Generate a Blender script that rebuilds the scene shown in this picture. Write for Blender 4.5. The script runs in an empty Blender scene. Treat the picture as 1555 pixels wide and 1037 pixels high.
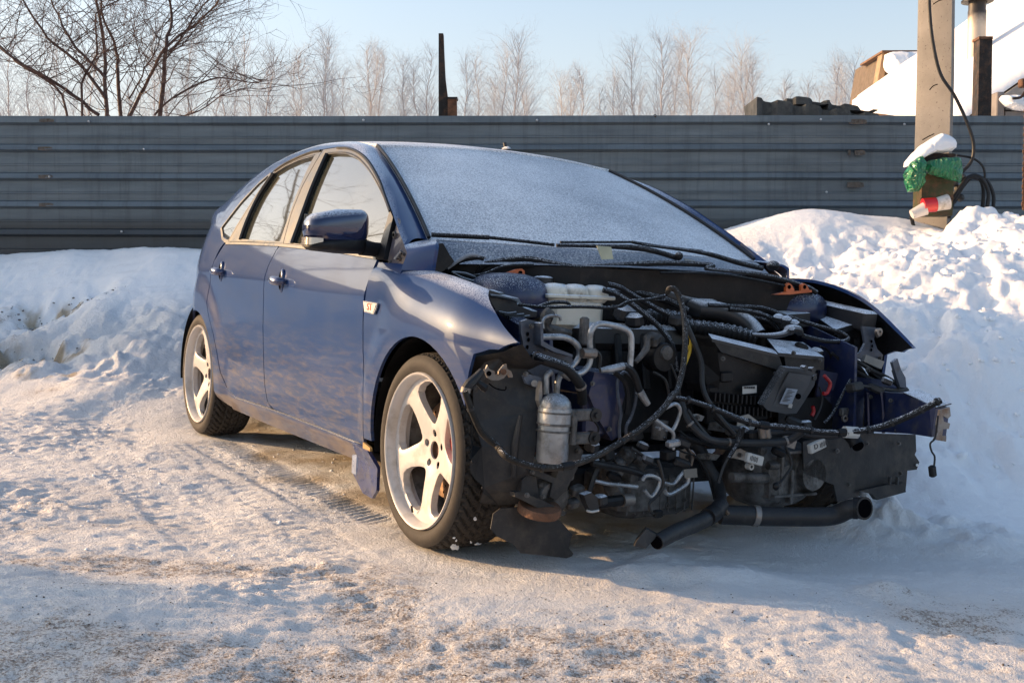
import bpy, math, random
import numpy as np
from mathutils import Vector, Matrix, Euler
from mathutils.geometry import delaunay_2d_cdt
R=math.radians
random.seed(7)
sc=bpy.context.scene
col=sc.collection
# ---------------------------------------------------------------- camera, sky, sun, exposure
HC=0.8840
cam=bpy.data.cameras.new('camera'); co=bpy.data.objects.new('camera',cam); col.objects.link(co)
cam.sensor_width=36; cam.lens=40.3601; cam.clip_start=.05; cam.clip_end=3000
co.location=(0,0,HC); co.rotation_euler=(math.pi/2+(-0.05382),0,0)
sc.camera=co
SUN_EL=R(14.5); SUN_DIR=Vector((-.965,.262,0)).normalized()*math.cos(SUN_EL)+Vector((0,0,math.sin(SUN_EL)))
w=bpy.data.worlds.new('World'); sc.world=w; w.use_nodes=True
nt=w.node_tree; nt.nodes.clear()
sk=nt.nodes.new('ShaderNodeTexSky'); sk.sky_type='NISHITA'; sk.sun_disc=False
sk.sun_elevation=SUN_EL; sk.sun_rotation=math.atan2(SUN_DIR.x,SUN_DIR.y)
sk.altitude=150; sk.air_density=1.0; sk.dust_density=3.6; sk.ozone_density=1.5
bg=nt.nodes.new('ShaderNodeBackground'); bg.inputs['Strength'].default_value=.15
ow=nt.nodes.new('ShaderNodeOutputWorld'); tc=nt.nodes.new('ShaderNodeTexCoord'); sx=nt.nodes.new('ShaderNodeSeparateXYZ'); nt.links.new(tc.outputs['Generated'],sx.inputs[0])
mr=nt.nodes.new('ShaderNodeMapRange'); mr.interpolation_type='SMOOTHERSTEP'; nt.links.new(sx.outputs[2],mr.inputs[0]); mr.inputs[1].default_value=-.02; mr.inputs[2].default_value=.42; mr.inputs[3].default_value=.80; mr.inputs[4].default_value=0
mx_=nt.nodes.new('ShaderNodeMix'); mx_.data_type='RGBA'; nt.links.new(mr.outputs[0],mx_.inputs[0]); nt.links.new(sk.outputs[0],mx_.inputs[6]); mx_.inputs[7].default_value=(2.62,2.72,2.80,1)   # pale frosty haze low in the sky
nt.links.new(mx_.outputs[2],bg.inputs[0]); nt.links.new(bg.outputs[0],ow.inputs[0])
sl=bpy.data.lights.new('sun','SUN'); sl.energy=3.3; sl.angle=R(.6); sl.color=(1,.61,.30)
so=bpy.data.objects.new('sun',sl); col.objects.link(so); so.rotation_euler=(-SUN_DIR).to_track_quat('-Z','Y').to_euler()
sc.view_settings.view_transform='Standard'; sc.view_settings.look='None'; sc.view_settings.gamma=1
sc.view_settings.use_curve_mapping=False; sc.view_settings.exposure=1.1
# ---------------------------------------------------------------- helpers
def tag(o,label=None,cat=None,group=None,kind=None):
    if label:o['label']=label
    if cat:o['category']=cat
    if group:o['group']=group
    if kind:o['kind']=kind
    return o
def link(name,me,parent=None,mat=None):
    o=bpy.data.objects.new(name,me); col.objects.link(o)
    if mat is not None and me is not None: me.materials.append(mat)
    if parent is not None:o.parent=parent
    return o
def mesh(name,v,f,mat=None,parent=None,smooth=True,angle=35):
    me=bpy.data.meshes.new(name); me.from_pydata([tuple(map(float,a)) for a in v],[],[tuple(map(int,a)) for a in f]); me.validate(); me.update()
    if smooth:
        me.polygons.foreach_set('use_smooth',[True]*len(me.polygons))
        if angle<180: me.set_sharp_from_angle(angle=R(angle))
    return link(name,me,parent,mat)
class MB:
    def __init__(s): s.v=[];s.f=[]
    def add(s,v,f):
        n=len(s.v); s.v+=[tuple(a) for a in v]; s.f+=[tuple(i+n for i in q) for q in f]; return s
    def box(s,c,d,rot=(0,0,0),bev=0.,taper=None):
        m=Euler([R(a) for a in rot]).to_matrix(); c=Vector(c); hx,hy,hz=d[0]/2,d[1]/2,d[2]/2
        b=min(bev,hx*.45,hy*.45,hz*.45)
        if b<=0:
            vs=[Vector((x*hx,y*hy,z*hz)) for x in(-1,1) for y in(-1,1) for z in(-1,1)]
            if taper: vs=[Vector((a.x*(taper if a.z>0 else 1),a.y*(taper if a.z>0 else 1),a.z)) for a in vs]
            return s.add([c+m@a for a in vs],[(0,1,3,2),(4,6,7,5),(0,4,5,1),(2,3,7,6),(0,2,6,4),(1,5,7,3)])
        # bevelled box: rounded rectangle rings
        ring=[(hx-b,-hy),(hx,-hy+b),(hx,hy-b),(hx-b,hy),(-hx+b,hy),(-hx,hy-b),(-hx,-hy+b),(-hx+b,-hy)]
        vs=[];fs=[]
        for z,k in((-hz,b),(-hz+b,0),(hz-b,0),(hz,b)):
            t=(taper if (taper and z>0) else 1)
            for x,y in ring:
                vs.append(Vector(((x-math.copysign(k,x) if abs(x)>k else x)*t,(y-math.copysign(k,y) if abs(y)>k else y)*t,z)))
        for r in range(3):
            for i in range(8):
                j=(i+1)%8; fs.append((r*8+i,r*8+j,r*8+8+j,r*8+8+i))
        fs.append(tuple(range(7,-1,-1))); fs.append(tuple(range(24,32)))
        return s.add([c+m@a for a in vs],fs)
    def tube(s,path,r,seg=8,smooth=4,cap=True):
        P=[Vector(a) for a in path]
        rr=list(r) if hasattr(r,'__len__') else [r]*len(P)
        if smooth>1 and len(P)>2:
            Q=[];q=[]
            for i in range(len(P)-1):
                a=P[max(i-1,0)];b=P[i];c=P[i+1];d=P[min(i+2,len(P)-1)]
                for k in range(smooth):
                    t=k/smooth
                    Q.append(.5*((2*b)+(c-a)*t+(2*a-5*b+4*c-d)*t*t+(3*b-a-3*c+d)*t**3)); q.append(rr[i]*(1-t)+rr[i+1]*t)
            Q.append(P[-1]);q.append(rr[-1]); P=Q;rr=q
        n=len(P);vs=[];fs=[];nrm=None
        for i,pt in enumerate(P):
            t=(P[min(i+1,n-1)]-P[max(i-1,0)])
            if t.length<1e-9:t=Vector((0,0,1))
            t.normalize()
            if nrm is None:
                nrm=t.orthogonal().normalized()
            else:
                nrm=(nrm-t*nrm.dot(t))
                if nrm.length<1e-6:nrm=t.orthogonal()
                nrm.normalize()
            b=t.cross(nrm)
            for k in range(seg):
                a=2*math.pi*k/seg; vs.append(pt+(nrm*math.cos(a)+b*math.sin(a))*rr[i])
        for i in range(n-1):
            for k in range(seg):
                j=(k+1)%seg; fs.append((i*seg+k,i*seg+j,(i+1)*seg+j,(i+1)*seg+k))
        if cap: fs.append(tuple(range(seg-1,-1,-1))); fs.append(tuple(range((n-1)*seg,n*seg)))
        return s.add(vs,fs)
    def cyl(s,a,b,r,seg=20,r2=None): return s.tube([a,b],[r,r if r2 is None else r2],seg,1)
    def lathe(s,prof,o=(0,0,0),axis='y',seg=48,rot=None):
        # prof: (radius, offset along the axis)
        vs=[];fs=[];n=len(prof);o=Vector(o)
        for k in range(seg):
            a=2*math.pi*k/seg;c,q=math.cos(a),math.sin(a)
            for r,h in prof:
                v={'y':Vector((r*c,h,r*q)),'z':Vector((r*c,r*q,h)),'x':Vector((h,r*c,r*q))}[axis]
                if rot is not None:v=rot@v
                vs.append(o+v)
        for k in range(seg):
            j=(k+1)%seg
            for i in range(n-1): fs.append((k*n+i,j*n+i,j*n+i+1,k*n+i+1))
        return s.add(vs,fs)
    def plate(s,pts,th):
        P=[Vector(a) for a in pts];t=Vector(th);n=len(P)
        # ear-clipping through cdt in the best plane
        N=Vector((0,0,0))
        for i in range(n): N+=P[i].cross(P[(i+1)%n])
        if N.length<1e-12:N=Vector((1,0,0))
        N.normalize();u=N.orthogonal().normalized();w_=N.cross(u)
        p2=[(q.dot(u),q.dot(w_)) for q in P]
        tris=cdt(p2,[],[])[1]
        vs=P+[q+t for q in P]
        fs=[tuple(q) for q in tris]+[tuple(a+n for a in q[::-1]) for q in tris]+[(i,(i+1)%n,(i+1)%n+n,i+n) for i in range(n)]
        return s.add(vs,fs)
    def ball(s,c,r,n=8,m=12,sq=1.0):
        c=Vector(c);r=r if hasattr(r,'__len__') else (r,r,r);vs=[];fs=[]
        sg=lambda v:math.copysign(abs(v)**sq,v)
        for i in range(n+1):
            t=math.pi*i/n
            for k in range(m):
                a=2*math.pi*k/m
                vs.append(c+Vector((r[0]*sg(math.sin(t))*sg(math.cos(a)),r[1]*sg(math.sin(t))*sg(math.sin(a)),r[2]*sg(math.cos(t)))))
        for i in range(n):
            for k in range(m):
                j=(k+1)%m; fs.append((i*m+k,(i+1)*m+k,(i+1)*m+j,i*m+j))
        return s.add(vs,fs)
    def put(s,name,mat,parent=None,smooth=True,angle=35): return mesh(name,s.v,s.f,mat,parent,smooth,angle)
def inpoly(x,y,poly):
    c=False;n=len(poly);j=n-1
    for i in range(n):
        xi,yi=poly[i];xj,yj=poly[j]
        if (yi>y)!=(yj>y) and x<(xj-xi)*(y-yi)/(yj-yi)+xi:c=not c
        j=i
    return c
def dens(poly,step,closed=True):
    out=[];n=len(poly)
    for i in range(n if closed else n-1):
        a=poly[i];b=poly[(i+1)%n];d=math.hypot(b[0]-a[0],b[1]-a[1]);k=max(1,int(round(d/step)))
        for t in range(k): out.append((a[0]+(b[0]-a[0])*t/k,a[1]+(b[1]-a[1])*t/k))
    if not closed: out.append(tuple(poly[-1]))
    return out
def smoothpoly(pts,k=5,closed=False):
    P=[Vector(a) for a in pts];n=len(P);out=[]
    for i in range(n if closed else n-1):
        a=P[(i-1)%n] if closed else P[max(i-1,0)];b=P[i];c=P[(i+1)%n];d=P[(i+2)%n] if closed else P[min(i+2,n-1)]
        for q in range(k):
            t=q/k; out.append(tuple(.5*((2*b)+(c-a)*t+(2*a-5*b+4*c-d)*t*t+(3*b-a-3*c+d)*t**3)))
    if not closed: out.append(tuple(P[-1]))
    return out
def cdt(poly,holes,inner):
    pts=[Vector(a) for a in poly];edges=[(i,(i+1)%len(poly)) for i in range(len(poly))]
    for h in holes:
        b=len(pts);pts+=[Vector(a) for a in h];edges+=[(b+i,b+(i+1)%len(h)) for i in range(len(h))]
    pts+=[Vector(a) for a in inner]
    V,E,F_,ov,oe,of=delaunay_2d_cdt(pts,edges,[],0,1e-6)
    fs=[]
    for f in F_:
        cx=sum(V[i].x for i in f)/len(f);cy=sum(V[i].y for i in f)/len(f)
        q0,q1,q2=[V[i] for i in f[:3]]
        if len(f)==3 and abs((q1.x-q0.x)*(q2.y-q0.y)-(q1.y-q0.y)*(q2.x-q0.x))<4e-6*max((q1-q0).length,(q2-q0).length,(q2-q1).length,.01)/.02: continue
        if inpoly(cx,cy,poly) and not any(inpoly(cx,cy,h) for h in holes): fs.append(tuple(f))
    # keep the original numbering of the input points
    mp={}
    for k,l in enumerate(ov):
        for a in l: mp.setdefault(k,a)
    V2=[tuple(q) for q in pts];ok=True
    for k in range(len(V)):
        if k not in mp: mp[k]=len(V2);V2.append(tuple(V[k]))
    return V2,[tuple(mp[i] for i in f) for f in fs]
SMOOTHU=[]
def sheet(name,poly,fn,mat,parent,step=.02,holes=(),th=.012,side=-1,edge=.016):
    """panel cut out of a curved surface: real thickness, turned-in edge; fn(u,v)->(x,y,z); side=-1 right, +1 mirrored left"""
    poly=dens(poly,edge);holes=[dens(h,edge) for h in holes]
    us=[a for a,b in poly];vs_=[b for a,b in poly];inner=[]
    u=min(us)+step*.5
    allb=np.array(poly+[q for h in holes for q in h])
    while u<max(us):
        v=min(vs_)+step*.5
        while v<max(vs_):
            if inpoly(u,v,poly) and not any(inpoly(u,v,h) for h in holes):
                if np.min((allb[:,0]-u)**2+(allb[:,1]-v)**2)>(step*.45)**2: inner.append((u,v))
            v+=step
        u+=step
    V2,fs=cdt(poly,holes,inner)
    A=np.array(V2)
    P=fn(A[:,0],A[:,1]);P=np.stack([np.broadcast_to(q,A[:,0].shape) for q in P],-1)
    def ev(a,b): return np.stack([np.broadcast_to(q,A[:,0].shape) for q in fn(a,b)],-1)
    def nrm(e,e2):
        Pu=(ev(A[:,0]+2*e,A[:,1])-ev(A[:,0]-2*e,A[:,1]))+(ev(A[:,0]+e,A[:,1])-ev(A[:,0]-e,A[:,1]))
        Pv=(ev(A[:,0],A[:,1]+2*e2)-ev(A[:,0],A[:,1]-2*e2))+(ev(A[:,0],A[:,1]+e2)-ev(A[:,0],A[:,1]-e2));return Pu,Pv
    Pu,Pv=nrm(.02 if fn in SMOOTHU else .004,.004)
    N=np.cross(Pu,Pv);N/=np.linalg.norm(N,axis=1)[:,None]+1e-12
    # point outwards (away from the middle plane)
    flip=np.sign((N[:,1]*np.where(P[:,1]<0,-1,1)+N[:,2]*.6)); N*=np.where(flip==0,1,flip)[:,None]
    nb=len(poly);rings=[list(range(nb))];b=nb
    for h in holes: rings.append(list(range(b,b+len(h))));b+=len(h)
    # orient faces outward
    F2=[]
    for f in fs:
        n=np.cross(P[f[1]]-P[f[0]],P[f[2]]-P[f[0]])
        F2.append(f if n@N[f[0]]>0 else f[::-1])
    V=[tuple(q) for q in P];n0=len(V);Vi=[tuple(q) for q in (P-N*th)]
    V+=Vi; F2b=[tuple(i+n0 for i in f[::-1]) for f in F2]; F3=F2+F2b
    for r in rings:
        m=len(r)
        for i in range(m):
            a,c=r[i],r[(i+1)%m]; F3.append((a,c,c+n0,a+n0))
    if side>0:
        V=[(x,-y,z) for x,y,z in V];F3=[f[::-1] for f in F3]
    o=mesh(name,V,F3,mat,parent,True,40)
    me=o.data;Ns=np.concatenate([N,-N]);Ns[:,1]*=(-1 if side>0 else 1);nl=[None]*len(me.loops)
    for p_ in me.polygons:
        fn_=p_.normal
        for li in p_.loop_indices:
            q=Vector(Ns[me.loops[li].vertex_index]);nl[li]=q if abs(q.dot(fn_))>.6 or p_.area<2e-6 else fn_.copy()
            if nl[li] is q and q.dot(fn_)<0 and p_.area>=2e-6: nl[li]=-q
    me.normals_split_custom_set([tuple(q) for q in nl])
    if mat is PAINT:
        o.data.materials.append(PLA)
        for p_ in o.data.polygons:
            if len(F2)<=p_.index<2*len(F2): p_.material_index=1
    return o
# value noise
_rs=np.random.RandomState(11);_T=_rs.rand(257,257)
def vn(x,y):
    xi=np.floor(x).astype(int);yi=np.floor(y).astype(int);fx=x-xi;fy=y-yi
    fx=fx*fx*fx*(fx*(fx*6-15)+10);fy=fy*fy*fy*(fy*(fy*6-15)+10)
    a=_T[xi%256,yi%256];b=_T[(xi+1)%256,yi%256];c=_T[xi%256,(yi+1)%256];d=_T[(xi+1)%256,(yi+1)%256]
    return (a*(1-fx)+b*fx)*(1-fy)+(c*(1-fx)+d*fx)*fy-.5
def fbm(x,y,s,o=4,g=.5):
    r=0;a=1
    for i in range(o):
        r=r+a*vn(x/s+17.3*i,y/s+9.1*i);a*=g;s=s/2.03
    return r
def ss(x,a,b):
    t=np.clip((x-a)/(b-a),0,1);return t*t*(3-2*t)
_C=_rs.rand(64,64,3)
def cell(x,y,s):   # rounded lumps
    x=x/s;y=y/s;xi=np.floor(x).astype(int);yi=np.floor(y).astype(int);best=np.zeros_like(x)
    for dx in(-1,0,1):
        for dy in(-1,0,1):
            a=xi+dx;b=yi+dy;c=_C[a%64,b%64];px=a+c[...,0];py=b+c[...,1];r=.35+.5*c[...,2]
            d=((x-px)**2+(y-py)**2)/(r*r)
            best=np.maximum(best,np.sqrt(np.clip(1-d,0,1))*r)
    return best
# ---------------------------------------------------------------- materials
class NT:
    def __init__(s,name):
        s.m=bpy.data.materials.new(name);s.m.use_nodes=True;s.t=s.m.node_tree;s.t.nodes.clear()
        s.o=s.n('OutputMaterial');s.b=s.n('BsdfPrincipled');s.l(s.b.outputs[0],s.o.inputs[0])
    def n(s,k,**kw):
        x=s.t.nodes.new('ShaderNode'+k)
        for a,b in kw.items(): setattr(x,a,b)
        return x
    def l(s,a,b): s.t.links.new(a,b)
    def coord(s,kind='Object',scale=None):
        c=s.n('TexCoord').outputs[kind]
        if scale is not None:
            m=s.n('Mapping');m.inputs['Scale'].default_value=scale if hasattr(scale,'__len__') else (scale,)*3
            s.l(c,m.inputs[0]);c=m.outputs[0]
        return c
    def noise(s,sc_,det=4,rough=.55,vec=None,dist=0):
        x=s.n('TexNoise');x.inputs['Scale'].default_value=sc_;x.inputs['Detail'].default_value=det;x.inputs['Roughness'].default_value=rough;x.inputs['Distortion'].default_value=dist
        s.l(vec if vec is not None else s.coord(),x.inputs['Vector']);return x.outputs['Fac']
    def ramp(s,f,stops):
        x=s.n('ValToRGB');e=x.color_ramp.elements
        while len(e)<len(stops):e.new(.5)
        for i,(p,c) in enumerate(stops):
            e[i].position=p;e[i].color=(c,c,c,1) if not hasattr(c,'__len__') else (*c,1)
        s.l(f,x.inputs[0]);return x.outputs[0]
    def mix(s,f,a,b):
        x=s.n('Mix',data_type='RGBA')
        for q,i in((f,0),(a,6),(b,7)):
            if hasattr(q,'is_linked'):s.l(q,x.inputs[i])
            elif i==0:x.inputs[0].default_value=q
            else:x.inputs[i].default_value=(*q,1)
        return x.outputs[2]
    def math(s,op,a,b=0.,c=None,clamp=False):
        x=s.n('Math',operation=op,use_clamp=clamp)
        for i,q in enumerate((a,b)):
            if hasattr(q,'is_linked'):s.l(q,x.inputs[i])
            else:x.inputs[i].default_value=q
        return x.outputs[0]
    def bump(s,h,st,dist=.01):
        x=s.n('Bump');x.inputs['Strength'].default_value=st;x.inputs['Distance'].default_value=dist;s.l(h,x.inputs['Height']);s.l(x.outputs[0],s.b.inputs['Normal']);return x
    def set(s,**k):
        for a,b in k.items():
            i=s.b.inputs[a.replace('_',' ')]
            if hasattr(b,'is_linked'):s.l(b,i)
            else:i.default_value=(*b,1) if hasattr(b,'__len__') and len(b)==3 else b
        return s
    def upmask(s,lo=.35,hi=.8,grain=0.,gs=180):
        g=s.n('NewGeometry');x=s.n('SeparateXYZ');s.l(g.outputs['Normal'],x.inputs[0]);u=s.n('MapRange');s.l(x.outputs[2],u.inputs[0]);u.inputs[1].default_value=lo;u.inputs[2].default_value=hi
        o=u.outputs[0]
        if grain:
            nz=s.noise(gs,2,.6);o=s.math('MULTIPLY',o,s.math('MULTIPLY_ADD' if False else 'ADD',s.math('MULTIPLY',nz,grain),1-grain*.62),clamp=True)
        return o
def simple(name,c,rough=.6,metal=0.,var=.25,vs=8,bump=0.,bs=60,dirt=None,dirtamt=.0,frost=0.,coat=0.,spec=.5):
    n=NT(name);c=tuple(c)
    f=n.ramp(n.noise(vs,5),[(.3,0),(.7,1)])
    base=n.mix(f,tuple(q*(1-var) for q in c),tuple(min(1,q*(1+var)) for q in c))
    if dirt is not None:
        d=n.ramp(n.noise(vs*2.3,6,.65),[(.62-dirtamt*.5,0),(.80-dirtamt*.35,1)])
        base=n.mix(d,base,dirt)
    rg=n.ramp(n.noise(vs*1.7,4),[(.3,max(.05,rough-.12)),(.7,min(1,rough+.12))])
    if frost>0:
        u=n.upmask(.25,.75)
        nz=n.ramp(n.noise(260,2,.7),[(.62-frost*.3,0),(.70-frost*.22,1)])
        n2=n.ramp(n.noise(22,3,.6),[(.30,.55),(.55,1)])
        fm=n.math('MULTIPLY',n.math('MULTIPLY',u,nz),n2)
        base=n.mix(fm,base,(.74,.78,.84)); rg=n.mix(fm,rg,(.9,.9,.9))
    n.set(Base_Color=base,Roughness=rg,Metallic=metal,Coat_Weight=coat)
    n.b.inputs['Specular IOR Level'].default_value=spec
    if bump: n.bump(n.noise(bs,5,.6),bump)
    return n.m
RUB=simple('rubber',(.009,.009,.010),.55,var=.3,dirt=(.03,.028,.025),dirtamt=.1,bump=.15)
RUBF=simple('frosted_rubber',(.009,.009,.010),.6,var=.3,frost=.40,bump=.15,spec=.25)
HOSE=simple('road_dusted_rubber',(.017,.015,.013),.62,var=.35,frost=.12,dirt=(.045,.038,.03),dirtamt=.25,bump=.15,spec=.25)
PLA=simple('black_plastic',(.008,.008,.009),.5,var=.3,frost=0,bump=.1,dirt=(.022,.021,.020),dirtamt=.15,spec=.28)
PLAF=simple('frosted_plastic',(.016,.016,.018),.5,var=.3,frost=1.0,bump=.1)
LINER=simple('liner_plastic',(.013,.013,.014),.6,var=.4,dirt=(.04,.034,.028),dirtamt=.3,bump=.2,bs=30)
ALU=simple('cast_aluminium',(.34,.35,.36),.42,.75,var=.25,frost=.35,dirt=(.14,.13,.12),dirtamt=.3,bump=.2,bs=90)
ALUC=simple('dirty_casting',(.14,.135,.13),.6,.45,var=.4,dirt=(.04,.036,.032),dirtamt=.45,bump=.5,bs=70)
STEEL=simple('bare_bracket_steel',(.23,.21,.19),.5,.7,var=.3,dirt=(.16,.09,.05),dirtamt=.25,bump=.2)
RUST=simple('rusty_steel',(.16,.075,.04),.8,.2,var=.45,bump=.5,dirt=(.05,.03,.02),dirtamt=.3)
DBLU=simple('inner_body_blue',(.012,.020,.065),.42,.1,var=.3,frost=.25,dirt=(.05,.05,.06),dirtamt=.25,coat=.3)
GBLU=simple('primed_bay_grey_blue',(.07,.085,.115),.5,.1,var=.3,frost=.5,dirt=(.04,.04,.045),dirtamt=.3)
TANK=simple('milky_tank_plastic',(.66,.62,.52),.4,var=.12,frost=.8,dirt=(.28,.25,.2),dirtamt=.15)
ORG=simple('orange_plastic',(.55,.12,.03),.5,var=.15,frost=.15)
REDP=simple('red_plastic',(.30,.010,.012),.45,var=.15)
YEL=simple('yellow_handle',(.6,.4,.03),.5,var=.1)
LABEL=simple('paper_label',(.42,.42,.40),.7,var=.08,dirt=(.3,.28,.25),dirtamt=.15)
INK=simple('label_ink',(.05,.05,.055),.7,var=.05)
WHEEL=simple('white_wheel_paint',(.50,.475,.45),.42,var=.07,vs=5,dirt=(.34,.30,.25),dirtamt=.22,coat=.15)
CAL=simple('red_caliper_paint',(.55,.012,.015),.35,var=.15,coat=.6)
DISC=simple('brake_disc_iron',(.22,.13,.07),.5,.6,var=.35,vs=20,bump=.15)
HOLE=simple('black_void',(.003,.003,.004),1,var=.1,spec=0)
TRIM=simple('window_trim',(.095,.088,.078),.38,.3,var=.1,dirt=(.12,.105,.08),dirtamt=.3)
SEAL=simple('window_seal_rubber',(.008,.008,.009),.5,var=.2)
CHR=simple('clear_indicator_lens',(.55,.50,.44),.12,.6,var=.1,vs=30,coat=1)
def paint_mat():
    n=NT('blue_body_paint');x=n.n('SeparateXYZ');n.l(n.coord(),x.inputs[0]);z=x.outputs[2]
    low=n.n('MapRange');n.l(z,low.inputs[0]);low.inputs[1].default_value=.62;low.inputs[2].default_value=.16
    streak=n.noise(5,6,.6,n.coord('Object',(9,1,.5)));cloud=n.noise(3.4,5,.62,n.coord('Object',(1,1,2.6)),dist=.3);fine=n.noise(60,4,.7)
    a=n.math('ADD',n.math('MULTIPLY',cloud,.72),n.math('MULTIPLY',streak,.18)); a=n.math('ADD',a,n.math('MULTIPLY',fine,.07))
    a=n.math('ADD',a,n.math('MULTIPLY',low.outputs[0],.22))
    d=n.ramp(a,[(.40,.20),(.56,.36),(.74,.66)])
    deep=n.mix(n.noise(2.0,2),(.005,.029,.120),(.008,.038,.148))
    base=n.mix(d,deep,(.054,.076,.125))
    wisp=n.ramp(n.noise(7,9,.70,n.coord('Object',(1.1,1,6.5)),dist=.35),[(.45,0),(.66,.66)])
    wl=n.n('MapRange');n.l(z,wl.inputs[0]);wl.inputs[1].default_value=.70;wl.inputs[2].default_value=.42
    base=n.mix(n.math('MULTIPLY',wisp,wl.outputs[0]),base,(.135,.115,.105))
    sill=n.n('MapRange');n.l(z,sill.inputs[0]);sill.inputs[1].default_value=.262;sill.inputs[2].default_value=.250
    sm_=n.math('MULTIPLY',sill.outputs[0],n.ramp(n.noise(3.5,5),[(.35,.1),(.6,.55)]))
    base=n.mix(sm_,base,(.22,.165,.10))
    # frost dusting on upward faces
    u=n.upmask(.80,.95);g=n.ramp(n.noise(230,2,.7),[(.38,0),(.50,1)])
    base2=n.mix(n.math('MULTIPLY',u,g),base,(.62,.65,.71))
    r=n.ramp(d,[(.2,.32),(.7,.55)])
    n.set(Base_Color=base2,Roughness=r,Metallic=0.,Coat_Weight=n.ramp(d,[(.2,.80),(.7,.40)]),Coat_Roughness=.05)
    n.b.inputs['Specular IOR Level'].default_value=.03
    n.bump(n.noise(2.6,2),.06,.03)
    return n.m
PAINT=paint_mat()
def frost_mat(name,thin=0.):
    n=NT(name);g=n.noise(150,4,.8);g2=n.noise(520,2,.7);big=n.noise(2.2,4,.6)
    k=n.math('ADD',n.math('MULTIPLY',g,.7),n.math('MULTIPLY',g2,.3));k=n.math('ADD',k,n.math('MULTIPLY',n.math('SUBTRACT',big,.5),.25))
    f=n.ramp(k,[(.35+thin,0),(.58+thin,1)])
    base=n.mix(f,(.12,.15,.20),(.86,.89,.92))
    n.set(Base_Color=base,Roughness=n.ramp(f,[(0,.3),(1,.75)]));n.bump(k,.7,.004);return n.m
FROST=frost_mat('frosted_glass',0);FROSTT=frost_mat('thin_frost_on_black',.12);FROSTR=frost_mat('frosted_roof',-.04)
def glass_mat():
    n=NT('dusty_side_glass');d=n.ramp(n.noise(6,6,.6),[(.3,.10),(.75,.24)])
    base=n.mix(d,(.012,.014,.014),(.33,.33,.25))
    n.set(Base_Color=base,Roughness=.03,Coat_Weight=1.,Coat_Roughness=.02,Coat_IOR=1.62);n.b.inputs['IOR'].default_value=1.5
    tr=n.n('BsdfTransparent');tr.inputs[0].default_value=(.35,.38,.36,1);mx=n.n('MixShader');mx.inputs[0].default_value=.82
    n.l(tr.outputs[0],mx.inputs[1]);n.l(n.b.outputs[0],mx.inputs[2]);n.l(mx.outputs[0],n.o.inputs[0]);return n.m
GLASS=glass_mat()
def tyre_mat():
    n=NT('tyre_rubber');d=n.ramp(n.noise(14,6,.65),[(.35,.15),(.7,.7)])
    n.set(Base_Color=n.mix(d,(.012,.010,.009),(.042,.034,.026)),Roughness=.8)
    n.bump(n.noise(90,4,.7),.25,.004);return n.m
TYRE=tyre_mat()
def snow_mat():
    n=NT('trodden_snow');vec=n.coord()
    at=n.n('Attribute');at.attribute_name='dirt';dv=at.outputs['Fac']
    at2=n.n('Attribute');at2.attribute_name='mud';mv=at2.outputs['Fac']
    at3=n.n('Attribute');at3.attribute_name='rough';rv=at3.outputs['Fac']
    g1=n.noise(120,3,.8,vec);g2=n.noise(17,6,.75,vec)
    gr=n.math('ADD',n.math('MULTIPLY',g1,.6),n.math('MULTIPLY',g2,.4))
    lim=n.math('SUBTRACT',1.0,dv)
    m=n.n('MapRange');n.l(gr,m.inputs[0]);lo=n.math('ADD',n.math('MULTIPLY',lim,.42),.30);n.l(lo,m.inputs[1]);n.l(n.math('ADD',lo,.10),m.inputs[2])
    snow=n.mix(n.noise(3.2,5,.6,vec),(.87,.87,.87),(.93,.93,.93))
    stain=n.mix(n.math('MULTIPLY',dv,.46,clamp=True),snow,(.66,.54,.42))
    c=n.mix(n.math('MULTIPLY',m.outputs[0],.82),stain,n.mix(g2,(.15,.085,.045),(.27,.185,.12)))
    c=n.mix(mv,c,n.mix(g1,(.26,.19,.12),(.62,.52,.38)))
    n.set(Base_Color=c,Roughness=.72);n.b.inputs['Specular IOR Level'].default_value=.3
    hh=n.math('ADD',n.math('MULTIPLY',n.noise(38,5,.75,vec),1.),n.math('MULTIPLY',n.noise(150,3,.75,vec),.4))
    b=n.bump(hh,.75,.03);n.l(n.math('MULTIPLY',rv,.9),b.inputs['Strength']);return n.m
SNOW=snow_mat()
def clean_snow():
    n=NT('settled_snow');n.set(Base_Color=n.mix(n.noise(2,4),(.82,.83,.84),(.90,.90,.90)),Roughness=.7)
    n.bump(n.noise(12,6,.65),.4,.03);return n.m
SNOWC=clean_snow()
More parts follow.
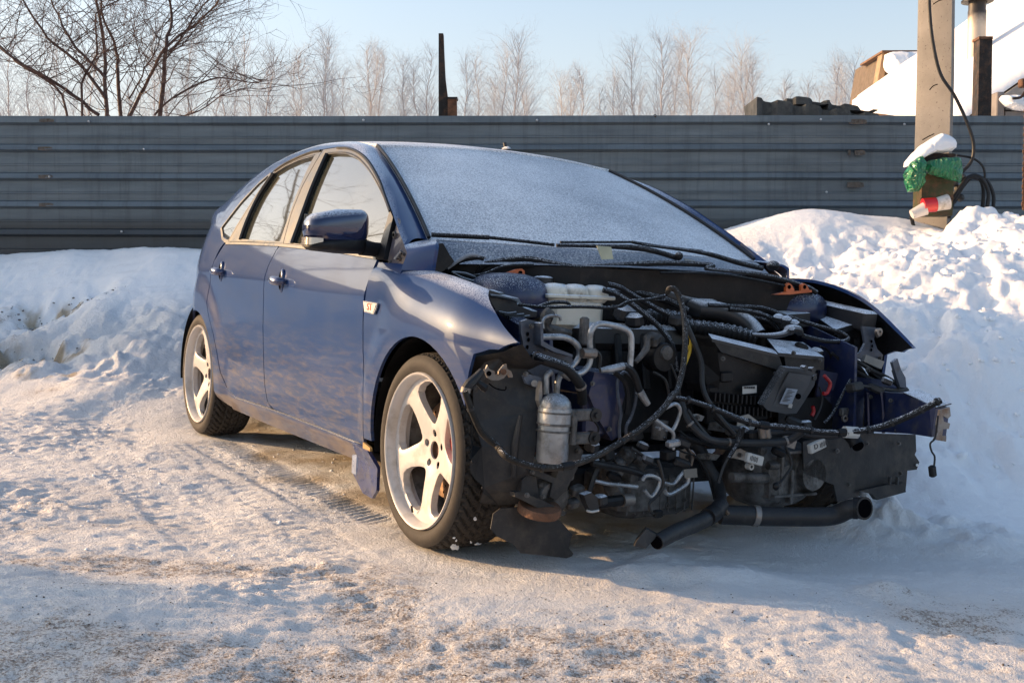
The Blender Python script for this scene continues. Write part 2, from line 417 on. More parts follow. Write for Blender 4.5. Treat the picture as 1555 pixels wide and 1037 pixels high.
# ---------------------------------------------------------------- ground
def smin(a,b,k=.25):
    h=np.clip(.5+.5*(b-a)/k,0,1);return b*(1-h)+a*h-k*h*(1-h)
def ground(x,y):
    x=np.asarray(x,float);y=np.asarray(y,float)
    z=-.047*np.clip(x,-5,2.2)
    # footprint of the car in its own axes (keeps the tyres on firm ground)
    dx=x-.443;dy=y-4.132;lx=dx*.505-dy*.863;ly=dx*.863+dy*.505
    foot=(1-ss(np.abs(lx+1.3),1.9,2.4))*(1-ss(np.abs(ly),.95,1.25))
    # bank on the left, up to the fence
    L=ss(-x,-.3,1.2);fr=y+.10*np.sin(x*2.1)+.25*fbm(x,y,1.1,3)+.10*x*0
    bank=.17*ss(fr,6.2,7.1)+.24*ss(fr,7.15,7.55)+.27*ss(fr,7.6,8.25)+.30*ss(fr,8.15,8.8)
    bank=bank*(.92+.10*np.cos(x*.9+2.))-.10*ss(x,-2.6,-1.2)*ss(y,7.4,8.6)
    # pit in the bank at far left
    pit_=(np.exp(-(((x+3.25)/.26)**2+((y-8.1)/.16)**2))*.17+np.exp(-(((x+3.2)/.38)**2+((y-7.5)/.15)**2))*.22+np.exp(-(((x+2.95)/.1)**2+((y-8.25)/.07)**2))*.08)*(1+1.6*fbm(x,y,.18,4))
    z=z+L*(bank-pit_)
    # lump behind the rear wheel
    z=z+.05*np.exp(-(((x+2.6)/.6)**2+((y-7.15)/.14)**2))*(1+2*fbm(x,y,.25,3))
    # shovelled heap on the right
    d=(x-1.78)*.863+(y-4.3)*.505
    d=d+.22*fbm(x,y,.9,3)
    a=np.interp(d,[-.1,0,.25,.9,1.6,2.6,5],[0,.02,.22,.80,1.03,1.34,1.5])
    b=np.interp(y+.2*fbm(x+5,y,.8,3),[4.35,4.8,5.4,6.1,6.8,7.4,12],[0,.10,.46,.86,1.06,1.08,1.12])+.24*ss(x,2.45,3.0)*ss(y,5.6,6.7)*(1-ss(y,7.2,7.9))
    Rm=ss(x,-.2,1.2)
    heap=np.where(d>-.2,smin(a,b,.22),0)*ss(d,-.1,.35)*ss(y,4.25,5.0)
    # drift against the fence and the hollow round the pole
    fz=.884-.047*0
    drift=1.16+.22*np.exp(-(((x-2.10)/.55)**2))+.10*np.exp(-(((x-2.75)/.3)**2))-.06*ss(x,2.9,3.4)
    back=ss(y,7.1,8.0)
    hb=heap*(1-back)+drift*back*ss(x,.2,1.3)
    z=np.where(x>-.3,z*(1-ss(hb,0,.9)*.9)+np.maximum(hb,0),z)
    # roughness
    lump=Rm*ss(d,.1,.5)*ss(y,4.6,5.3)*(1-ss(y,7.35,7.7))
    z=z+lump*(.070*cell(x+fbm(x,y,.3,3)*.3,y*.8+fbm(x+7,y,.3,3)*.3,.46)+(.022+.05*ss(x,2.3,2.8)*ss(y,5.6,6.4))*cell(x+3+fbm(x,y,.1,2)*.08,y+1+z*.6,.19)+.09*fbm(x,y,.22,5,.58)-.05)
    base=(1-foot)*1.0
    z=z+base*(.045*fbm(x,y,1.3,3)+.020*fbm(x,y*1.3,.38,3)+.005*(.5-np.abs(fbm(x+4,y*1.5,.11,4,.6))*2)+(.007+.009*ss(fbm(x+21,y*1.3,.9,3),-.02,.30))*fbm(x*.8+fbm(x,y,.3,2)*.3,y*1.4,.06,4,.68)) *(1-.6*back*Rm)
    bl=ss(fr,6.6,7.3)*L*(1-ss(y,7.7,8.1))
    z=z+bl*(.05*cell(x+fbm(x,y,.2,3)*.2,y,.36)+.035*cell(x+1+fbm(x,y,.1,3)*.1,y,.13)+.05*fbm(x,y,.2,5,.6)-.03)
    z=z-foot*.004+foot*.006*fbm(x,y,.12,3)
    # tyre ruts and tread prints
    for off,wd in((-.87,.13),(.87,.12)):
        inr=(1-ss(np.abs(ly-off),wd*.8,wd*1.2));rut=inr*ss(-lx,-.15,.1)*(1-ss(-lx,2.3,2.5))*ss(-lx,.35,.5)
        z=z-rut*(.006+.006*(np.sin(lx*150+np.abs(ly-off)*70)>0))
    for c0,sl,w_ in((-1.5,.55,.10),(-1.05,.50,.09)):   # older prints beside the car
        q=(x-c0)-(4.6-y)*sl;inr=(1-ss(np.abs(q),w_,w_*1.25))*ss(y,3.3,3.7)*(1-ss(y,5.4,5.9))
        z=z-inr*(.003+.003*(np.sin(y*95+np.abs(q)*60)>0)*ss(vn(x/.25,y/.25),-.25,.1))
    # chunky tread lumps under the front
    ch=np.exp(-(((x-.35)/.35)**2+((y-3.95)/.22)**2));z=z+ch*.018*(cell(x,y*1.3,.065)-.2)
    # kicked-up snow under the nose and drifts in the gaps
    for px,py,h,s in((1.35,4.35,.17,.20),(.98,4.55,.10,.16),(.55,3.55,.03,.3),(1.7,4.15,.06,.25)):
        z=z+h*np.exp(-(((x-px)/s)**2+((y-py)/(s*.8))**2))*(1+.9*fbm(x,y,.12,4))
    # low ridges in the foreground
    z=z+.030*np.exp(-(((y-2.95-.12*np.sin(x*1.3+1))/.16)**2))*ss(-x,-.6,.2)-.035*np.exp(-(((x+.42)/.28)**2+((y-2.95)/.12)**2))
    z=z+.035*np.exp(-(((x-.55)/.3)**2+((y-3.42)/.06)**2))+.03*np.exp(-(((x-1.1)/.09)**2+((y-3.35)/.05)**2))
    far=ss(y,9.2,11);z=z*(1-far)+far*(.75+.2*fbm(x,y,9,3))
    return z
def axis(segs):
    out=[]
    for a,b,st in segs:
        n=max(1,int(round((b-a)/st)));out+=list(np.linspace(a,b,n,endpoint=False))
    out.append(segs[-1][1]);return np.array(out)
gx=axis([(-900,-100,100),(-100,-20,10),(-20,-7,1),(-7,-4.2,.08),(-4.2,-2.2,.018),(-2.2,1.8,.0105),(1.8,4.2,.016),(4.2,7,.08),(7,20,1),(20,100,10),(100,900,100)])
gy=axis([(-60,-5,10),(-5,1,.5),(1,2.3,.04),(2.3,4.4,.0105),(4.4,6.6,.016),(6.6,9.2,.022),(9.2,12,.1),(12,40,2),(40,200,20),(200,1500,100)])
GX,GY=np.meshgrid(gx,gy);GZ=ground(GX,GY)
nx,ny=len(gx),len(gy)
me=bpy.data.meshes.new('snowy_ground');me.vertices.add(nx*ny)
me.vertices.foreach_set('co',np.stack([GX,GY,GZ],-1).astype(np.float32).ravel())
I=np.arange(nx*ny).reshape(ny,nx);Q=np.stack([I[:-1,:-1],I[:-1,1:],I[1:,1:],I[1:,:-1]],-1).reshape(-1,4)
me.loops.add(Q.size);me.polygons.add(len(Q));me.loops.foreach_set('vertex_index',Q.ravel().astype(np.int32))
me.polygons.foreach_set('loop_start',np.arange(0,Q.size,4,dtype=np.int32))
me.polygons.foreach_set('use_smooth',np.ones(len(Q),bool));me.update(calc_edges=True)
dx=GX-.443;dy=GY-4.132;lx=dx*.505-dy*.863;ly=dx*.863+dy*.505
front=1-ss(GY+.25*fbm(GX,GY,1.2,3),2.9,3.7)
patch=ss(fbm(GX,GY*1.6,.9,5,.62),-.02,.42)
dirt=front*(.15+.40*patch)+.16*(1-ss(GY+.4*fbm(GX,GY,1,3),3.6,4.4))*(1-ss(GX,-.2,.8))+.33*ss(fbm(GX+9,GY*1.5,.8,4),.12,.5)*(1-ss(GY,4.4,5.2))
dirt+=.55*np.exp(-(((GX+1.05)/.42)**2+((GY-3.3)/.13)**2))+.6*np.exp(-(((GX+.36)/.13)**2+((GY-3.05)/.2)**2))+.6*np.exp(-(((GX-.1)/.45)**2+((GY-2.75)/.12)**2))
dirt+=.35*(1-ss(GY,2.55,2.75))
for px,py,sx,sy in((-3.6,8.05,.25,.2),(-3.4,7.6,.2,.2),(-3.15,7.2,.25,.15),(-3.5,7.05,.4,.12),(-2.75,6.75,.15,.1),(1.5,2.9,.2,.05),(1.1,2.75,.15,.03)):
    dirt+=.8*np.exp(-(((GX-px)/sx)**2+((GY-py)/sy)**2))*(.6+1.2*fbm(GX,GY,.15,3))
dirt*=1-ss(GX,1.2,1.8)*ss(GY,3.5,4.2)*.9
dirt*=(1-ss(GY,8.4,8.8))
foot=(1-ss(np.abs(lx+1.45+.1*fbm(GX,GY,.4,3)),1.45,1.75))*(1-ss(np.abs(ly-.0+.25*fbm(GX+2,GY,.3,4)),.62,.98))
mud=foot*(.45+1.3*fbm(GX,GY,.3,4))
mud=np.clip(np.maximum(mud,.9*np.exp(-(((GX-.1)/.5)**2+((GY-3.85)/.16)**2))),0,.92)
pitm=.9*np.exp(-(((GX+3.25)/.24)**2+((GY-8.08)/.11)**2))+.95*np.exp(-(((GX+3.22)/.36)**2+((GY-7.46)/.12)**2))+.6*np.exp(-(((GX+2.85)/.2)**2+((GY-7.0)/.05)**2))
mud=np.maximum(mud,np.clip(pitm*1.5*(1+4*fbm(GX,GY,.10,5,.65))-.2,0,.97))
rough=np.clip(.35+.65*(1-ss(GY,7.6,8.2))-.55*ss(GX,1.2,1.9)*ss(GY,3.8,4.4),.15,1)
for nm,ar in(('dirt',np.clip(dirt,0,.60)),('mud',mud),('rough',rough)):
    a=me.attributes.new(nm,'FLOAT','POINT');a.data.foreach_set('value',ar.astype(np.float32).ravel())
g=link('snow_ground',me,None,SNOW);tag(g,kind='structure')
# ---------------------------------------------------------------- fence
FY=8.95
def fence_mat():
    n=NT('galvanised_fence_steel');v=n.coord('Object',(.6,1,5))
    c=n.mix(n.ramp(n.noise(3,6,.6,v),[(.3,0),(.7,1)]),(.104,.124,.138),(.165,.192,.207))
    st=n.ramp(n.noise(2.2,5,.7,n.coord('Object',(9,1,.5))),[(.50,0),(.75,.55)])
    c=n.mix(st,c,(.055,.062,.065))
    ru=n.ramp(n.noise(1.1,6,.7,n.coord('Object',(2.5,1,.8))),[(.68,0),(.82,.5)])
    c=n.mix(ru,c,(.10,.065,.04))
    # grime that has splashed up the lowest part
    x=n.n('SeparateXYZ');n.l(n.coord(),x.inputs[0]);lo=n.n('MapRange');n.l(x.outputs[2],lo.inputs[0]);lo.inputs[1].default_value=1.42;lo.inputs[2].default_value=1.30
    c=n.mix(n.math('MULTIPLY',lo.outputs[0],.75),c,(.040,.038,.036))
    n.set(Base_Color=c,Roughness=.48,Metallic=.35);n.bump(n.noise(7,3,.5,n.coord('Object',(.5,1,3))),.15,.02);return n.m
FEN=fence_mat()
ztop=(-1.921,8.950,2.142)[2]
def zp(px): return ztop-(px-177)*8.95/1743.33
fence=link('corrugated_fence',None);fence.location=(0,0,0)
tag(fence,'grey horizontally ribbed corrugated steel fence running behind the blue car','fence')
# profile rows (image rows at the left edge give the rib rhythm): each rib = lit slope, dark underside, flat with a small bead
prof=[(ztop+.0,.0),(ztop-.001,-.030),(zp(187),-.034),(zp(190.5),.006)]
rows=[190.5,231,273.5,315.5,357.5]
for i,r in enumerate(rows[:-1]):
    nxt=rows[i+1]
    prof+=[(zp(r+.38*(nxt-r)),.004),(zp(r+.38*(nxt-r)+1.2),-.003),(zp(r+.38*(nxt-r)+3),-.003),(zp(r+.38*(nxt-r)+4),.002),(zp(nxt-13),.004),(zp(nxt-10.5),-.030),(zp(nxt-3.6),-.042),(zp(nxt),.006)]
prof+=[(zp(375),.004),(zp(376.2),-.008),(zp(379),-.006),(zp(392),.004),(zp(396),-.03),(zp(403),-.042),(zp(407),.006),(zp(450),.004)]
def fence_panel(x0,x1,yo,z=0):
    mb=MB();n=len(prof);k=max(2,int((x1-x0)/.5));vs=[];fs=[]
    for i in range(k+1):
        x=x0+(x1-x0)*i/k
        for (zz,yy) in prof: vs.append((x,FY+yo+yy+.008*math.sin(x*1.3),zz+z+.004*math.sin(x*.9)))
    for i in range(k):
        for j in range(n-1): fs.append((i*n+j,i*n+j+1,(i+1)*n+j+1,(i+1)*n+j))
    m=len(vs)
    vs+=[(a,b+.004,c) for a,b,c in vs];fs+=[tuple(q+m for q in f[::-1]) for f in fs]
    for i in(0,k):
        for j in range(n-1): fs.append((i*n+j,i*n+j+1,i*n+j+1+m,i*n+j+m))
    for i in range(k): fs.append((i*n,(i+1)*n,(i+1)*n+m,i*n+m))
    return mesh('fence_panel',vs,fs,FEN,fence,True,20)
seamL=(-3.521,8.950,1.519)[0];seamR=(2.578,8.950,1.773)[0]
pan=seamR-seamL
fence_panel(seamL-.06-pan*1,seamL-.0,0);fence_panel(seamL-.08,seamR+.03,-.008);fence_panel(seamR-.0,seamR+1.75,0)
fence_panel(seamL-pan*2-.1,seamL-pan-.06,-.008)
pr2=prof;prof=[(a-.03,b) for a,b in prof]
fence_panel(seamR+1.7,seamR+5.2,.02);prof=pr2
RUSTP=simple('rust_patch',(.10,.072,.052),.8,.1,var=.5,vs=30,bump=.4,dirt=(.13,.12,.105),dirtamt=.4)
for px,py,wd_,hh in((77,226,22,6),(77,268,22,6),(77,310,22,6),(1296,186,27,8),(1300,232,16,8),(1284,232,4,8),(1294,280,25,9),(80,184,22,5)):
    c=Vector((-3.934,8.950,3.029));cx_=(px-777.5)/1743.33*8.95;cz=zp(py)
    k=8.95/1743.33;mb=MB();w_,h_=wd_*k/2,hh*k/2
    pts=[(cx_+w_*q,FY-.040,cz+h_*s) for q,s in((-1,-.8),(-.3,-1),(.5,-.9),(1,-.7),(.95,.6),(.4,1),(-.6,.9),(-1,.8))]
    mb.plate(pts,(0,.012,0));mb.put('rust_patch',RUSTP,fence,False)
BOLT=simple('bolt_zinc',(.5,.5,.5),.35,.8)
for px,py in((144,186),(555,184),(815,184),(1240,183),(226,227),(83,268),(1405,205),(190,350),(1250,291),(390,352),(1162,190),(1365,190)):
    cx_=(px-777.5)/1743.33*8.95;MB().ball((cx_,FY-.047,zp(py)),.010,6,8).put('bolt',BOLT,fence)
# ---------------------------------------------------------------- things on and behind the fence
DARKM=simple('dark_post_steel',(.022,.018,.016),.7,.3,var=.4,dirt=(.09,.045,.025),dirtamt=.3,bump=.3)
p0=Vector((-0.522,9.050,2.115));k=9.05/1743.33
post=link('fence_post',None);post.location=(p0.x,9.1,.6);tag(post,'tall thin dark jagged post sticking up above the fence over the car roof','post')
def rel(o,pts): return [Vector(q)-o.location for q in pts]
MB().plate(rel(post,[(-0.575,9.060,2.040),(-0.572,9.060,2.798),(-0.536,9.060,2.798),(-0.531,9.060,2.651),(-0.522,9.060,2.458),(-0.502,9.060,2.295),(-0.502,9.060,2.040)]),(0,.09,0)).put('upright',DARKM,post,False)
st=link('post_stub',None);st.location=(p0.x+.07,9.05,1.6);tag(st,'short square rusty stub beside the tall thin post above the fence','post')
MB().plate(rel(st,[(-0.501,9.040,2.037),(-0.501,9.040,2.297),(-0.434,9.040,2.297),(-0.429,9.040,2.037)]),(0,.11,0)).put('stub_body',RUST,st,False)
MB().plate(rel(st,[(-0.503,9.030,2.288),(-0.503,9.030,2.303),(-0.426,9.030,2.303),(-0.426,9.030,2.288)]),(0,.13,0)).put('cap_plate',DARKM,st,False)
nb=link('wire_knot',None);nb.location=(1.104,8.930,2.134);MB().ball((0,0,0),(.014,.014,.012)).tube([(-.02,0,.0),(0,0,.02),(.02,0,-.01)],.003,5).put('knot',DARKM,nb);tag(nb,'tiny dark knot of wire on the top edge of the fence','wire')
# slate sheets stacked on the fence
SLATE=simple('weathered_slate_sheet',(.085,.085,.080),.85,var=.3,bump=.4,dirt=(.045,.045,.045),dirtamt=.35,frost=.1)
def wavy(name,px0,px1,ytop0,ytop1,ybot,D,label,ph,rise=0):
    x0=(px0-777.5)/1743.33*D;x1=(px1-777.5)/1743.33*D
    o=link(name,None);zb=(-0.440,1.000,1.124)[0]*0
    def Z(py): return HC+(424.2-py)/1743.33*D
    o.location=((x0+x1)/2,D,Z(ybot));n=int((x1-x0)/.02)
    vs=[];fs=[]
    for i in range(n+1):
        t=i/n;x=x0+(x1-x0)*t
        u=(x/.23+ph)%1.0;h=1.0 if .12<u<.60 else 0.0
        if u<=.12:h=u/.12
        elif .60<=u<.72:h=1-(u-.60)/.12
        zt=Z(ytop0+(ytop1-ytop0)*t);
        for yy,zz in((-.02-.05*h,zt+.018*h-.02),(-.05*h-.02,Z(ybot)-.0),(.35,Z(ybot)-.0),(.45,zt+.018*h-.02)):
            vs.append((x-o.location.x,yy,zz-o.location.z))
    for i in range(n):
        for j in range(4): fs.append((i*4+j,i*4+(j+1)%4,(i+1)*4+(j+1)%4,(i+1)*4+j))
    fs.append((0,1,2,3));fs.append((n*4+3,n*4+2,n*4+1,n*4))
    mesh('slate_sheet',vs,fs,SLATE,o,True,30);tag(o,label,'roofing sheet','corrugated roofing sheets lying on the fence');return o
wavy('roofing_sheets',1143,1366,152,183,182,9.15,'lower layer of weathered corrugated roofing sheets on the right end of the fence',.1)
wavy('roofing_sheets',1190,1252,149,157,163,9.22,'upper short corrugated roofing sheet lying on top of the other sheets',.35)
wavy('roofing_sheets',1250,1325,157,171,172,9.22,'upper long corrugated roofing sheet sloping down to the right on the stack',.7)
# concrete pole
def conc():
    n=NT('pole_concrete');c=n.mix(n.ramp(n.noise(4,6,.6),[(.3,0),(.7,1)]),(.195,.178,.158),(.275,.252,.225))
    p_=n.ramp(n.noise(70,2,.6),[(.66,0),(.70,1)]);c=n.mix(p_,c,(.10,.08,.07));n.set(Base_Color=c,Roughness=.85);n.bump(n.noise(45,4,.7),.5,.006);return n.m
CONC=conc();PD=7.75
pole=link('concrete_pole',None);pole.location=(2.824,7.750,1.161);tag(pole,'pale concrete utility pole standing in the snow before the fence','utility pole')
def PL(*a): return rel(pole,a)
A=[(2.689,7.750,1.059),(2.702,7.750,2.222),(2.703,7.750,3.558),(2.939,7.750,3.558),(2.953,7.750,2.222),(2.942,7.750,1.059)]
mb=MB();cs=[]
for a,b in((0,5),(1,4),(2,3)):
    l=Vector(A[a])-pole.location;r=Vector(A[b])-pole.location;w_=r.x-l.x;b_=.02
    cs.append([(l.x,l.y+.19,l.z),(l.x+.045,l.y+.13,l.z),(r.x-b_,r.y,r.z),(r.x,r.y+b_,r.z),(r.x,r.y+.25,r.z),(l.x,l.y+.25,l.z)])
vs=[q for c in cs for q in c];vs=[((x+pole.location.x)*(7.75+y)/7.75-pole.location.x,y,z) for x,y,z in vs]
fs=[(i*6+j,i*6+(j+1)%6,(i+1)*6+(j+1)%6,(i+1)*6+j) for i in range(2) for j in range(6)]+[(0,1,2,3,4,5),(17,16,15,14,13,12)]
mb.add(vs,fs);mb.put('shaft',CONC,pole,True,30)
for a in ([(2.799,7.740,2.709),(2.834,7.740,2.731),(2.860,7.740,2.739)],[(2.787,7.740,2.146),(2.810,7.740,2.172),(2.840,7.740,2.183)],[(2.745,7.740,1.815),(2.779,7.740,1.835),(2.823,7.740,1.856)]):
    MB().tube(rel(pole,a),.0035,6).put('concrete_scar',HOLE,pole)
# cable down the pole
cb=link('power_cable',None);cb.location=pole.location;tag(cb,'black cable hanging down the concrete pole and looping behind the box','cable')
MB().tube(rel(cb,[(2.755,7.700,2.829),(2.762,7.700,2.664),(2.786,7.700,2.464),(2.841,7.700,2.248),(2.936,7.700,2.106),(3.016,7.700,1.948),(3.070,7.700,1.797),(3.064,7.700,1.679),(3.006,7.700,1.604),(2.948,7.700,1.562)]),.0115,8).put('cable_sheath',RUB,cb)
MB().tube(rel(cb,[(2.969,7.720,1.712),(3.080,7.720,1.690),(3.149,7.720,1.631),(3.154,7.720,1.547),(3.091,7.720,1.580)]),.008,8).put('cable_sheath',RUB,cb)
lp=link('cable_bundle',None);lp.location=(3.130,7.700,1.431);tag(lp,'bundle of black cable ends bent over into the snow right of the pole','cable')
for a in ([(2.981,7.800,1.417),(3.039,7.800,1.502),(3.106,7.800,1.571),(3.201,7.800,1.554),(3.254,7.800,1.451),(3.249,7.800,1.332)],[(2.970,7.750,1.397),(3.027,7.750,1.532),(3.111,7.750,1.583),(3.164,7.750,1.498),(3.159,7.750,1.337)],[(2.942,7.700,1.427),(3.041,7.700,1.562),(3.125,7.700,1.562),(3.178,7.700,1.461),(3.164,7.700,1.326)],[(2.919,7.700,1.292),(2.943,7.700,1.393),(2.992,7.700,1.478),(3.041,7.700,1.562),(3.109,7.700,1.553)],[(2.658,7.680,1.308),(2.676,7.680,1.240),(2.706,7.680,1.165)]):
    MB().tube(rel(lp,a),.013,8).put('cable',RUB,lp)
for q in((900,720),(915,745),(930,700),(905,770),(925,780)):
    c=Vector((-3.385,7.700,2.730));MB().ball(rel(lp,[Vector(((1100+q[0]/2.593-777.5)/1743.33*7.72,7.74,HC+(424.2-q[1]/2.593)/1743.33*7.72))])[0],.028,6,8).put('clamp',ALUC,lp)
# meter box with bag, snow and bottle
GRNB=simple('green_box_paint',(.055,.062,.022),.6,.2,var=.4,dirt=(.13,.06,.03),dirtamt=.35,bump=.3)
bx=link('meter_box',None);bx.location=(2.804,7.600,1.398);tag(bx,'rusty dark green metal box strapped to the foot of the concrete pole','electrical box')
MB().plate(rel(bx,[(2.679,7.550,1.301),(2.680,7.550,1.705),(2.887,7.550,1.705),(2.890,7.550,1.549),(2.884,7.550,1.301)]),(0,.16,0)).put('box_body',GRNB,bx,False)
MB().plate(rel(bx,[(2.672,7.540,1.403),(2.884,7.540,1.403),(2.884,7.540,1.416),(2.672,7.540,1.416)]),(0,.01,0)).put('box_rib',DARKM,bx,False)
MB().plate(rel(bx,[(2.680,7.530,1.649),(2.689,7.530,1.705),(2.888,7.530,1.701),(2.891,7.530,1.682),(2.707,7.530,1.645)]),(0,.17,0)).put('box_lid',DARKM,bx,False)
sn=link('snow_cap',None);sn.location=(2.727,7.550,1.741);tag(sn,'clump of snow heaped on top of the green box by the pole','snow')
pts=[(2.551,7.500,1.618),(2.605,7.500,1.667),(2.678,7.500,1.732),(2.743,7.500,1.773),(2.826,7.500,1.749),(2.867,7.500,1.724)]

def bagmat():
    n=NT('green_plastic_bag');n.set(Base_Color=n.mix(n.noise(14,4),(.008,.13,.05),(.02,.26,.10)),Roughness=.28,Coat_Weight=.5)
    wv=n.n('TexWave');wv.inputs['Scale'].default_value=9;wv.inputs['Distortion'].default_value=6;n.l(n.coord('Object',(1,1,2.2)),wv.inputs[0])
    n.bump(n.math('ADD',wv.outputs['Fac'],n.noise(25,4)),.9,.02);return n.m
BAG=bagmat();LATE=1
bg_=link('plastic_bag',None);bg_.location=(2.707,7.450,1.573);tag(bg_,'shiny green plastic bag tied round the box on the pole','plastic bag')
def blob(name,cx,cy,D,rx,ry,rz,mat,parent,amp,seed,out=None):
    """crumpled closed surface following an outline drawn in its own plane"""
    rs=np.random.RandomState(seed);n,m=28,44;vs=[];fs=[]
    P=[Vector(q)-parent.location for q in out];c=sum(P,Vector())/len(P)
    def rad(a):
        best=0
        for i in range(len(P)):
            p1=P[i]-c;p2=P[(i+1)%len(P)]-c
            d=(math.cos(a),math.sin(a));ex,ez=p2.x-p1.x,p2.z-p1.z;den=d[0]*ez-d[1]*ex
            if abs(den)<1e-9:continue
            t=(p1.x*ez-p1.z*ex)/den;u=(p1.x*d[1]-p1.z*d[0])/den
            if t>0 and -1e-6<=u<=1+1e-6:best=max(best,t)
        return best
    for i in range(n+1):
        t=math.pi*i/n
        for k_ in range(m):
            a=2*math.pi*k_/m;r=rad(a);f=math.sin(t)**.6;yy=-math.cos(t)*ry
            fold=amp*(math.sin(a*7+3*math.sin(t*2)+seed)+.6*math.sin(a*13+t*5))*math.sin(t)
            vs.append(c+Vector((math.cos(a)*r*f,yy+fold,math.sin(a)*r*f)))
    for i in range(n):
        for k_ in range(m): fs.append((i*m+k_,(i+1)*m+k_,(i+1)*m+(k_+1)%m,i*m+(k_+1)%m))
    return mesh(name,vs,fs,mat,parent)
blob('snow_lump',0,0,0,0,.11,0,SNOWC,sn,.006,11,[(2.566,7.560,1.602),(2.571,7.560,1.648),(2.614,7.560,1.701),(2.674,7.560,1.761),(2.744,7.560,1.805),(2.797,7.560,1.838),(2.860,7.560,1.817),(2.901,7.560,1.780),(2.899,7.560,1.734),(2.849,7.560,1.708),(2.750,7.560,1.705),(2.700,7.560,1.685),(2.659,7.560,1.662),(2.602,7.560,1.624)])
blob('bag_bunch',0,0,0,0,.06,0,BAG,bg_,.012,2,[(2.521,7.440,1.555),(2.568,7.440,1.636),(2.633,7.440,1.682),(2.661,7.440,1.636),(2.657,7.440,1.506),(2.621,7.440,1.449),(2.551,7.440,1.445)])
blob('bag_wrap',0,0,0,0,.05,0,BAG,bg_,.008,5,[(2.654,7.460,1.614),(2.681,7.460,1.647),(2.779,7.460,1.668),(2.886,7.460,1.671),(2.907,7.460,1.622),(2.901,7.460,1.505),(2.799,7.460,1.533),(2.683,7.460,1.565)])
bt=link('reflective_tube',None);bt.location=(2.688,7.420,1.339);tag(bt,'white tube with a red band wedged under the box on the pole','tube')
e=rel(bt,[(2.572,7.420,1.302),(2.657,7.420,1.339),(2.670,7.420,1.346),(2.725,7.420,1.365),(2.738,7.420,1.370),(2.806,7.420,1.383)]);WHT=simple('white_plastic',(.62,.58,.54),.45,var=.1,dirt=(.3,.26,.2),dirtamt=.2)
MB().tube([e[0],e[1]],[.030,.043],16,1).put('white_end',WHT,bt);MB().tube([e[2]-Vector((.028,0,-.012)),e[3]],.047,16,1).put('red_band',CAL,bt);MB().tube([e[3],e[5]],[.043,.050],16,1).put('white_end',WHT,bt)
# rusty chain at the right edge
ch=link('hanging_chain',None);ch.location=(3.040,6.900,1.764);tag(ch,'rusty chain and hook hanging at the right edge of the picture','chain')
kk=6.9/1743.33
def link_mb(c,s,turn):
    mb=MB();P=[]
    for i in range(12):
        a=2*math.pi*i/12;q=Vector((math.cos(a)*.010*s,0,math.sin(a)*.017*s));q.rotate(Euler((0,0,turn)));P.append(Vector(c)+q)
    return mb.tube(P+[P[0]],.0042*s,6,1,False)
for cxp in(1551,1557):
    for i in range(44):
        z=HC+(424.2-(128+i*4.35))/1743.33*6.9;x=(cxp-777.5)/1743.33*6.9
        c=Vector((x+.002*math.sin(i),6.9,z))-ch.location
        if i==0 and cxp==1551:
            first=link_mb((0,0,0),1,0).put('chain_link',RUST,ch);second=link_mb((0,0,0),1,math.pi/2).data if False else None
            first.location=c;base=first.data
        else:
            o=bpy.data.objects.new('chain_link',base);col.objects.link(o);o.parent=ch;o.location=c;o.rotation_euler=(0,0,(i%2)*math.pi/2)
pts=rel(ch,[(2.980,6.900,1.959),(3.027,6.900,1.966),(3.050,6.900,1.997)])
MB().tube(pts,.008,8).put('hook',DARKM,ch)
MB().box(rel(ch,[(ch.location.x+.36,6.97,2.06)])[0],(.7,.06,.05),(0,0,0),.005).put('bracket_beam',RUST,ch)
# dark post at right behind the fence
dp=link('metal_post',None);dp.location=(3.810,9.300,2.149);tag(dp,'wide dark brown square post behind the right end of the fence','post')
MB().plate(rel(dp,[(3.738,9.300,2.070),(3.742,9.300,2.812),(3.843,9.300,2.812),(3.849,9.300,2.070)]),(0,.12,0)).put('post_body',DARKM,dp,False)
MB().plate(rel(dp,[(3.733,9.290,2.802),(3.733,9.290,2.823),(3.843,9.290,2.823),(3.844,9.290,2.802)]),(0,.14,0)).put('post_cap',RUST,dp,False)
# low block wall and snow by the right post
bw=link('block_wall',None);bw.location=(4.279,10.000,2.216);tag(bw,'low grey block wall with snow on it behind the fence at far right','wall')
BLK=simple('grey_block',(.20,.18,.17),.85,var=.25,bump=.4)
for i,(a,b,c_,d_) in enumerate(((1506,1519,142,180),(1520,1560,158,170),(1520,1560,171,184),(1561,1600,158,170))):
    A_=[(-4.396,10.000,3.281)];X0=(a-777.5)/1743.33*10;X1=(b-777.5)/1743.33*10;Z0=HC+(424.2-d_)/1743.33*10;Z1=HC+(424.2-c_)/1743.33*10
    MB().box(rel(bw,[((X0+X1)/2,10.1,(Z0+Z1)/2)])[0],(X1-X0-.006,.2,Z1-Z0-.006),(0,0,0),.008).put('block',BLK,bw)
blob('snow_on_wall',0,0,0,0,.12,0,SNOWC,bw,.01,3,[(4.195,10.000,2.430),(4.217,10.000,2.464),(4.359,10.000,2.469),(4.446,10.000,2.385),(4.447,10.000,2.329),(4.333,10.000,2.340),(4.247,10.000,2.374)])
wd2=link('drifted_snow',None);wd2.location=(3.823,9.300,2.018)
blob('snow_pile',0,0,0,0,.3,0,SNOWC,wd2,.02,7,[(3.556,9.300,1.926),(3.606,9.300,1.970),(3.697,9.300,1.983),(3.831,9.300,1.950),(3.974,9.300,1.946),(4.116,9.300,1.956),(4.362,9.300,1.926),(4.366,9.300,1.784),(3.558,9.300,1.824)])
tag(wd2,'low snow drift lying along the ribs at the right end of the fence','snow')
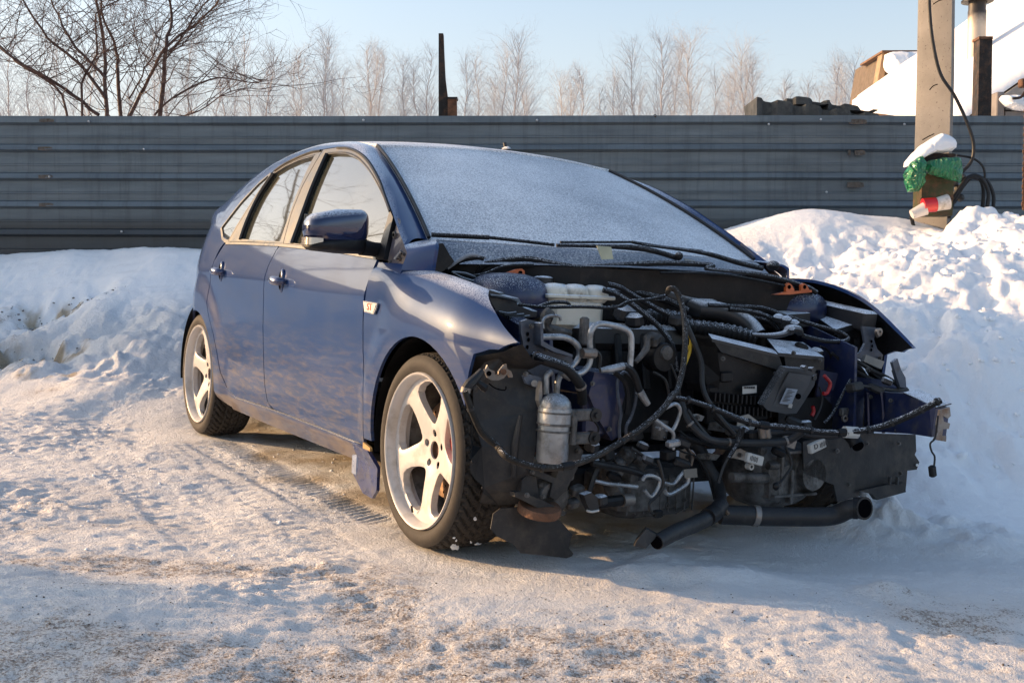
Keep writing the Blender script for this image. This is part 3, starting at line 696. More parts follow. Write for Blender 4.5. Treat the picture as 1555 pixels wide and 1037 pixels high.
# ---------------------------------------------------------------- houses behind
def hx(px,py,D): return Vector(((px-777.5)/1743.33*D,D,HC+(424.2-py)/1743.33*D))
BRW=simple('brown_gable_boards',(.16,.085,.045),.8,var=.3,bump=.3);WALLM=simple('house_wall_render',(.12,.09,.065),.85,var=.2)
hs=link('snowy_house',None);hs.location=hx(1500,180,15);hs.location.z=.8;tag(hs,'house with a long steep roof thick with snow at the right','house')
P1=hx(1447,188,14);P2=hx(1760,-28,14);P4=hx(1285,168,19);P3=P2+(P4-P1)
def slab(P,th,name,mat,parent,amp=.03,n=36,seed=0,smooth=True):
    A_,B_,C_,D_=[Vector(q)-parent.location for q in P];N=(B_-A_).cross(D_-A_).normalized()
    if N.z<0:N=-N
    vs=[];fs=[];m=n
    for i in range(n+1):
        for j in range(m+1):
            u=i/n;v=j/m;q=(A_*(1-u)+B_*u)*(1-v)+(D_*(1-u)+C_*u)*v
            e=min(u,1-u,v,1-v);h=th*min(1,(e/.06))**.5+amp*float(fbm(np.array(q.x+seed),np.array(q.y*2),.8,3))*(e>0)
            vs.append(q+N*h)
    base=len(vs)
    for i in range(n+1):
        for j in range(m+1):
            u=i/n;v=j/m;vs.append((A_*(1-u)+B_*u)*(1-v)+(D_*(1-u)+C_*u)*v-N*.02)
    for i in range(n):
        for j in range(m):
            a=i*(m+1)+j;fs.append((a,a+1,a+m+2,a+m+1));fs.append((base+a,base+a+m+1,base+a+m+2,base+a+1))
    for i in range(n):
        for j0 in(0,m):
            a=i*(m+1)+j0;fs.append((a,a+m+1,base+a+m+1,base+a))
    for j in range(m):
        for i0 in(0,n):
            a=i0*(m+1)+j;fs.append((a,a+1,base+a+1,base+a))
    return mesh(name,vs,fs,mat,parent,smooth,60)
slab((P1,P2,P3,P4),.16,'roof_snow',SNOWC,hs)
N=(P2-P1).cross(P4-P1).normalized();N=N if N.z>0 else -N
slab((P1-N*.10+Vector((.05,0,0)),P2-N*.10,P3-N*.10,P4-N*.10),.05,'roof',BRW,hs,0,2,0,False)
gw=[P1+Vector((.55,.5,-.25)),P2+Vector((0,.5,-.3)),Vector((P2.x,14.5,-.2)),Vector((P1.x+.55,14.5,-.2))]
MB().plate(rel(hs,gw),(0,.25,0)).put('gable_wall',BRW,hs,False)
MB().plate(rel(hs,[P1+Vector((0,-.05,-.05)),P2+Vector((0,-.05,-.05)),P2+Vector((0,-.05,-.22)),P1+Vector((0,-.05,-.22))]),(0,.05,0)).put('barge_board',simple('weathered_board',(.30,.27,.24),.8),hs,False)
MB().box(rel(hs,[hx(1556,165,14.2)])[0]+Vector((.35,.2,-.1)),(.9,.1,.7)).put('window',GLASS,hs,False)
ck=link('stove_chimney',None);ck.location=hx(1474,86,16);tag(ck,'round metal chimney with black cowl rising behind the snowy roof','chimney')
def chm():
    n=NT('sooty_metal_pipe');x=n.n('SeparateXYZ');n.l(n.coord(),x.inputs[0]);k_=n.n('MapRange');n.l(n.math('ADD',x.outputs[2],n.math('MULTIPLY',n.noise(6,4),.25)),k_.inputs[0]);k_.inputs[1].default_value=.48;k_.inputs[2].default_value=.68
    n.set(Base_Color=n.mix(k_.outputs[0],(.52,.44,.35),(.035,.03,.028)),Roughness=.5,Metallic=.3);return n.m
kc=16/1743.33
MB().lathe([(0,-1.6),(13.2*kc,-1.6),(13.2*kc,62*kc),(12.6*kc,64*kc),(12.6*kc,78*kc),(0,78*kc)],(0,0,0),'z',24).put('flue_pipe',chm(),ck)
MB().lathe([(0,79*kc),(23*kc,76*kc),(23*kc,78.5*kc),(17*kc,82*kc),(16*kc,86*kc),(0,92*kc)],(0,0,0),'z',24).put('cowl',PLA,ck)
for a in(0,120,240): MB().cyl((11*kc*math.cos(R(a)),11*kc*math.sin(R(a)),70*kc),(16*kc*math.cos(R(a)),16*kc*math.sin(R(a)),80*kc),.006,6).put('cowl_bracket',PLA,ck)
h2=link('shed',None);h2.location=hx(1350,180,24);h2.location.z=.8;tag(h2,'small gabled outhouse with a snow crust behind the fence left of the pole','shed')
a0=[hx(1320,152,24),hx(1336,83,24),hx(1345,83,24),hx(1345,152,24)]
MB().plate(rel(h2,[hx(1320,185,24),hx(1336,84,24),hx(1400,84,24),hx(1400,185,24)]),(0,2,0)).put('gable_wall',WALLM,h2,False)
MB().plate(rel(h2,[hx(1318,185,23.8),hx(1334,82,23.8),hx(1342,82,23.8),hx(1327,185,23.8)]),(0,.3,0)).put('barge_board',simple('tan_board',(.30,.20,.12),.8),h2,False)
MB().plate(rel(h2,[hx(1333,84,23.7),hx(1333,81,23.7),hx(1420,81,23.7),hx(1420,84,23.7)]),(0,1.5,0)).put('ridge_board',BRW,h2,False)
blob('snow_crust',0,0,0,0,.35,0,SNOWC,h2,.03,9,[hx(*q,23.4) for q in((1337,88),(1345,84),(1400,84),(1410,110),(1400,135),(1360,142),(1352,138),(1347,115),(1338,106))])
blob('snow_crust',0,0,0,0,.6,0,SNOWC,h2,.05,4,[hx(*q,22.8) for q in((1285,168),(1310,158),(1350,146),(1400,124),(1420,120),(1425,190),(1285,190))])
# plank shed beyond the left edge, whose shade lies across the foreground
PLK=simple('grey_brown_plank',(.13,.10,.08),.85,var=.35,bump=.4)
sd_=link('plank_shed',None);sd_.location=(-8.75,3.25,.12);tag(sd_,'low plank shed with a snowy roof standing left of the picture','shed')
pm=None
for i in range(15):
    if pm is None: pm=MB().box((0,0,.78),(.03,.175,1.56),(0,0,0),.004).put('plank',PLK,sd_,False);o=pm
    else: o=pm.copy();col.objects.link(o)
    o.location=(1.2,-1.30+i*.186,.01*(i%3))
for i in range(12):
    for sy in(-1.42,1.42):
        o=pm.copy();col.objects.link(o);o.rotation_euler=(0,0,math.pi/2);o.location=(1.08-i*.186,sy,.008*(i%3))
MB().box((.1,0,1.62),(2.9,3.1,.05),(0,3,0),.01).put('roof',PLK,sd_,False);MB().box((.1,0,1.70),(2.8,3.0,.12),(0,3,0),.05).put('roof_snow',SNOWC,sd_)
# ---------------------------------------------------------------- trees
BARK=simple('dark_bark',(.075,.042,.034),.85,var=.4,vs=12,bump=.3,dirt=(.16,.12,.10),dirtamt=.2)
def frosted_twig():
    n=NT('frosted_birch_twigs');n.set(Base_Color=n.mix(n.noise(.4,3),(.33,.32,.325),(.47,.46,.46)),Roughness=.9);return n.m
BTW=frosted_twig();BBARK=simple('birch_trunk_bark',(.42,.36,.33),.8,var=.3,vs=3)
def seg(mb,a,b,r0,r1,sides):
    t=(b-a);
    if t.length<1e-5:return
    t.normalize();n=t.orthogonal().normalized();c=t.cross(n);vs=[];base=len(mb.v)
    for p_,r in((a,r0),(b,r1)):
        for k_ in range(sides):
            an=2*math.pi*k_/sides;q=p_+(n*math.cos(an)+c*math.sin(an))*r;mb.v.append((q.x,q.y,q.z))
    for k_ in range(sides):
        j=(k_+1)%sides;mb.f.append((base+k_,base+j,base+sides+j,base+sides+k_))
def grow(mb,p0,d,L,r,depth,rs,sides,up=.12,kink=.35,nb=(3,5),n=5):
    a=Vector(p0);d=Vector(d).normalized();pts=[a];step=L/n
    for i in range(n):
        d=(d+Vector((rs.normal(0,kink*.35),rs.normal(0,kink*.35),rs.normal(0,kink*.3)+up*.3))).normalized()
        b=a+d*step;r1=r*(1-.8*(i+1)/n)+r*.12;r0=r*(1-.8*i/n)+r*.12;seg(mb,a,b,r0,r1,sides)
        if depth>0 and i>0:
            for q in range(rs.randint(nb[0],nb[1])):
                if rs.rand()<.62:
                    s=d.orthogonal().normalized();s.rotate(Matrix.Rotation(rs.rand()*6.28,3,d));dd=(d*.75+s*rs.uniform(.5,1.0)+Vector((0,0,up))).normalized()
                    grow(mb,a.lerp(b,rs.rand()),dd,L*rs.uniform(.35,.6),max(r0*.42,.0016),depth-1,rs,3,up,kink,nb,n)
        a=b
def near_tree(label,stems,D,seed,reach=(.5,1.0)):
    rs=np.random.RandomState(seed);o=link('bare_tree',None);b0=Vector(stems[0][0][0]);o.location=(b0.x,D,.8);tag(o,label,'tree','bare trees standing behind the fence')
    tr=MB();tw=MB()
    for P,r in stems:
        r*=.62
        P=[Vector(q)-o.location+Vector((0,rs.normal(0,.05)*i,0)) for i,q in enumerate(P)]
        P=[Vector(q) for q in smoothpoly([(q.x,q.y,q.z) for q in P],4)];n=len(P)
        for i in range(n-1):
            r0=r*(1-.72*i/n);r1=r*(1-.72*(i+1)/n)
            w0=Vector((rs.normal(0,.006),0,rs.normal(0,.004)))
            P[i+1]=P[i+1]+w0;seg(tr,P[i],P[i+1],r0,r1,7)
            d=(P[i+1]-P[i]).normalized()
            for q in range(2):
                if rs.rand()<.70 and i>1:
                    s=Vector((rs.choice([-1,1])*rs.uniform(.5,1.2),rs.normal(0,.5),rs.uniform(-.15,.7)));dd=(d*.5+s).normalized()
                    grow(tw,P[i],dd,rs.uniform(*reach),max(r0*.26,.004),2,rs,4,.10,.55,(1,3),5)
    tr.put('trunk',BARK,o);tw.put('crown',BARK,o);return o
near_tree('bare dark tree with spreading trunks behind the fence at far left',[
 ([(-3.711,10.600,1.937),(-3.717,10.600,2.594),(-3.726,10.600,3.070),(-3.683,10.600,3.425),(-3.694,10.600,3.779)],.036),([(-3.712,10.600,2.535),(-3.952,10.600,2.844),(-4.271,10.600,3.099),(-4.479,10.600,3.454),(-4.593,10.600,3.720)],.028),([(-3.708,10.600,2.713),(-3.949,10.600,2.981),(-4.095,10.600,3.188),(-4.299,10.600,3.484),(-4.412,10.600,3.779)],.024),
 ([(-3.781,10.600,2.386),(-4.137,10.600,2.654),(-4.433,10.600,2.844),(-4.669,10.600,3.022),(-5.025,10.600,3.188)],.028),([(-3.940,10.600,1.937),(-3.920,10.600,2.666),(-3.818,10.600,2.951),(-3.704,10.600,3.248),(-3.460,10.600,3.484)],.022),([(-4.019,10.600,1.937),(-4.108,10.600,2.565),(-4.375,10.600,2.773),(-4.670,10.600,2.981),(-4.964,10.600,3.248)],.022)],10.6,3)
near_tree('bare dark tree with leaning twin trunks behind the fence beside the far left one',[
 ([(-3.669,11.000,1.977),(-3.731,11.000,2.721),(-3.830,11.000,3.091),(-3.855,11.000,3.398),(-3.898,11.000,3.766)],.034),([(-3.636,11.000,2.424),(-3.512,11.000,2.721),(-3.239,11.000,3.029),(-2.998,11.000,3.306),(-2.721,11.000,3.521),(-2.531,11.000,3.766)],.030),([(-3.387,11.000,1.977),(-3.306,11.000,2.721),(-3.226,11.000,3.078),(-3.245,11.000,3.398),(-3.277,11.000,3.766)],.040),
 ([(-3.239,11.000,3.029),(-3.099,11.000,3.183),(-2.972,11.000,3.398),(-2.843,11.000,3.705)],.022),([(-3.392,11.000,2.442),(-3.139,11.000,2.647),(-2.793,11.000,2.813),(-2.531,11.000,2.795),(-2.294,11.000,2.764)],.017),([(-3.205,11.000,2.411),(-2.985,11.000,2.486),(-2.670,11.000,2.659),(-2.357,11.000,2.702)],.013),([(-3.633,11.000,2.597),(-3.509,11.000,2.906),(-3.349,11.000,3.152),(-3.376,11.000,3.398)],.014)],11,5)
near_tree('leaning leafless tree beyond the left edge whose boughs show in the car windows',[
 ([(-8.5,12,.8),(-8.2,12,2.4),(-7.6,11.8,3.4),(-6.6,11.6,4.0),(-5.6,11.5,4.2)],.06),([(-8.5,12,1.6),(-8.9,11.6,3.0),(-9.6,11.2,4.2),(-10,11,5.4)],.06),([(-8.4,12,1.8),(-7.2,11.6,2.6),(-6.0,11.2,3.0),(-5.2,11,3.1)],.04),([(-8.4,12,2.2),(-8.0,11.3,3.6),(-8.3,10.8,5.0)],.05)],12,8,(.8,1.5))
# far birches, frosted
def birch_mesh(seed,H=12.,spread=1.):
    rs=np.random.RandomState(seed);tr=MB();tw=MB();n=14;p0=Vector((0,0,0));P=[p0]
    for i in range(n):
        p0=p0+Vector((rs.normal(0,.10),rs.normal(0,.10),H/n));P.append(p0)
    for i in range(n):
        r0=.11*(1-.93*i/n);r1=.11*(1-.93*(i+1)/n);seg(tr,P[i],P[i+1],max(r0,.012),max(r1,.010),5)
        if i>=3:
            for q in range(11):
                t=i/n;L=spread*(H*.30*(1-t)**.6+.5)*rs.uniform(.5,1.05);a=rs.rand()*6.28;d=Vector((math.cos(a)*.62,math.sin(a)*.62,1.0+.2*rs.rand()))
                grow(tw,P[i].lerp(P[i+1],rs.rand()),d,L,max(r0*.25,.011),2,rs,3,-.05,.34,(2,4),4)
    return tr,tw
bm=[]
for s_ in range(5):
    tr,tw=birch_mesh(40+s_,12,[1,.8,1.25,.9,1.1][s_]);bm.append((tr,tw))
protos=[None]*5
rs=np.random.RandomState(5)
# (image column of the trunk, image row of the top, distance, kind)
BL=[(385,80,62,0),(405,72,60,3),(430,85,66,1),(455,98,70,3),(480,70,58,2),(512,70,64,1),(548,86,60,3),(562,74,66,0),(590,88,70,1),(612,95,64,4),(640,100,70,3),(655,85,62,1),(700,92,60,3),(716,88,66,1),(745,90,62,2),(776,66,56,4),(800,96,72,1),(845,125,75,2),(862,118,72,0),(885,135,78,3),(915,140,78,1),(940,135,80,3),(968,82,60,2),(990,68,56,4),(1015,78,60,0),(1045,66,57,2),(1075,115,72,3),(1100,112,72,1),(1118,95,64,0),(1140,80,60,2),(1165,100,66,3),(1195,125,74,1),(1222,130,76,3),(1250,122,72,1),(1280,95,62,0),(1300,104,66,2),(345,90,66,1),(320,100,70,3),(298,70,62,0),(262,60,60,1),(225,80,66,3),(120,75,62,0),(78,70,60,2),(52,80,66,1),(15,60,60,3),(-30,70,62,0)]
sec=['far left','left','centre left','centre','centre right','right']
cnt={}
for q in range(22): BL.append((int(-20+q*63+rs.randint(-14,14)),int(rs.randint(112,152)),int(rs.randint(84,100)),int(rs.randint(0,5))))
BL.sort()
for i,(px,py,D,kd) in enumerate(BL):
    X=(px-777.5)/1743.33*D;top=HC+(424.2-py)/1743.33*D;s_=(top-.8)/12.
    prev=BL[i-1][0] if i else 0
    if protos[kd] is None:
        o=link('birch_tree',None);tr,tw=bm[kd];t1=tr.put('trunk',BBARK,o);t2=tw.put('crown',BTW,o);protos[kd]=(t1.data,t2.data)
    else:
        o=bpy.data.objects.new('birch_tree',None);col.objects.link(o)
        for nme,dta in zip(('trunk','crown'),protos[kd]):
            q=bpy.data.objects.new(nme,dta);col.objects.link(q);q.parent=o
    o.location=(X,D,.7);o.scale=(s_*rs.uniform(.85,1.1),)*2+(s_,);o.rotation_euler=(rs.normal(0,.035),rs.normal(0,.035),rs.rand()*6.28)
    if px>1330: where='near the shed'
    elif px>1235: where='left of the shed roof'
    elif px>1130: where='above the stack of roofing sheets'
    elif px>950: where='above the right of the windscreen'
    elif px>820: where='above the middle of the windscreen'
    elif px>694: where='just right of the tall thin post'
    elif px>600: where='just left of the tall thin post'
    elif px>470: where='above the car roof'
    elif px>360: where='between the dark trees and car roof'
    else: where='behind the dark bare trees'
    kindn=['slim upright','narrow sparse','broad bushy','medium thin','wide drooping'][kd]
    cnt[where]=cnt.get(where,0)+1;od=['first','second','third','fourth','fifth','sixth','seventh','eighth','ninth','tenth','eleventh','twelfth','thirteenth','fourteenth','fifteenth','sixteenth','seventeenth','eighteenth','nineteenth','twentieth'][cnt[where]-1]
    tall='tall' if py<90 else ('low' if py>115 else 'middling')
    tag(o,'%s frosted birch, %s from left %s'%(kindn.split()[0],od,where),'tree','frosted birches on the horizon')
# ================================================================ the car
def ip(x,t): 
    return np.interp(x,[a for a,b in t],[b for a,b in t])
def sm(x,a,b):
    t=np.clip((x-a)/(b-a),0,1);return t*t*(3-2*t)
def zcrease(x): return ip(x,[(-3.4,.87),(-2.6,.858),(-1.5,.83),(-.45,.80),(.2,.78)])
def zbelt(x): return ip(x,[(-3.4,1.03),(-2.6,1.01),(-1.5,.985),(-.3,.94),(.2,.92)])
def plan(x): # inward shift towards the ends
    t=np.clip(-2.62-x,0,2); f=np.clip((x-.0)/.6,0,1)
    return .30*t*t/(t+.12)+.085*f**2.2
def flare(x,z):
    o=0
    for cx_ in (0.,-2.64):
        r=np.hypot(x-cx_,z-.33)
        o=o+.019*(1-sm(r,.40,.52))*(1-sm(-(z-.33)*1.,.05,.2))
    return o
def Y(x,z):
    x=np.asarray(x,float);z=np.asarray(z,float)
    zc=zcrease(x);zb=zbelt(x)
    y=np.where(z<.26,.872-(.26-z)*.5,
      np.where(z<zc,.872+.026*np.clip((z-.26)/(zc-.26),0,1)**.6 ,0))
    up=.898-.036*(np.clip((z-zc)/(zb-zc),0,1))**1.25
    dz=np.clip(z-zb,0,None)
    y=np.where(z>=zc,np.where(z<zb,up,.862-.33*dz-.25*dz**2),y)
    return -(y-plan(x)*(1+.25*np.clip((z-.9)/.4,0,1))+flare(x,z))
# fender: s 0..1 lower part = z .19...zc ; s>1 : roll over the top to the bonnet line
def zh(x): return ip(x,[(-.75,.925),(-.42,.922),(-.135,.902),(0,.886),(.1,.87),(.21,.85),(.35,.80),(.52,.735)])
def yh(x): return ip(x,[(-.75,.80),(-.135,.79),(.0,.78),(.21,.765),(.35,.77),(.52,.80)])
def Fn(x,s):
    x=np.asarray(x,float);s=np.asarray(s,float)
    z0=.70-.03*np.clip(x/.5,0,1)
    # bezier from (Y(x,z0),z0) rising vertical, to (yh,zh) arriving flat
    t=np.clip(s-1,0,1)
    y0=-Y(x,z0);H=zh(x);G=yh(x);kk=1-sm(x,-.38,.0)
    hh=np.maximum(H-z0,.02)
    P0=(y0,z0);P1=(y0+.0,z0+hh*(.62+.33*kk));P2=(G+(y0-G)*(.62+.33*kk),H-.003);P3=(G,H)
    b=lambda i:(1-t)**3*P0[i]+3*(1-t)**2*t*P1[i]+3*(1-t)*t*t*P2[i]+t**3*P3[i]
    zl=.19+(z0-.19)*np.clip(s,0,1)
    y=np.where(s<1,-Y(x,zl),b(0));z=np.where(s<1,zl,b(1))
    return -y,z

car=link('stripped_car',None)
CM=Matrix([[0.504548, 0.862116, 0.046762], [-0.863059, 0.505103, -5.9e-05], [-0.02367, -0.040329, 0.998906]]).to_4x4();CM.translation=Vector((0.443,4.132,-0.021));car.matrix_world=CM
tag(car,'blue five-door hatchback with its bonnet, bumper and headlamps missing, parked in the snow','car')
def sidef(x,z): return x,Y(x,z),z
def fendf(x,s): y,z=Fn(x,s);return x,y,z
def both(name,poly,fn,mat,**k):
    out=[]
    for sd in(-1,1): out.append(sheet(name,poly,fn,mat,car,side=sd,**k))
    return out
def arch(cx,r,a0,a1,n=16,cz=.33): return [(cx+r*math.cos(R(a0+(a1-a0)*i/n)),cz+r*math.sin(R(a0+(a1-a0)*i/n))) for i in range(n+1)]
# shut lines (car side view, metres)
G=.0035
fgap=[(-.424,.935),(-.446,.864),(-.456,.80),(-.464,.72),(-.462,.612),(-.445,.50),(-.425,.426),(-.418,.268)]
bgap=[(-1.471,.990),(-1.514,.96),(-1.560,.887),(-1.575,.812),(-1.585,.626),(-1.575,.458),(-1.560,.36),(-1.530,.30),(-1.483,.276)]
rgap=[(-2.309,1.0),(-2.355,.97),(-2.395,.905),(-2.414,.835),(-2.430,.765),(-2.425,.700),(-2.380,.63),(-2.300,.548),(-2.240,.458),(-2.200,.368),(-2.140,.298),(-2.017,.267)]
def off(l,d): return [(x+d,z) for x,z in l]
mlo=[(-.428,.932),(-.851,.957),(-1.463,.979),(-2.0,.989),(-2.309,.992)]
# front door: fgap down, bottom, bgap up
fd=off(fgap[1:],-G)+[(-.9,.275),(-1.45,.277)]+off(bgap[::-1],G)[1:]+[(-.851,.955),(-.43,.930)]
fdo=both('front_door',fd,sidef,PAINT,step=.03)
rd=off(bgap[1:],-G)+[(-1.75,.273),(-2.0,.267)]+off(rgap[::-1],G)[1:-2]+[(-2.30,.990),(-1.9,.986),(-1.50,.978)]
rdo=both('rear_door',rd,sidef,PAINT,step=.03)
# sill and skirt
both('sill',[(-2.16,.19),(-1.627,.184),(-.56,.188),(-.50,.262),(-.9,.268),(-1.45,.270),(-2.01,.261),(-2.12,.29),(-2.17,.25)],sidef,PAINT,step=.03)
# rear quarter with bumper corner; arch opening swept round the wheel
ra=arch(-2.64,.335,-14,188,22,.315)
qp=off(rgap[2:],-G)+[(-2.02,.262),(-2.115,.265),(-2.165,.245)][1:2]+[(-2.17,.20)]+ra+[(-2.985,.20),(-3.30,.24),(-3.42,.30),(-3.43,.80),(-3.36,1.0),(-3.25,1.10),(-2.62,1.10),(-2.475,1.085),(-2.45,1.07),(-2.36,1.028),(-2.30,1.015),(-2.275,1.008),(-2.312,1.0),(-2.360,.968)]
both('rear_quarter_panel',qp,sidef,PAINT,step=.03)
# front wing
fa=[(x,z) for x,z in arch(0,.352,188,28,22,.335)]
def s_of(z,x):
    z0=.70-.03*max(0,min(1,x/.5));return (z-.19)/(z0-.19)
fw=[(-.418+G,s_of(.30,0)),(-.345,s_of(.30,0))]+[(x,s_of(z,x)) for x,z in fa if z>.31]
fw+=[(.335,.955),(.438,1.032),(.509,1.324),(.480,1.41),(.450,1.488),(.385,1.628),(.315,1.764),(.25,1.90),(.216,1.99),(.16,2.0),(.0,2.0),(-.10,2.0),(-.20,2.0),(-.30,2.0),(-.36,2.0),(-.424+G,2.0)]
fw+=[(x+G,s_of(z,0)) for x,z in fgap[2:-1]]
SMOOTHU.append(None)
def fendf2(x,s):
    y,z=Fn(x,s);return x,y,z
SMOOTHU.append(fendf2)
wing=both('front_wing',fw,fendf2,PAINT,step=.028)
for v in wing[1].data.vertices:
    t=min(1,max(0,(v.co.x+.35)/.87));v.co.z+=.055*math.sin(math.pi*t)*min(1,max(0,(v.co.z-.6)/.2));v.co.y+=.03*math.sin(math.pi*t)*min(1,max(0,(v.co.z-.6)/.2))
SKB=simple('skirt_blue',(.015,.028,.11),.3,var=.2,coat=.6,dirt=(.06,.055,.06),dirtamt=.25)
# skirt end hanging below the sill in front of the front wheel gap
both('skirt_flap',[(-.548,.262),(-.556,.17),(-.60,.14),(-.50,.085),(-.40,.085),(-.362,.12),(-.360,.262)],lambda x,z:(x,Y(x,np.maximum(z,.2))-.012,z),SKB,step=.03)
MB().box((-.585,Y(-.585,.2)-.005,.175),(.05,.02,.075),(0,0,0),.006).put('torn_clip',simple('pale_blue_edge',(.28,.33,.45),.3,.2,coat=1),car)
MB().plate([(-.418,Y(-.418,.28)-.004,.285),(-.352,Y(-.35,.28)-.004,.275),(-.352,Y(-.35,.28)-.004,.262),(-.418,Y(-.418,.28)-.004,.262)],(0,.01,0)).put('rust_stain_strip',simple('dirty_strip',(.35,.22,.08),.7),car,False)
# wing crease over the arch, door handles, badge, filler flap
for sd,D in((-1,fdo[0]),(1,fdo[1])):
    pass
def handle(parent,x,z,sd):
    y0=float(Y(x,z));s=-sd
    def P(a,b,c): return (x+a,(y0+b)*s,z+c)
    m=MB();seg_=24
    ring=[];
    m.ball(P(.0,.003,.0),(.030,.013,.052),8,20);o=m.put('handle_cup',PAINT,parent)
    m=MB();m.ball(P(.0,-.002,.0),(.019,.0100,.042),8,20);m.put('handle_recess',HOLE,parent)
    m=MB();m.tube([P(-.072,-.008,.002),P(-.055,-.024,.002),P(0,-.034,.0),P(.045,-.026,-.002),P(.058,-.006,-.002)],[.010,.017,.020,.018,.011],12,4);m.put('door_handle',PAINTC,parent)
def paintc():
    n=NT('clean_blue_gloss');n.set(Base_Color=n.mix(n.noise(5),(.03,.04,.10),(.06,.07,.14)),Roughness=.15,Metallic=.5,Coat_Weight=1.,Coat_Roughness=.03);return n.m
PAINTC=paintc()
for sd in(-1,1):
    D=fdo[0 if sd<0 else 1];D2=rdo[0 if sd<0 else 1]
    handle(D,-1.345,.832,-1 if sd<0 else 1) if sd<0 else handle(D,-1.345,.832,1)
    handle(D2,-2.235,.856,-1 if sd<0 else 1)
# badge on the right wing
bb=[(-.443,.784),(-.318,.780),(-.326,.765),(-.350,.741),(-.430,.745)]
def onside(q,o=.0): return (q[0],float(Y(q[0],q[1]))-o,q[1])
bd=MB().plate([onside(q,.004) for q in bb],(0,-.006,0)).put('wing_badge',simple('chrome_rim',(.55,.55,.55),.25,.8),car,False)
bc=Vector((-.385,0,.763))
MB().plate([onside((bc.x+(q[0]-bc.x)*.86,bc.z+(q[1]-bc.z)*.78),.0105) for q in bb],(0,-.001,0)).put('badge_plate',simple('badge_white',(.62,.58,.52),.4),bd,False)
def text(s,size,mat,parent,M_,ext=.0008,name='lettering'):
    c=bpy.data.curves.new(name,'FONT');c.body=s;c.size=size;c.extrude=ext;c.align_x='CENTER';c.align_y='CENTER';c.resolution_u=3
    t=bpy.data.objects.new('tmp',c);col.objects.link(t);dg=bpy.context.evaluated_depsgraph_get();me=bpy.data.meshes.new_from_object(t.evaluated_get(dg));bpy.data.objects.remove(t)
    me.transform(M_);o=link(name,me,parent);me.materials.clear();me.materials.append(mat);return o
rotR=Matrix(((1,0,0),(0,0,-1),(0,1,0))).to_4x4()   # text facing -y (car right side)
yb=float(Y(-.385,.763))-.0125
text('ST',.034,simple('badge_red_print',(.5,.06,.03),.5),bd,Matrix.Translation((-.380,yb,.764))@rotR@Matrix.Scale(1.25,4,(1,0,0)))
# ------------------------------------------------ greenhouse, right and left
qg=[(-2.455,1.075),(-2.312,1.201),(-2.173,1.292),(-2.080,1.332),(-2.066,1.323),(-2.109,1.25),(-2.152,1.176),(-2.201,1.095),(-2.254,1.007),(-2.30,1.010),(-2.36,1.022)]
rg_=[(-2.078,1.013),(-2.090,1.112),(-2.080,1.232),(-2.027,1.332),(-1.901,1.365),(-1.747,1.386),(-1.568,1.392),(-1.563,1.332),(-1.545,1.244),(-1.510,1.10),(-1.495,.998)]
fg=[(-1.352,.992),(-1.36,1.091),(-1.394,1.231),(-1.429,1.389),(-1.344,1.387),(-1.192,1.375),(-1.05,1.347),(-.927,1.309),(-.799,1.261),(-.66,1.199),(-.477,1.106),(-.474,1.098),(-.444,1.018),(-.437,.948)]
fo_r=[(-1.499,1.413),(-1.332,1.411),(-1.199,1.399),(-1.054,1.369),(-.893,1.319),(-.701,1.236),(-.592,1.177),(-.470,1.108),(-.440,1.015),(-.430,.940)]
def rev(a): return a[::-1]
def pane(poly,sd,parent,d=.014):
    return sheet('window_pane',poly,lambda x,z:(x,Y(x,z)+d,z),GLASS,parent,side=sd,step=.05,th=.004,edge=.04)
def grow_poly(P,d):
    c=(sum(x for x,z in P)/len(P),sum(z for x,z in P)/len(P))
    return [(x+(x-c[0])/math.hypot(x-c[0],z-c[1])*d,z+(z-c[1])/math.hypot(x-c[0],z-c[1])*d) for x,z in P]
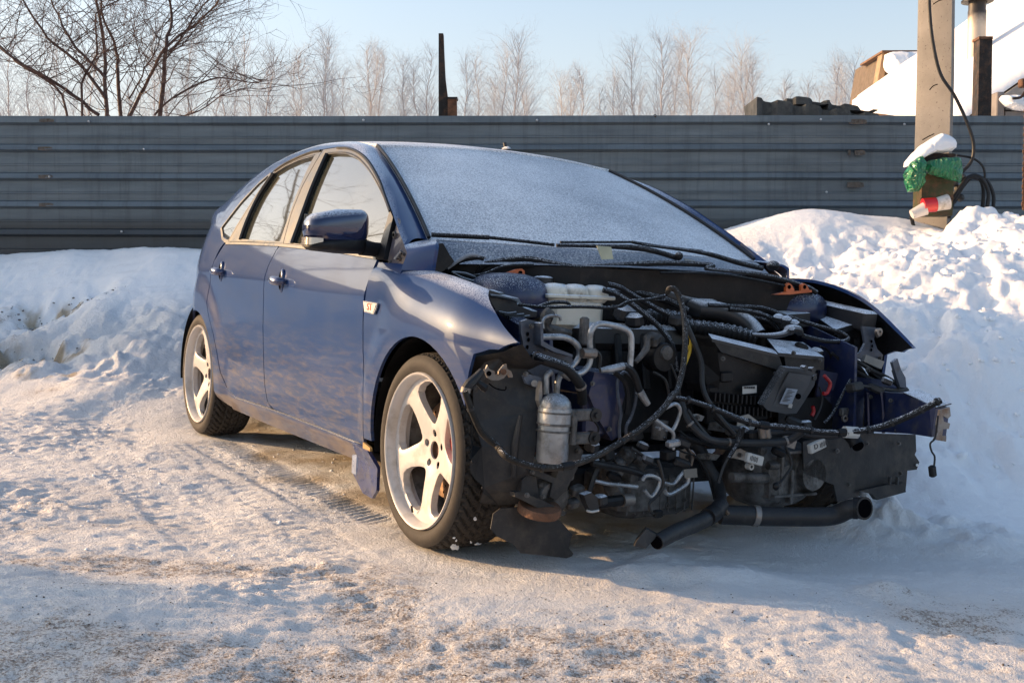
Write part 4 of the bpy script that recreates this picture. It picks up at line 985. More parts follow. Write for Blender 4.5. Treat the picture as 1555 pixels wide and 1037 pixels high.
for sd in(-1,1):
    D=fdo[0 if sd<0 else 1];D2=rdo[0 if sd<0 else 1]
    ff=[(-1.499,1.413)]+fo_r[1:-1]+[(-.430,.948),(-.851,.971),(-1.20,.984),(-1.446,.993),(-1.495,1.13),(-1.512,1.25)]
    sheet('window_frame',ff,lambda x,z:(x,Y(x,z)-.001,z),TRIM,D,holes=[fg and grow_poly(fg,-.004)],side=sd,step=.06,th=.016)
    fr=[(-2.06,1.328),(-2.02,1.350),(-1.898,1.383),(-1.666,1.412),(-1.506,1.413),(-1.519,1.25),(-1.501,1.13),(-1.452,.993),(-1.9,1.001),(-2.25,1.005),(-2.196,1.10),(-2.146,1.176),(-2.104,1.25)]
    sheet('window_frame',fr,lambda x,z:(x,Y(x,z)-.001,z),TRIM,D2,holes=[grow_poly(rg_,-.004)],side=sd,step=.06,th=.016)
    # black run seals on the rear edge of each window
    for P,par in(([(-1.352,.992),(-1.36,1.091),(-1.394,1.231),(-1.429,1.387)],D),([(-2.078,1.013),(-2.090,1.112),(-2.080,1.232),(-2.027,1.332)],D2)):
        pts=[(x+.010,(float(Y(x,z))-.001)*(-sd),z) for x,z in smoothpoly(P,3)]
        MB().tube(pts,.0105,6,1).put('window_seal',SEAL,par)
    for P,par in((fo_r[1:8],D),([(-2.02,1.350),(-1.898,1.383),(-1.666,1.412),(-1.52,1.413)],D2)):
        pts=[(x,(float(Y(x,z-.004))-.003)*(-sd),z-.002) for x,z in smoothpoly(P,4)]
        MB().tube(pts,.005,6,1).put('frame_seal',SEAL,par)
    inner=[(x,(float(Y(x,z))+.004)*(-sd),z) for x,z in smoothpoly(fg[3:12],3)]
    MB().tube(inner,.006,6,1).put('glass_seal',SEAL,D)
    inner=[(x,(float(Y(x,z))+.004)*(-sd),z) for x,z in smoothpoly(rg_[3:7],3)]
    MB().tube(inner,.006,6,1).put('glass_seal',SEAL,D2)
    pane(grow_poly(fg,.006),sd,D);pane(grow_poly(rg_,.006),sd,D2)
    q=sheet('quarter_window',qg,lambda x,z:(x,Y(x,z)+.004,z),GLASS,car,side=sd,step=.05,th=.004,edge=.04)
    sheet('quarter_window_trim',grow_poly(qg,.012),lambda x,z:(x,Y(x,z)-.002,z),TRIM,car,holes=[grow_poly(qg,-.005)],side=sd,step=.06,th=.014)
    mo=[(-.43,.932),(-.851,.957),(-1.463,.979),(-2.0,.989),(-2.27,.990),(-2.255,1.003),(-1.469,.992),(-.851,.970),(-.432,.946)]
    sheet('belt_moulding',mo,lambda x,z:(x,Y(x,z)-.006,z),TRIM,car,side=sd,step=.08,th=.012)
    # mirror bar and the bare triangle ahead of it
    sheet('door_edge_bar',[(-.472,1.110),(-.420,1.082),(-.366,.934),(-.430,.934),(-.446,1.02)],lambda x,z:(x,Y(x,z)-.004,z),SEAL,D,side=sd,step=.06,th=.02)
    SAILM=simple('bare_primer_triangle',(.13,.11,.12),.5,.2,var=.4,dirt=(.30,.22,.15),dirtamt=.3,coat=.3)
    sl_=sheet('mirror_triangle',[(-.412,1.082),(-.30,1.005),(-.222,.955),(-.206,.918),(-.30,.905),(-.360,.920)],lambda x,z:(x,Y(x,z)+.012,z),SAILM,D,side=sd,step=.05,th=.01)
    for a,b,r in((-.372,1.02,.012),(-.262,.935,.007),(-.335,.925,.006),(-.245,.952,.006)):
        y=float(Y(a,b))+.010;MB().cyl((a,y*(-sd),b),(a,(y-.008)*(-sd),b),r,12).put('stud',STEEL,D);MB().cyl((a,(y-.005)*(-sd),b),(a,(y-.0095)*(-sd),b),r*.5,10).put('stud_hole',HOLE,D)
    MB().tube([(-.292,(float(Y(-.292,.935))+.004)*(-sd),.935),(-.262,(float(Y(-.262,.962))+.004)*(-sd),.962)],.006,6).put('bent_tab',ALU,D)
# windscreen
def wsf(u,v):
    u=np.asarray(u,float);v=np.asarray(v,float)
    yt=.590*u;xt=-1.045-.072*u*u;zt=1.432-.028*u*u
    yb=.690*u;xb=-.09+.095*u-.215*u*u;zb=1.005-.004*u+.005*u*u
    h=.035*4*v*(1-v)*.6
    return xt+(xb-xt)*v+h*.45,yt+(yb-yt)*v,zt+(zb-zt)*v+h
# pillar and roof rail: loft between the door line (A) and the windscreen / roof edge (B)
A=[(-.262,.918),(-.215,.930),(-.206,.955),(-.252,.985),(-.352,1.042),(-.466,1.110),(-.592,1.180),(-.701,1.239),(-.893,1.322),(-1.054,1.372),(-1.199,1.402),(-1.332,1.414),(-1.499,1.416),(-1.666,1.416),(-1.898,1.387),(-2.045,1.347),(-2.173,1.297),(-2.312,1.207),(-2.41,1.12),(-2.462,1.078),(-2.62,1.10),(-2.80,1.10),(-3.0,1.10)]
B=[(-.200,.715,.955),(-.255,.712,.985),(-.300,.705,1.000),(-.345,.690,1.014),(-.430,.678,1.040),(-.530,.664,1.098),(-.640,.650,1.168),(-.740,.637,1.228),(-.880,.618,1.308),(-1.010,.602,1.376),(-1.120,.592,1.417),(-1.30,.590,1.440),(-1.50,.592,1.456),(-1.70,.592,1.462),(-1.93,.592,1.456),(-2.12,.592,1.443),(-2.32,.590,1.420),(-2.55,.590,1.380),(-2.76,.595,1.325),(-2.92,.605,1.262),(-3.05,.625,1.190),(-3.12,.640,1.140),(-3.16,.66,1.108)]
B[3:11]=[tuple((float(q[0]),abs(float(q[1])),float(q[2]))) for q in (wsf(-1.0,v) for v in (1,.87,.73,.59,.44,.29,.14,0))]
def railsurf(A_,B_,nm,sd,mat=None):
    n=8;vs=[];fs=[]
    A3=[(x,float(Y(x,z)),z) for x,z in A_];B3=[(x,-y,z) for x,y,z in B_]
    A3=smoothpoly(A3,3);B3=smoothpoly(B3,3)
    for a,b in zip(A3,B3):
        a=Vector(a);b=Vector(b);m=(a+b)/2;bu=(.05 if nm=='pillar_foot' else (.20 if sd<0 else .07))
        # bulge outwards and up: control point
        out=Vector((.0,-.62,.78));d=(b-a).length;ctl=m+out*d*bu
        for j in range(n+1):
            t=j/n;q=a*(1-t)**2+ctl*2*t*(1-t)+b*t*t;vs.append((q.x,q.y*(-sd),q.z))
    k=len(A3)
    for i in range(k-1):
        for j in range(n): f=(i*(n+1)+j,i*(n+1)+j+1,(i+1)*(n+1)+j+1,(i+1)*(n+1)+j);fs.append(f if sd<0 else f[::-1])
    m=len(vs);vs+=[(x,y*.985,z-.006) for x,y,z in vs];fs+=[tuple(q+m for q in f[::-1]) for f in fs]
    for i in range(k-1):
        for j in(0,n): fs.append((i*(n+1)+j,(i+1)*(n+1)+j,(i+1)*(n+1)+j+m,i*(n+1)+j+m))
    for j in range(n):
        for i in(0,k-1): fs.append((i*(n+1)+j,i*(n+1)+j+1,i*(n+1)+j+1+m,i*(n+1)+j+m))
    return mesh(nm,vs,fs,mat or PAINT,car,True,50)
for sd in(-1,1):
    railsurf(A[3:],B[3:],'pillar_and_roof_rail',sd)
    A2=A[:4];B2=B[:4];A2=A2[:3]+[(-.250,.983)];B2=B2[:3]+[(-.343,.6905,1.0125)]
    a2=[(-.212,.898),(-.207,.925),(-.204,.940),(-.206,.955),(-.225,.968),(-.249,.982)]
    b2=[(-.125,.80,.895),(-.118,.80,.93),(-.115,.797,.96),(-.120,.792,.985),(-.18,.76,1.004),(-.343,.6905,1.0125)]
    railsurf(a2,b2,'pillar_foot',sd)
    sheet('wing_corner',[(-.418,.86),(-.22,.86),(-.212,.905),(-.205,.918),(-.30,.921),(-.418,.922)],lambda x,z:(x,Y(x,z)+.004,z),PAINT,car,side=sd,step=.04,th=.008)
# roof
def roofz(x,y):
    zc=np.interp(x,[-3.10,-2.9,-2.6,-2.3,-1.9,-1.5,-1.2,-1.02],[1.235,1.345,1.432,1.478,1.500,1.490,1.463,1.432])
    ze=np.interp(x,[-3.10,-2.92,-2.76,-2.55,-2.32,-2.12,-1.93,-1.7,-1.5,-1.3,-1.12,-1.01],[1.16,1.262,1.325,1.380,1.420,1.443,1.456,1.462,1.456,1.440,1.417,1.376])
    t=np.clip(np.abs(y)/.592,0,1);return zc+(ze-zc)*t**2.4
def xtop(y): return -1.035-.075*(abs(y)/.6)**2
rf=[(xtop(y),y) for y in np.linspace(-.588,.588,18)]+[(-3.0,.60),(-3.08,.3),(-3.08,-.3),(-3.0,-.60)]
sheet('roof',rf,lambda x,y:(x,y,roofz(x,y)),FROSTR,car,step=.05,th=.02)
ws=sheet('windscreen',[(-1,0),(1,0),(1,1),(-1,1)],wsf,FROST,car,step=.05,th=.006,edge=.05)
for uu in(-1,1):
    MB().tube([tuple(float(q)+o_ for q,o_ in zip(wsf(uu*.993,v),(.006,0,.006))) for v in np.linspace(0,1,12)],.0075,6,1).put('windscreen_seal',SEAL,ws)
MB().tube([tuple(float(q) for q in wsf(u,-.005)) for u in np.linspace(-1,1,20)],.005,6,1).put('windscreen_seal',SEAL,ws)
# aerial foot
ao=(-1.220,0.102,1.459);ao=(-1.24,ao[1],float(roofz(-1.24,ao[1])))
MB().ball((ao[0],ao[1],ao[2]+.004),(.035,.017,.014),6,12).cyl((ao[0],ao[1],ao[2]),(ao[0]-.006,ao[1]-.006,ao[2]+.035),.009,10).put('aerial_foot',PLAF,car)
# tail: rear glass, tailgate, lamps, bumper (seen only from other sides)
def tl(nm,P,mat,th=(.02,0,0)): return MB().plate(P,th).put(nm,mat,car,False)
tl('rear_window',[(-3.09,-.56,1.20),(-3.09,.56,1.20),(-3.28,.62,.98),(-3.28,-.62,.98)],GLASS)
tl('tailgate',[(-3.285,-.66,.98),(-3.285,.66,.98),(-3.44,.64,.78),(-3.46,.62,.55),(-3.46,-.62,.55),(-3.44,-.64,.78)],PAINT)
tl('rear_bumper',[(-3.475,-.66,.56),(-3.475,.66,.56),(-3.46,.64,.24),(-3.46,-.64,.24)],PAINT)
for sd in(-1,1):
    MB().box((-3.30,sd*.60,1.04),(.08,.07,.22),(0,-18,0),.02).put('tail_lamp',REDP,car)
# floor, bulkhead and dark cabin so that light does not leak through
MB().box((-1.75,0,.215),(2.6,1.60,.03)).put('floor_pan',LINER,car,False)
MB().box((-.50,0,.60),(.02,1.46,.74)).put('bulkhead',PLA,car,False)
CAB=simple('dark_cabin_cloth',(.03,.028,.027),.9)
for y in(-.36,.36):
    m=MB();m.box((-1.45,y,.50),(.50,.50,.16),(0,-8,0),.05);m.box((-1.74,y,.82),(.14,.48,.62),(0,-18,0),.06);m.box((-1.86,y,1.20),(.10,.26,.18),(0,-12,0),.04);m.put('front_seat',CAB,car)
m=MB();m.box((-2.35,0,.52),(.50,1.25,.16),(0,-6,0),.05);m.box((-2.66,0,.86),(.14,1.25,.60),(0,-20,0),.06);m.put('rear_seat',CAB,car)
m=MB();m.box((-.70,0,.86),(.40,1.36,.16),(0,12,0),.05);m.put('dashboard',CAB,car)
st_=[(-1.02+.06*math.sin(a)*0,.36+.18*math.cos(a),.93+.17*math.sin(a)) for a in np.linspace(0,2*math.pi,25)]
MB().tube(st_,.014,8,1).put('steering_wheel',CAB,car)
# wheel housings
for cx_ in(0,-2.64):
    for sd in(-1,1):
        vs=[];fs=[];n=26
        for i in range(n+1):
            a=R(-12+204*i/n) if cx_<0 else R(38+154*i/n)
            for y,r in((.885,.350),(.80,.362),(.58,.362),(.56,.05)): vs.append((cx_+r*math.cos(a),sd*y,.335+r*math.sin(a)))
        for i in range(n):
            for j in range(3): fs.append((i*4+j,i*4+j+1,(i+1)*4+j+1,(i+1)*4+j))
        mesh('wheel_housing',vs,fs,PLA,car)
# door mirror (right and left)
def mirror(sd):
    o=link('door_mirror',None,car);s=-sd
    cx0,cy0,cz0=-.455,-1.015,1.017
    def P(a,b,c): return (cx0+a,(cy0+b)*s,cz0+c)
    n,m=14,28
    def shell(z0,z1,rx,ry,nm,mat,sq=.62,dz=0,top=1.0,shift=0):
        vs=[];fs=[]
        for i in range(n+1):
            t=i/n;z=z0+(z1-z0)*t
            k=(1-abs(2*t-1)**3.2)**.42 if 0<t<1 else 0
            k=max(k,.0)
            for j in range(m):
                a=2*math.pi*j/m;c_,s_=math.cos(a),math.sin(a)
                x=rx*math.copysign(abs(c_)**.75,c_)*k;y=ry*math.copysign(abs(s_)**.62,s_)*(.35+.65*k)*(k>0)
                if x<-rx*.55:x=-rx*.55
                vs.append(P(x+.02*(y/ry)*-1,y,z+dz+.018*(y/ry)*(1 if t>.5 else -.1)))
        for i in range(n):
            for j in range(m): fs.append((i*m+j,i*m+(j+1)%m,(i+1)*m+(j+1)%m,(i+1)*m+j))
        return mesh(nm,vs,fs if sd<0 else [f[::-1] for f in fs],mat,o,True,60)
    shell(-.048,.082,.075,.122,'mirror_housing',MIRP)
    shell(-.072,-.012,.070,.120,'mirror_base',PLA)
    MB().tube([P(.02,.09,-.045),P(.01,.14,-.05),P(-.0,.205,-.052)],[.030,.026,.028],12,4).put('mirror_arm',PLA,o)
    vs=[];fs=[];k=22
    for i in range(k+1):
        an=R(205+128*i/k);c_,s_=math.cos(an),math.sin(an);x=.0765*math.copysign(abs(c_)**.75,c_);y=.1235*math.copysign(abs(s_)**.62,s_)
        x=max(x,-.0765*.55);zt=-.016-.004*i/k;zb=-.044+.012*max(0,(i/k-.75)*4)
        for z in(zb,zt): vs.append(P(x+.02*(y/.122)*-1,y,z-.004))
    for i in range(k): fs.append((2*i,2*i+1,2*i+3,2*i+2))
    mesh('side_indicator',vs,fs,CHR,o)
    MB().box(P(-.045,-.005,.01),(.006,.19,.10),(0,0,0),.02).put('mirror_glass',GLASS,o)
    return o
def mirp():
    n=NT('glossy_dark_blue_mirror');u=n.upmask(.45,.8);g=n.ramp(n.noise(240,2,.7),[(.40,0),(.55,1)])
    c=n.mix(n.math('MULTIPLY',u,g),(.012,.018,.06),(.62,.65,.70));n.set(Base_Color=c,Roughness=.14,Metallic=.1,Coat_Weight=1.,Coat_Roughness=.04);return n.m
MIRP=mirp()
mirror(-1)
# ------------------------------------------------ wheels
TR,RR=.318,.2525
BARREL=simple('grimy_inner_barrel',(.13,.115,.10),.7,var=.4,vs=9,dirt=(.05,.042,.035),dirtamt=.4)
def make_wheel(phase):
    w_=link('wheel',None,car)
    # tyre: outer face at y=0, inner at +.22 (right-hand wheel)
    prof=[(.245,.012),(.252,.004),(.2555,.006),(.262,.0015),(.275,-.004),(.288,-.004),(.300,.002),(.3085,.010),(.3135,.020),(.3165,.032),(.318,.050),(.3185,.080),(.3188,.112),(.3185,.145),(.318,.175),(.3150,.196),(.305,.212),(.280,.222),(.25,.212)]
    P2=[]
    for a,b in zip(prof[:-1],prof[1:]):
        k=4 if a[0]>.305 and b[0]>.305 else 2
        for i in range(k):
            t=i/k;P2.append((a[0]+(b[0]-a[0])*t,a[1]+(b[1]-a[1])*t))
    P2.append(prof[-1]);seg_=300;vs=[];fs=[];n=len(P2)
    for k in range(seg_):
        th=2*math.pi*k/seg_
        for r,y in P2:
            rr=r
            if r>.3095:
                ph=(k+ (y-.11)*170*(1 if y<.11 else -1))%6
                g=0
                if ph<1.6:g=1
                for c0 in(.072,.112,.152):
                    if abs(y-c0)<.0045:g=1
                if r<.3150 and k%3==0:g=.7
                rr=r-.0075*g
            elif .283<r<.30 and y<.1: rr=r+.0006*((k//2)%2)
            vs.append((rr*math.cos(th),y,rr*math.sin(th)))
    for k in range(seg_):
        j=(k+1)%seg_
        for i in range(n-1): fs.append((k*n+i,j*n+i,j*n+i+1,k*n+i+1))
    mesh('tyre',vs,fs,TYRE,w_,True,30)
    # rim barrel with lip
    rim=MB().lathe([(.2505,.020),(.2535,.008),(.2540,.000),(.2515,-.005),(.2475,-.004),(.2440,.002),(.2385,.012),(.2350,.022),(.2345,.040),(.2330,.060),(.230,.078)],(0,0,0),'y',96).put('rim',WHEEL,w_,True,50)
    MB().lathe([(.2300,.0785),(.226,.090),(.222,.15),(.235,.20),(.250,.21),(.254,.20)],(0,0,0),'y',64).put('inner_barrel',BARREL,w_,True,50)
    # spokes: one plate with five windows, dished towards the hub
    def pol(r,a): return (r*math.cos(R(a)),r*math.sin(R(a)))
    disc=[pol(.2365,i*5) for i in range(72)]
    wins=[]
    for k in range(5):
        c=phase+36+72*k
        prof_=[(.086,0),(.090,-7),(.102,-14),(.122,-20),(.150,-24.5),(.180,-26),(.203,-24.5),(.217,-19),(.2235,-9),(.2245,0),(.2235,9),(.217,19),(.203,24.5),(.180,25),(.150,22.5),(.122,18),(.102,13),(.090,7)]
        wins.append([pol(r,c+a+(r-.086)*12) for r,a in prof_])
    bolts=[[ (pol(.0555,phase+36+72*k)[0]+.0125*math.cos(R(q)),pol(.0555,phase+36+72*k)[1]+.0125*math.sin(R(q))) for q in range(0,360,30)] for k in range(5)]
    hub=[pol(.030,i*15) for i in range(24)]
    poly=dens(disc,.02);holes=[dens(h,.012) for h in wins]+bolts+[hub]
    inner=[]
    for i in range(-21,22):
        for j in range(-21,22):
            x,z=i*.0115,j*.0115
            if math.hypot(x,z)<.232 and not any(inpoly(x,z,h) for h in holes):
                ok=True
                for h in holes:
                    for a in h:
                        if abs(a[0]-x)<.006 and abs(a[1]-z)<.006: ok=False;break
                    if not ok:break
                if ok: inner.append((x,z))
    V2,fs2=cdt(poly,holes,inner)
    def dish(x,z):
        r=math.hypot(x,z);t=max(0,min(1,(r-.05)/.185));y=.060-.030*math.sin(t*math.pi*.5)+0
        if r>.075:
            # crowned spokes: rounded towards the window edges
            dmin=min(min((a[0]-x)**2+(a[1]-z)**2 for a in h) for h in holes[:5])**.5
            y+=.004*max(0,1-dmin/.012)**2
        return y
    yy=[dish(x,z) for x,z in V2];vs=[(x,y,z) for (x,z),y in zip(V2,yy)];m=len(vs);vs+=[(x*.985,y+.024,z*.985) for (x,y,z) in vs]
    f2=[]
    for f in fs2:
        a,b,c=[Vector(vs[i]) for i in f[:3]];f2.append(f if (b-a).cross(c-a).y<0 else f[::-1])
    fs=f2+[tuple(i+m for i in f[::-1]) for f in f2];bnd=0
    for L_ in [len(poly)]+[len(h) for h in holes]:
        for i in range(L_): a=bnd+i;b=bnd+(i+1)%L_;fs.append((a,b,b+m,a+m))
        bnd+=L_
    mesh('spokes',vs,fs,WHEEL,w_,True,50)
    MB().lathe([(0,.078),(.028,.078),(.030,.066)],(0,0,0),'y',24).put('hub_bore',RUST,w_)
    for k in range(5):
        x,z=pol(.0555,phase+36+72*k)
        MB().lathe([(0,.080),(.0122,.080),(.0124,.062)],(x,0,z),'y',14).put('bolt_pocket',HOLE,w_)
        MB().cyl((x,.066,z),(x,.080,z),.0075,6).put('wheel_bolt',RUST,w_)
    MB().cyl((.222*math.cos(R(phase+200)),.02,.222*math.sin(R(phase+200))),(.20*math.cos(R(phase+200)),.012,.20*math.sin(R(phase+200))),.004,8).put('valve_stem',RUB,w_)
    return w_
def brakes(w_,front,sd):
    if front:
        MB().lathe([(.065,.108),(.080,.100),(.158,.100),(.160,.103),(.160,.120),(.158,.124),(.07,.124)],(0,0,0),'y',64).put('brake_disc',DISC,w_)
        for k in range(30):
            for r in(.098+.0*(k%2),.118,.140):
                if (k+int(r*1000))%3==0:
                    a=R(k*12+r*300);MB().lathe([(0,.0992),(.0042,.0992),(.0042,.101)],(r*math.cos(a),0,r*math.sin(a)),'y',8).put('disc_hole',HOLE,w_)
        m=MB();vs=[];n=14
        ring=[]
        for i in range(n+1):
            a=R(-40+80*i/n)
            for r,y in((.082,.104),(.082,.080),(.092,.072),(.150,.072),(.164,.082),(.166,.104)): ring.append((r*math.cos(a),y,r*math.sin(a)))
        fs=[(i*6+j,i*6+j+1,(i+1)*6+j+1,(i+1)*6+j) for i in range(n) for j in range(5)]+[(0,1,2,3,4,5),tuple(n*6+5-q for q in range(6))]
        cal=mesh('brake_caliper',ring,fs,CAL,w_,True,40)
        for a in(-14,16): MB().ball((.120*math.cos(R(a)),.072,.120*math.sin(R(a))),(.02,.006,.02),6,14).put('caliper_piston_cap',CAL,w_)
        MB().tube([(.15*math.cos(R(2)),.0745,.15*math.sin(R(2))+q*.0) for q in (0,1)][:1]+[(.132,.0745,.006)],.0035,6,1).put('caliper_mark',LABEL,w_)
        MB().tube([(.11,.11,.13),(.10,.09,.15),(.08,.13,.17)],.009,8).put('brake_hose_end',ALUC,w_)
    else:
        MB().lathe([(.05,.108),(.128,.104),(.13,.116),(.05,.116)],(0,0,0),'y',48).put('brake_disc',DISC,w_)
        MB().box((.105,.09,.06),(.05,.05,.10),(0,30,0),.012).put('brake_caliper',ALUC,w_)
    MB().lathe([(0,.10),(.055,.10),(.06,.15),(0,.15)],(0,0,0),'y',24).put('hub_carrier',RUST,w_)
    MB().lathe([(.09,.132),(.20,.136),(.20,.139),(.09,.136)],(0,0,0),'y',32).put('splash_shield',PLA,w_)
def copyw(src,loc,rot):
    o=src.copy();col.objects.link(o)
    o.location=loc;o.rotation_euler=rot
    for c in src.children:
        d=c.copy();col.objects.link(d);d.parent=o
        for e in c.children:
            f=e.copy();col.objects.link(f);f.parent=d
    return o
YO=.884
wr=make_wheel(54);wf_children=[]
rear=copyw(wr,(-2.64,-YO,TR),(0,R(-36),0))
rearl=copyw(wr,(-2.64,YO,TR),(0,R(14),math.pi));frontl=copyw(wr,(0,YO,TR),(0,R(25),math.pi))
wr.location=(0,-YO,TR)
brakes(wr,True,-1);brakes(frontl,True,1)
br=link('rear_brake',None,car);br.location=(-2.64,-YO,TR);brakes(br,False,-1)
# snow caked on the front tyre
m=MB();rs=np.random.RandomState(3)
for i in range(26):
    a=R(rs.choice([rs.uniform(-40,40),rs.uniform(-75,-40),rs.uniform(20,60)]));y=rs.uniform(.03,.20);r=.317;s=rs.uniform(.002,.0065)*(1.4 if a<R(-40) else .8)
    m.ball((r*math.cos(a),y,r*math.sin(a)),(s*.35,s*rs.uniform(.6,2.2),s*rs.uniform(.6,2.0)),5,7)
tag(m.put('caked_snow',SNOWC,wr),kind='stuff')
# ================================================================ the open engine bay
def T(name,path,r,mat=RUB,seg=8,k=4,parent=None): return MB().tube(path,r,seg,k).put(name,mat,parent or car)
def PLT(name,path,th,mat,parent=None,sm=False): return MB().plate(path,th).put(name,mat,parent or car,sm)
X1=(-.012,0,0)
# scuttle: cowl panel, frosted, and the seal in front of it
def cowlrow(f,n=24): return [f(i/n) for i in range(n+1)]
vs=[];fs=[]
for i in range(25):
    u=-1+2*i/24
    a=[float(q) for q in wsf(u*.985,.995)]
    x1=a[0]+.20-.05*abs(u)+(.10 if u>0 else 0)*u;z1=.945-.02*u*u
    ks=7
    for j in range(ks+1):
        t=j/ks;vs.append((a[0]+(x1-a[0])*t,a[1]*(1+.04*t),a[2]-.004+(z1-a[2])*t-.020*math.sin(t*math.pi)+.010*math.sin(t*9)))
for i in range(24):
    for j in range(7): fs.append((i*8+j,i*8+j+1,(i+1)*8+j+1,(i+1)*8+j))
mesh('scuttle_panel',vs,fs,FROSTT,car)
PLT('scuttle_front_wall',[(-.24,-.66,.935),(.02,-.3,.935),(.06,.1,.94),(.10,.45,.935),(.12,.70,.90),(.10,.70,.74),(.04,.1,.76),(0,-.3,.76),(-.24,-.66,.74)],(-.02,0,0),PLA)
T('bonnet_seal',[(-0.200,-0.589,0.891),(-0.170,-0.570,0.932),(-0.120,-0.447,0.958),(-0.050,-0.373,0.946),(0.000,-0.287,0.936),(0.030,-0.147,0.951),(0.060,0.030,0.967),(0.080,0.226,0.969)]+[(0.100,0.186,0.953),(0.110,0.285,0.948),(0.120,0.461,0.940),(0.120,0.656,0.909),(0.130,0.707,0.887)],.0105,RUBF,8)
T('bonnet_seal',[(-0.200,-0.702,0.902),(-0.170,-0.675,0.937),(-0.140,-0.625,0.952),(-0.130,-0.601,0.950)],.008,RUBF,8)
T('seal_lower_edge',[(0.100,-0.019,0.931),(0.120,0.101,0.937),(0.130,0.268,0.936),(0.130,0.434,0.920),(0.140,0.579,0.902)],.0045,RUBF,6)
T('seal_lower_edge',[(-0.150,-0.646,0.886),(-0.120,-0.596,0.899),(-0.080,-0.545,0.927),(-0.060,-0.444,0.936)],.006,RUBF,6)
PLT('pillar_end_cap',[(-0.135,-0.776,0.990),(-0.135,-0.757,0.994),(-0.135,-0.732,0.959),(-0.135,-0.711,0.935),(-0.135,-0.725,0.921),(-0.135,-0.762,0.894),(-0.135,-0.793,0.894),(-0.135,-0.792,0.939),(-0.135,-0.781,0.980)],(-.03,0,0),PLA)
T('torn_sealant_strip',[(-0.160,-0.722,0.909),(-0.150,-0.678,0.946),(-0.140,-0.640,0.961),(-0.130,-0.593,0.954)],[.003,.007,.006,.003],simple('torn_foam',(.28,.29,.31),.7,frost=.5),6)
for a in([(-0.120,-0.728,0.899),(-0.120,-0.677,0.895),(-0.120,-0.632,0.881),(-0.120,-0.616,0.862)],[(-0.100,-0.731,0.896),(-0.100,-0.694,0.879),(-0.100,-0.642,0.868),(-0.100,-0.623,0.856)]):
    T('snow_crumbs_on_edge',a,[.003,.006,.005,.003],PLAF,7)
# wipers
T('wiper_blade',(-0.270,-0.736,1.025)and[(-0.270,-0.736,1.025),(-0.220,-0.646,1.025),(-0.170,-0.561,1.025)],.0085,RUBF)
T('wiper_blade',[(-0.170,-0.561,1.025),(-0.130,-0.460,1.019),(-0.080,-0.350,1.011)],.006,RUBF)
T('wiper_blade',[(-0.080,-0.326,1.022),(-0.070,-0.182,1.030),(-0.060,-0.030,1.039)],.0045,RUBF)
T('wiper_arm',[(-0.050,-0.360,1.009),(-0.020,-0.215,1.014),(0.000,-0.073,1.017),(0.020,0.015,1.008),(0.030,0.116,0.987)],[.006,.007,.011,.010,.010],RUBF)
MB().ball((0.040,0.107,0.996),(.016,.016,.016),6,10).put('wiper_spindle_cap',RUBF,car)
T('wiper_blade',[(-0.050,-0.038,1.038),(-0.030,0.097,1.027),(-0.020,0.262,1.021)],.006,RUBF)
T('wiper_arm',[(-0.030,-0.008,1.030),(-0.020,0.181,1.021),(0.000,0.290,1.010),(0.040,0.385,0.986),(0.060,0.492,0.969)],[.004,.006,.009,.010,.010],RUBF)
MB().ball((0.040,0.563,0.982),(.026,.026,.020),6,10).put('wiper_spindle_cap',RUBF,car)
PLT('masking_tape',[(0.020,-0.239,1.014),(0.020,-0.178,1.013),(0.020,-0.166,0.971),(0.020,-0.213,0.967)],(-.004,0,0),simple('old_tape',(.42,.42,.30),.6))
PLT('masking_tape',[(0.040,0.133,0.988),(0.040,0.184,0.983),(0.040,0.201,0.969),(0.040,0.147,0.967)],(-.004,0,0),simple('pale_tape',(.30,.30,.28),.6))
# orange hinge plates
def holed(name,pts,hole,x,mat,th=.012): 
    o=PLT(name,pts,(-th,0,0),mat);MB().cyl((hole[0]+.002,hole[1],hole[2]),(hole[0]-.006,hole[1],hole[2]),.008,10).put('hole',HOLE,o);return o
holed('orange_hinge_plate',[(-0.060,-0.599,0.887),(-0.060,-0.595,0.894),(-0.060,-0.564,0.895),(-0.060,-0.543,0.907),(-0.060,-0.511,0.919),(-0.060,-0.489,0.922),(-0.060,-0.478,0.915),(-0.060,-0.476,0.900),(-0.060,-0.479,0.884),(-0.060,-0.499,0.879),(-0.060,-0.559,0.886)],[(-0.060,-0.495,0.907)][0],-.06,ORG)
holed('orange_hinge_tab',[(0.145,0.537,0.885),(0.145,0.536,0.912),(0.145,0.548,0.919),(0.145,0.563,0.913),(0.145,0.579,0.894),(0.145,0.575,0.887)],[(0.145,0.551,0.904)][0],.14,ORG)
holed('orange_hinge_tab',[(0.150,0.609,0.888),(0.150,0.608,0.915),(0.150,0.621,0.921),(0.150,0.638,0.912),(0.150,0.649,0.897),(0.150,0.648,0.890)],[(0.150,0.624,0.907)][0],.14,ORG)
PLT('orange_hinge_base',[(0.150,0.476,0.873),(0.150,0.532,0.885),(0.150,0.662,0.897),(0.150,0.663,0.889),(0.150,0.552,0.876)],(-.02,0,0),ORG)
# strut tops
MB().ball((-0.060,-0.543,0.822),(.15,.13,.085),10,24,.8).put('strut_tower',DBLU,car)
t=Vector((0.020,0.693,0.839));MB().ball((t.x,t.y,t.z-.02),(.13,.12,.08),10,24,.8).put('strut_tower',DBLU,car)
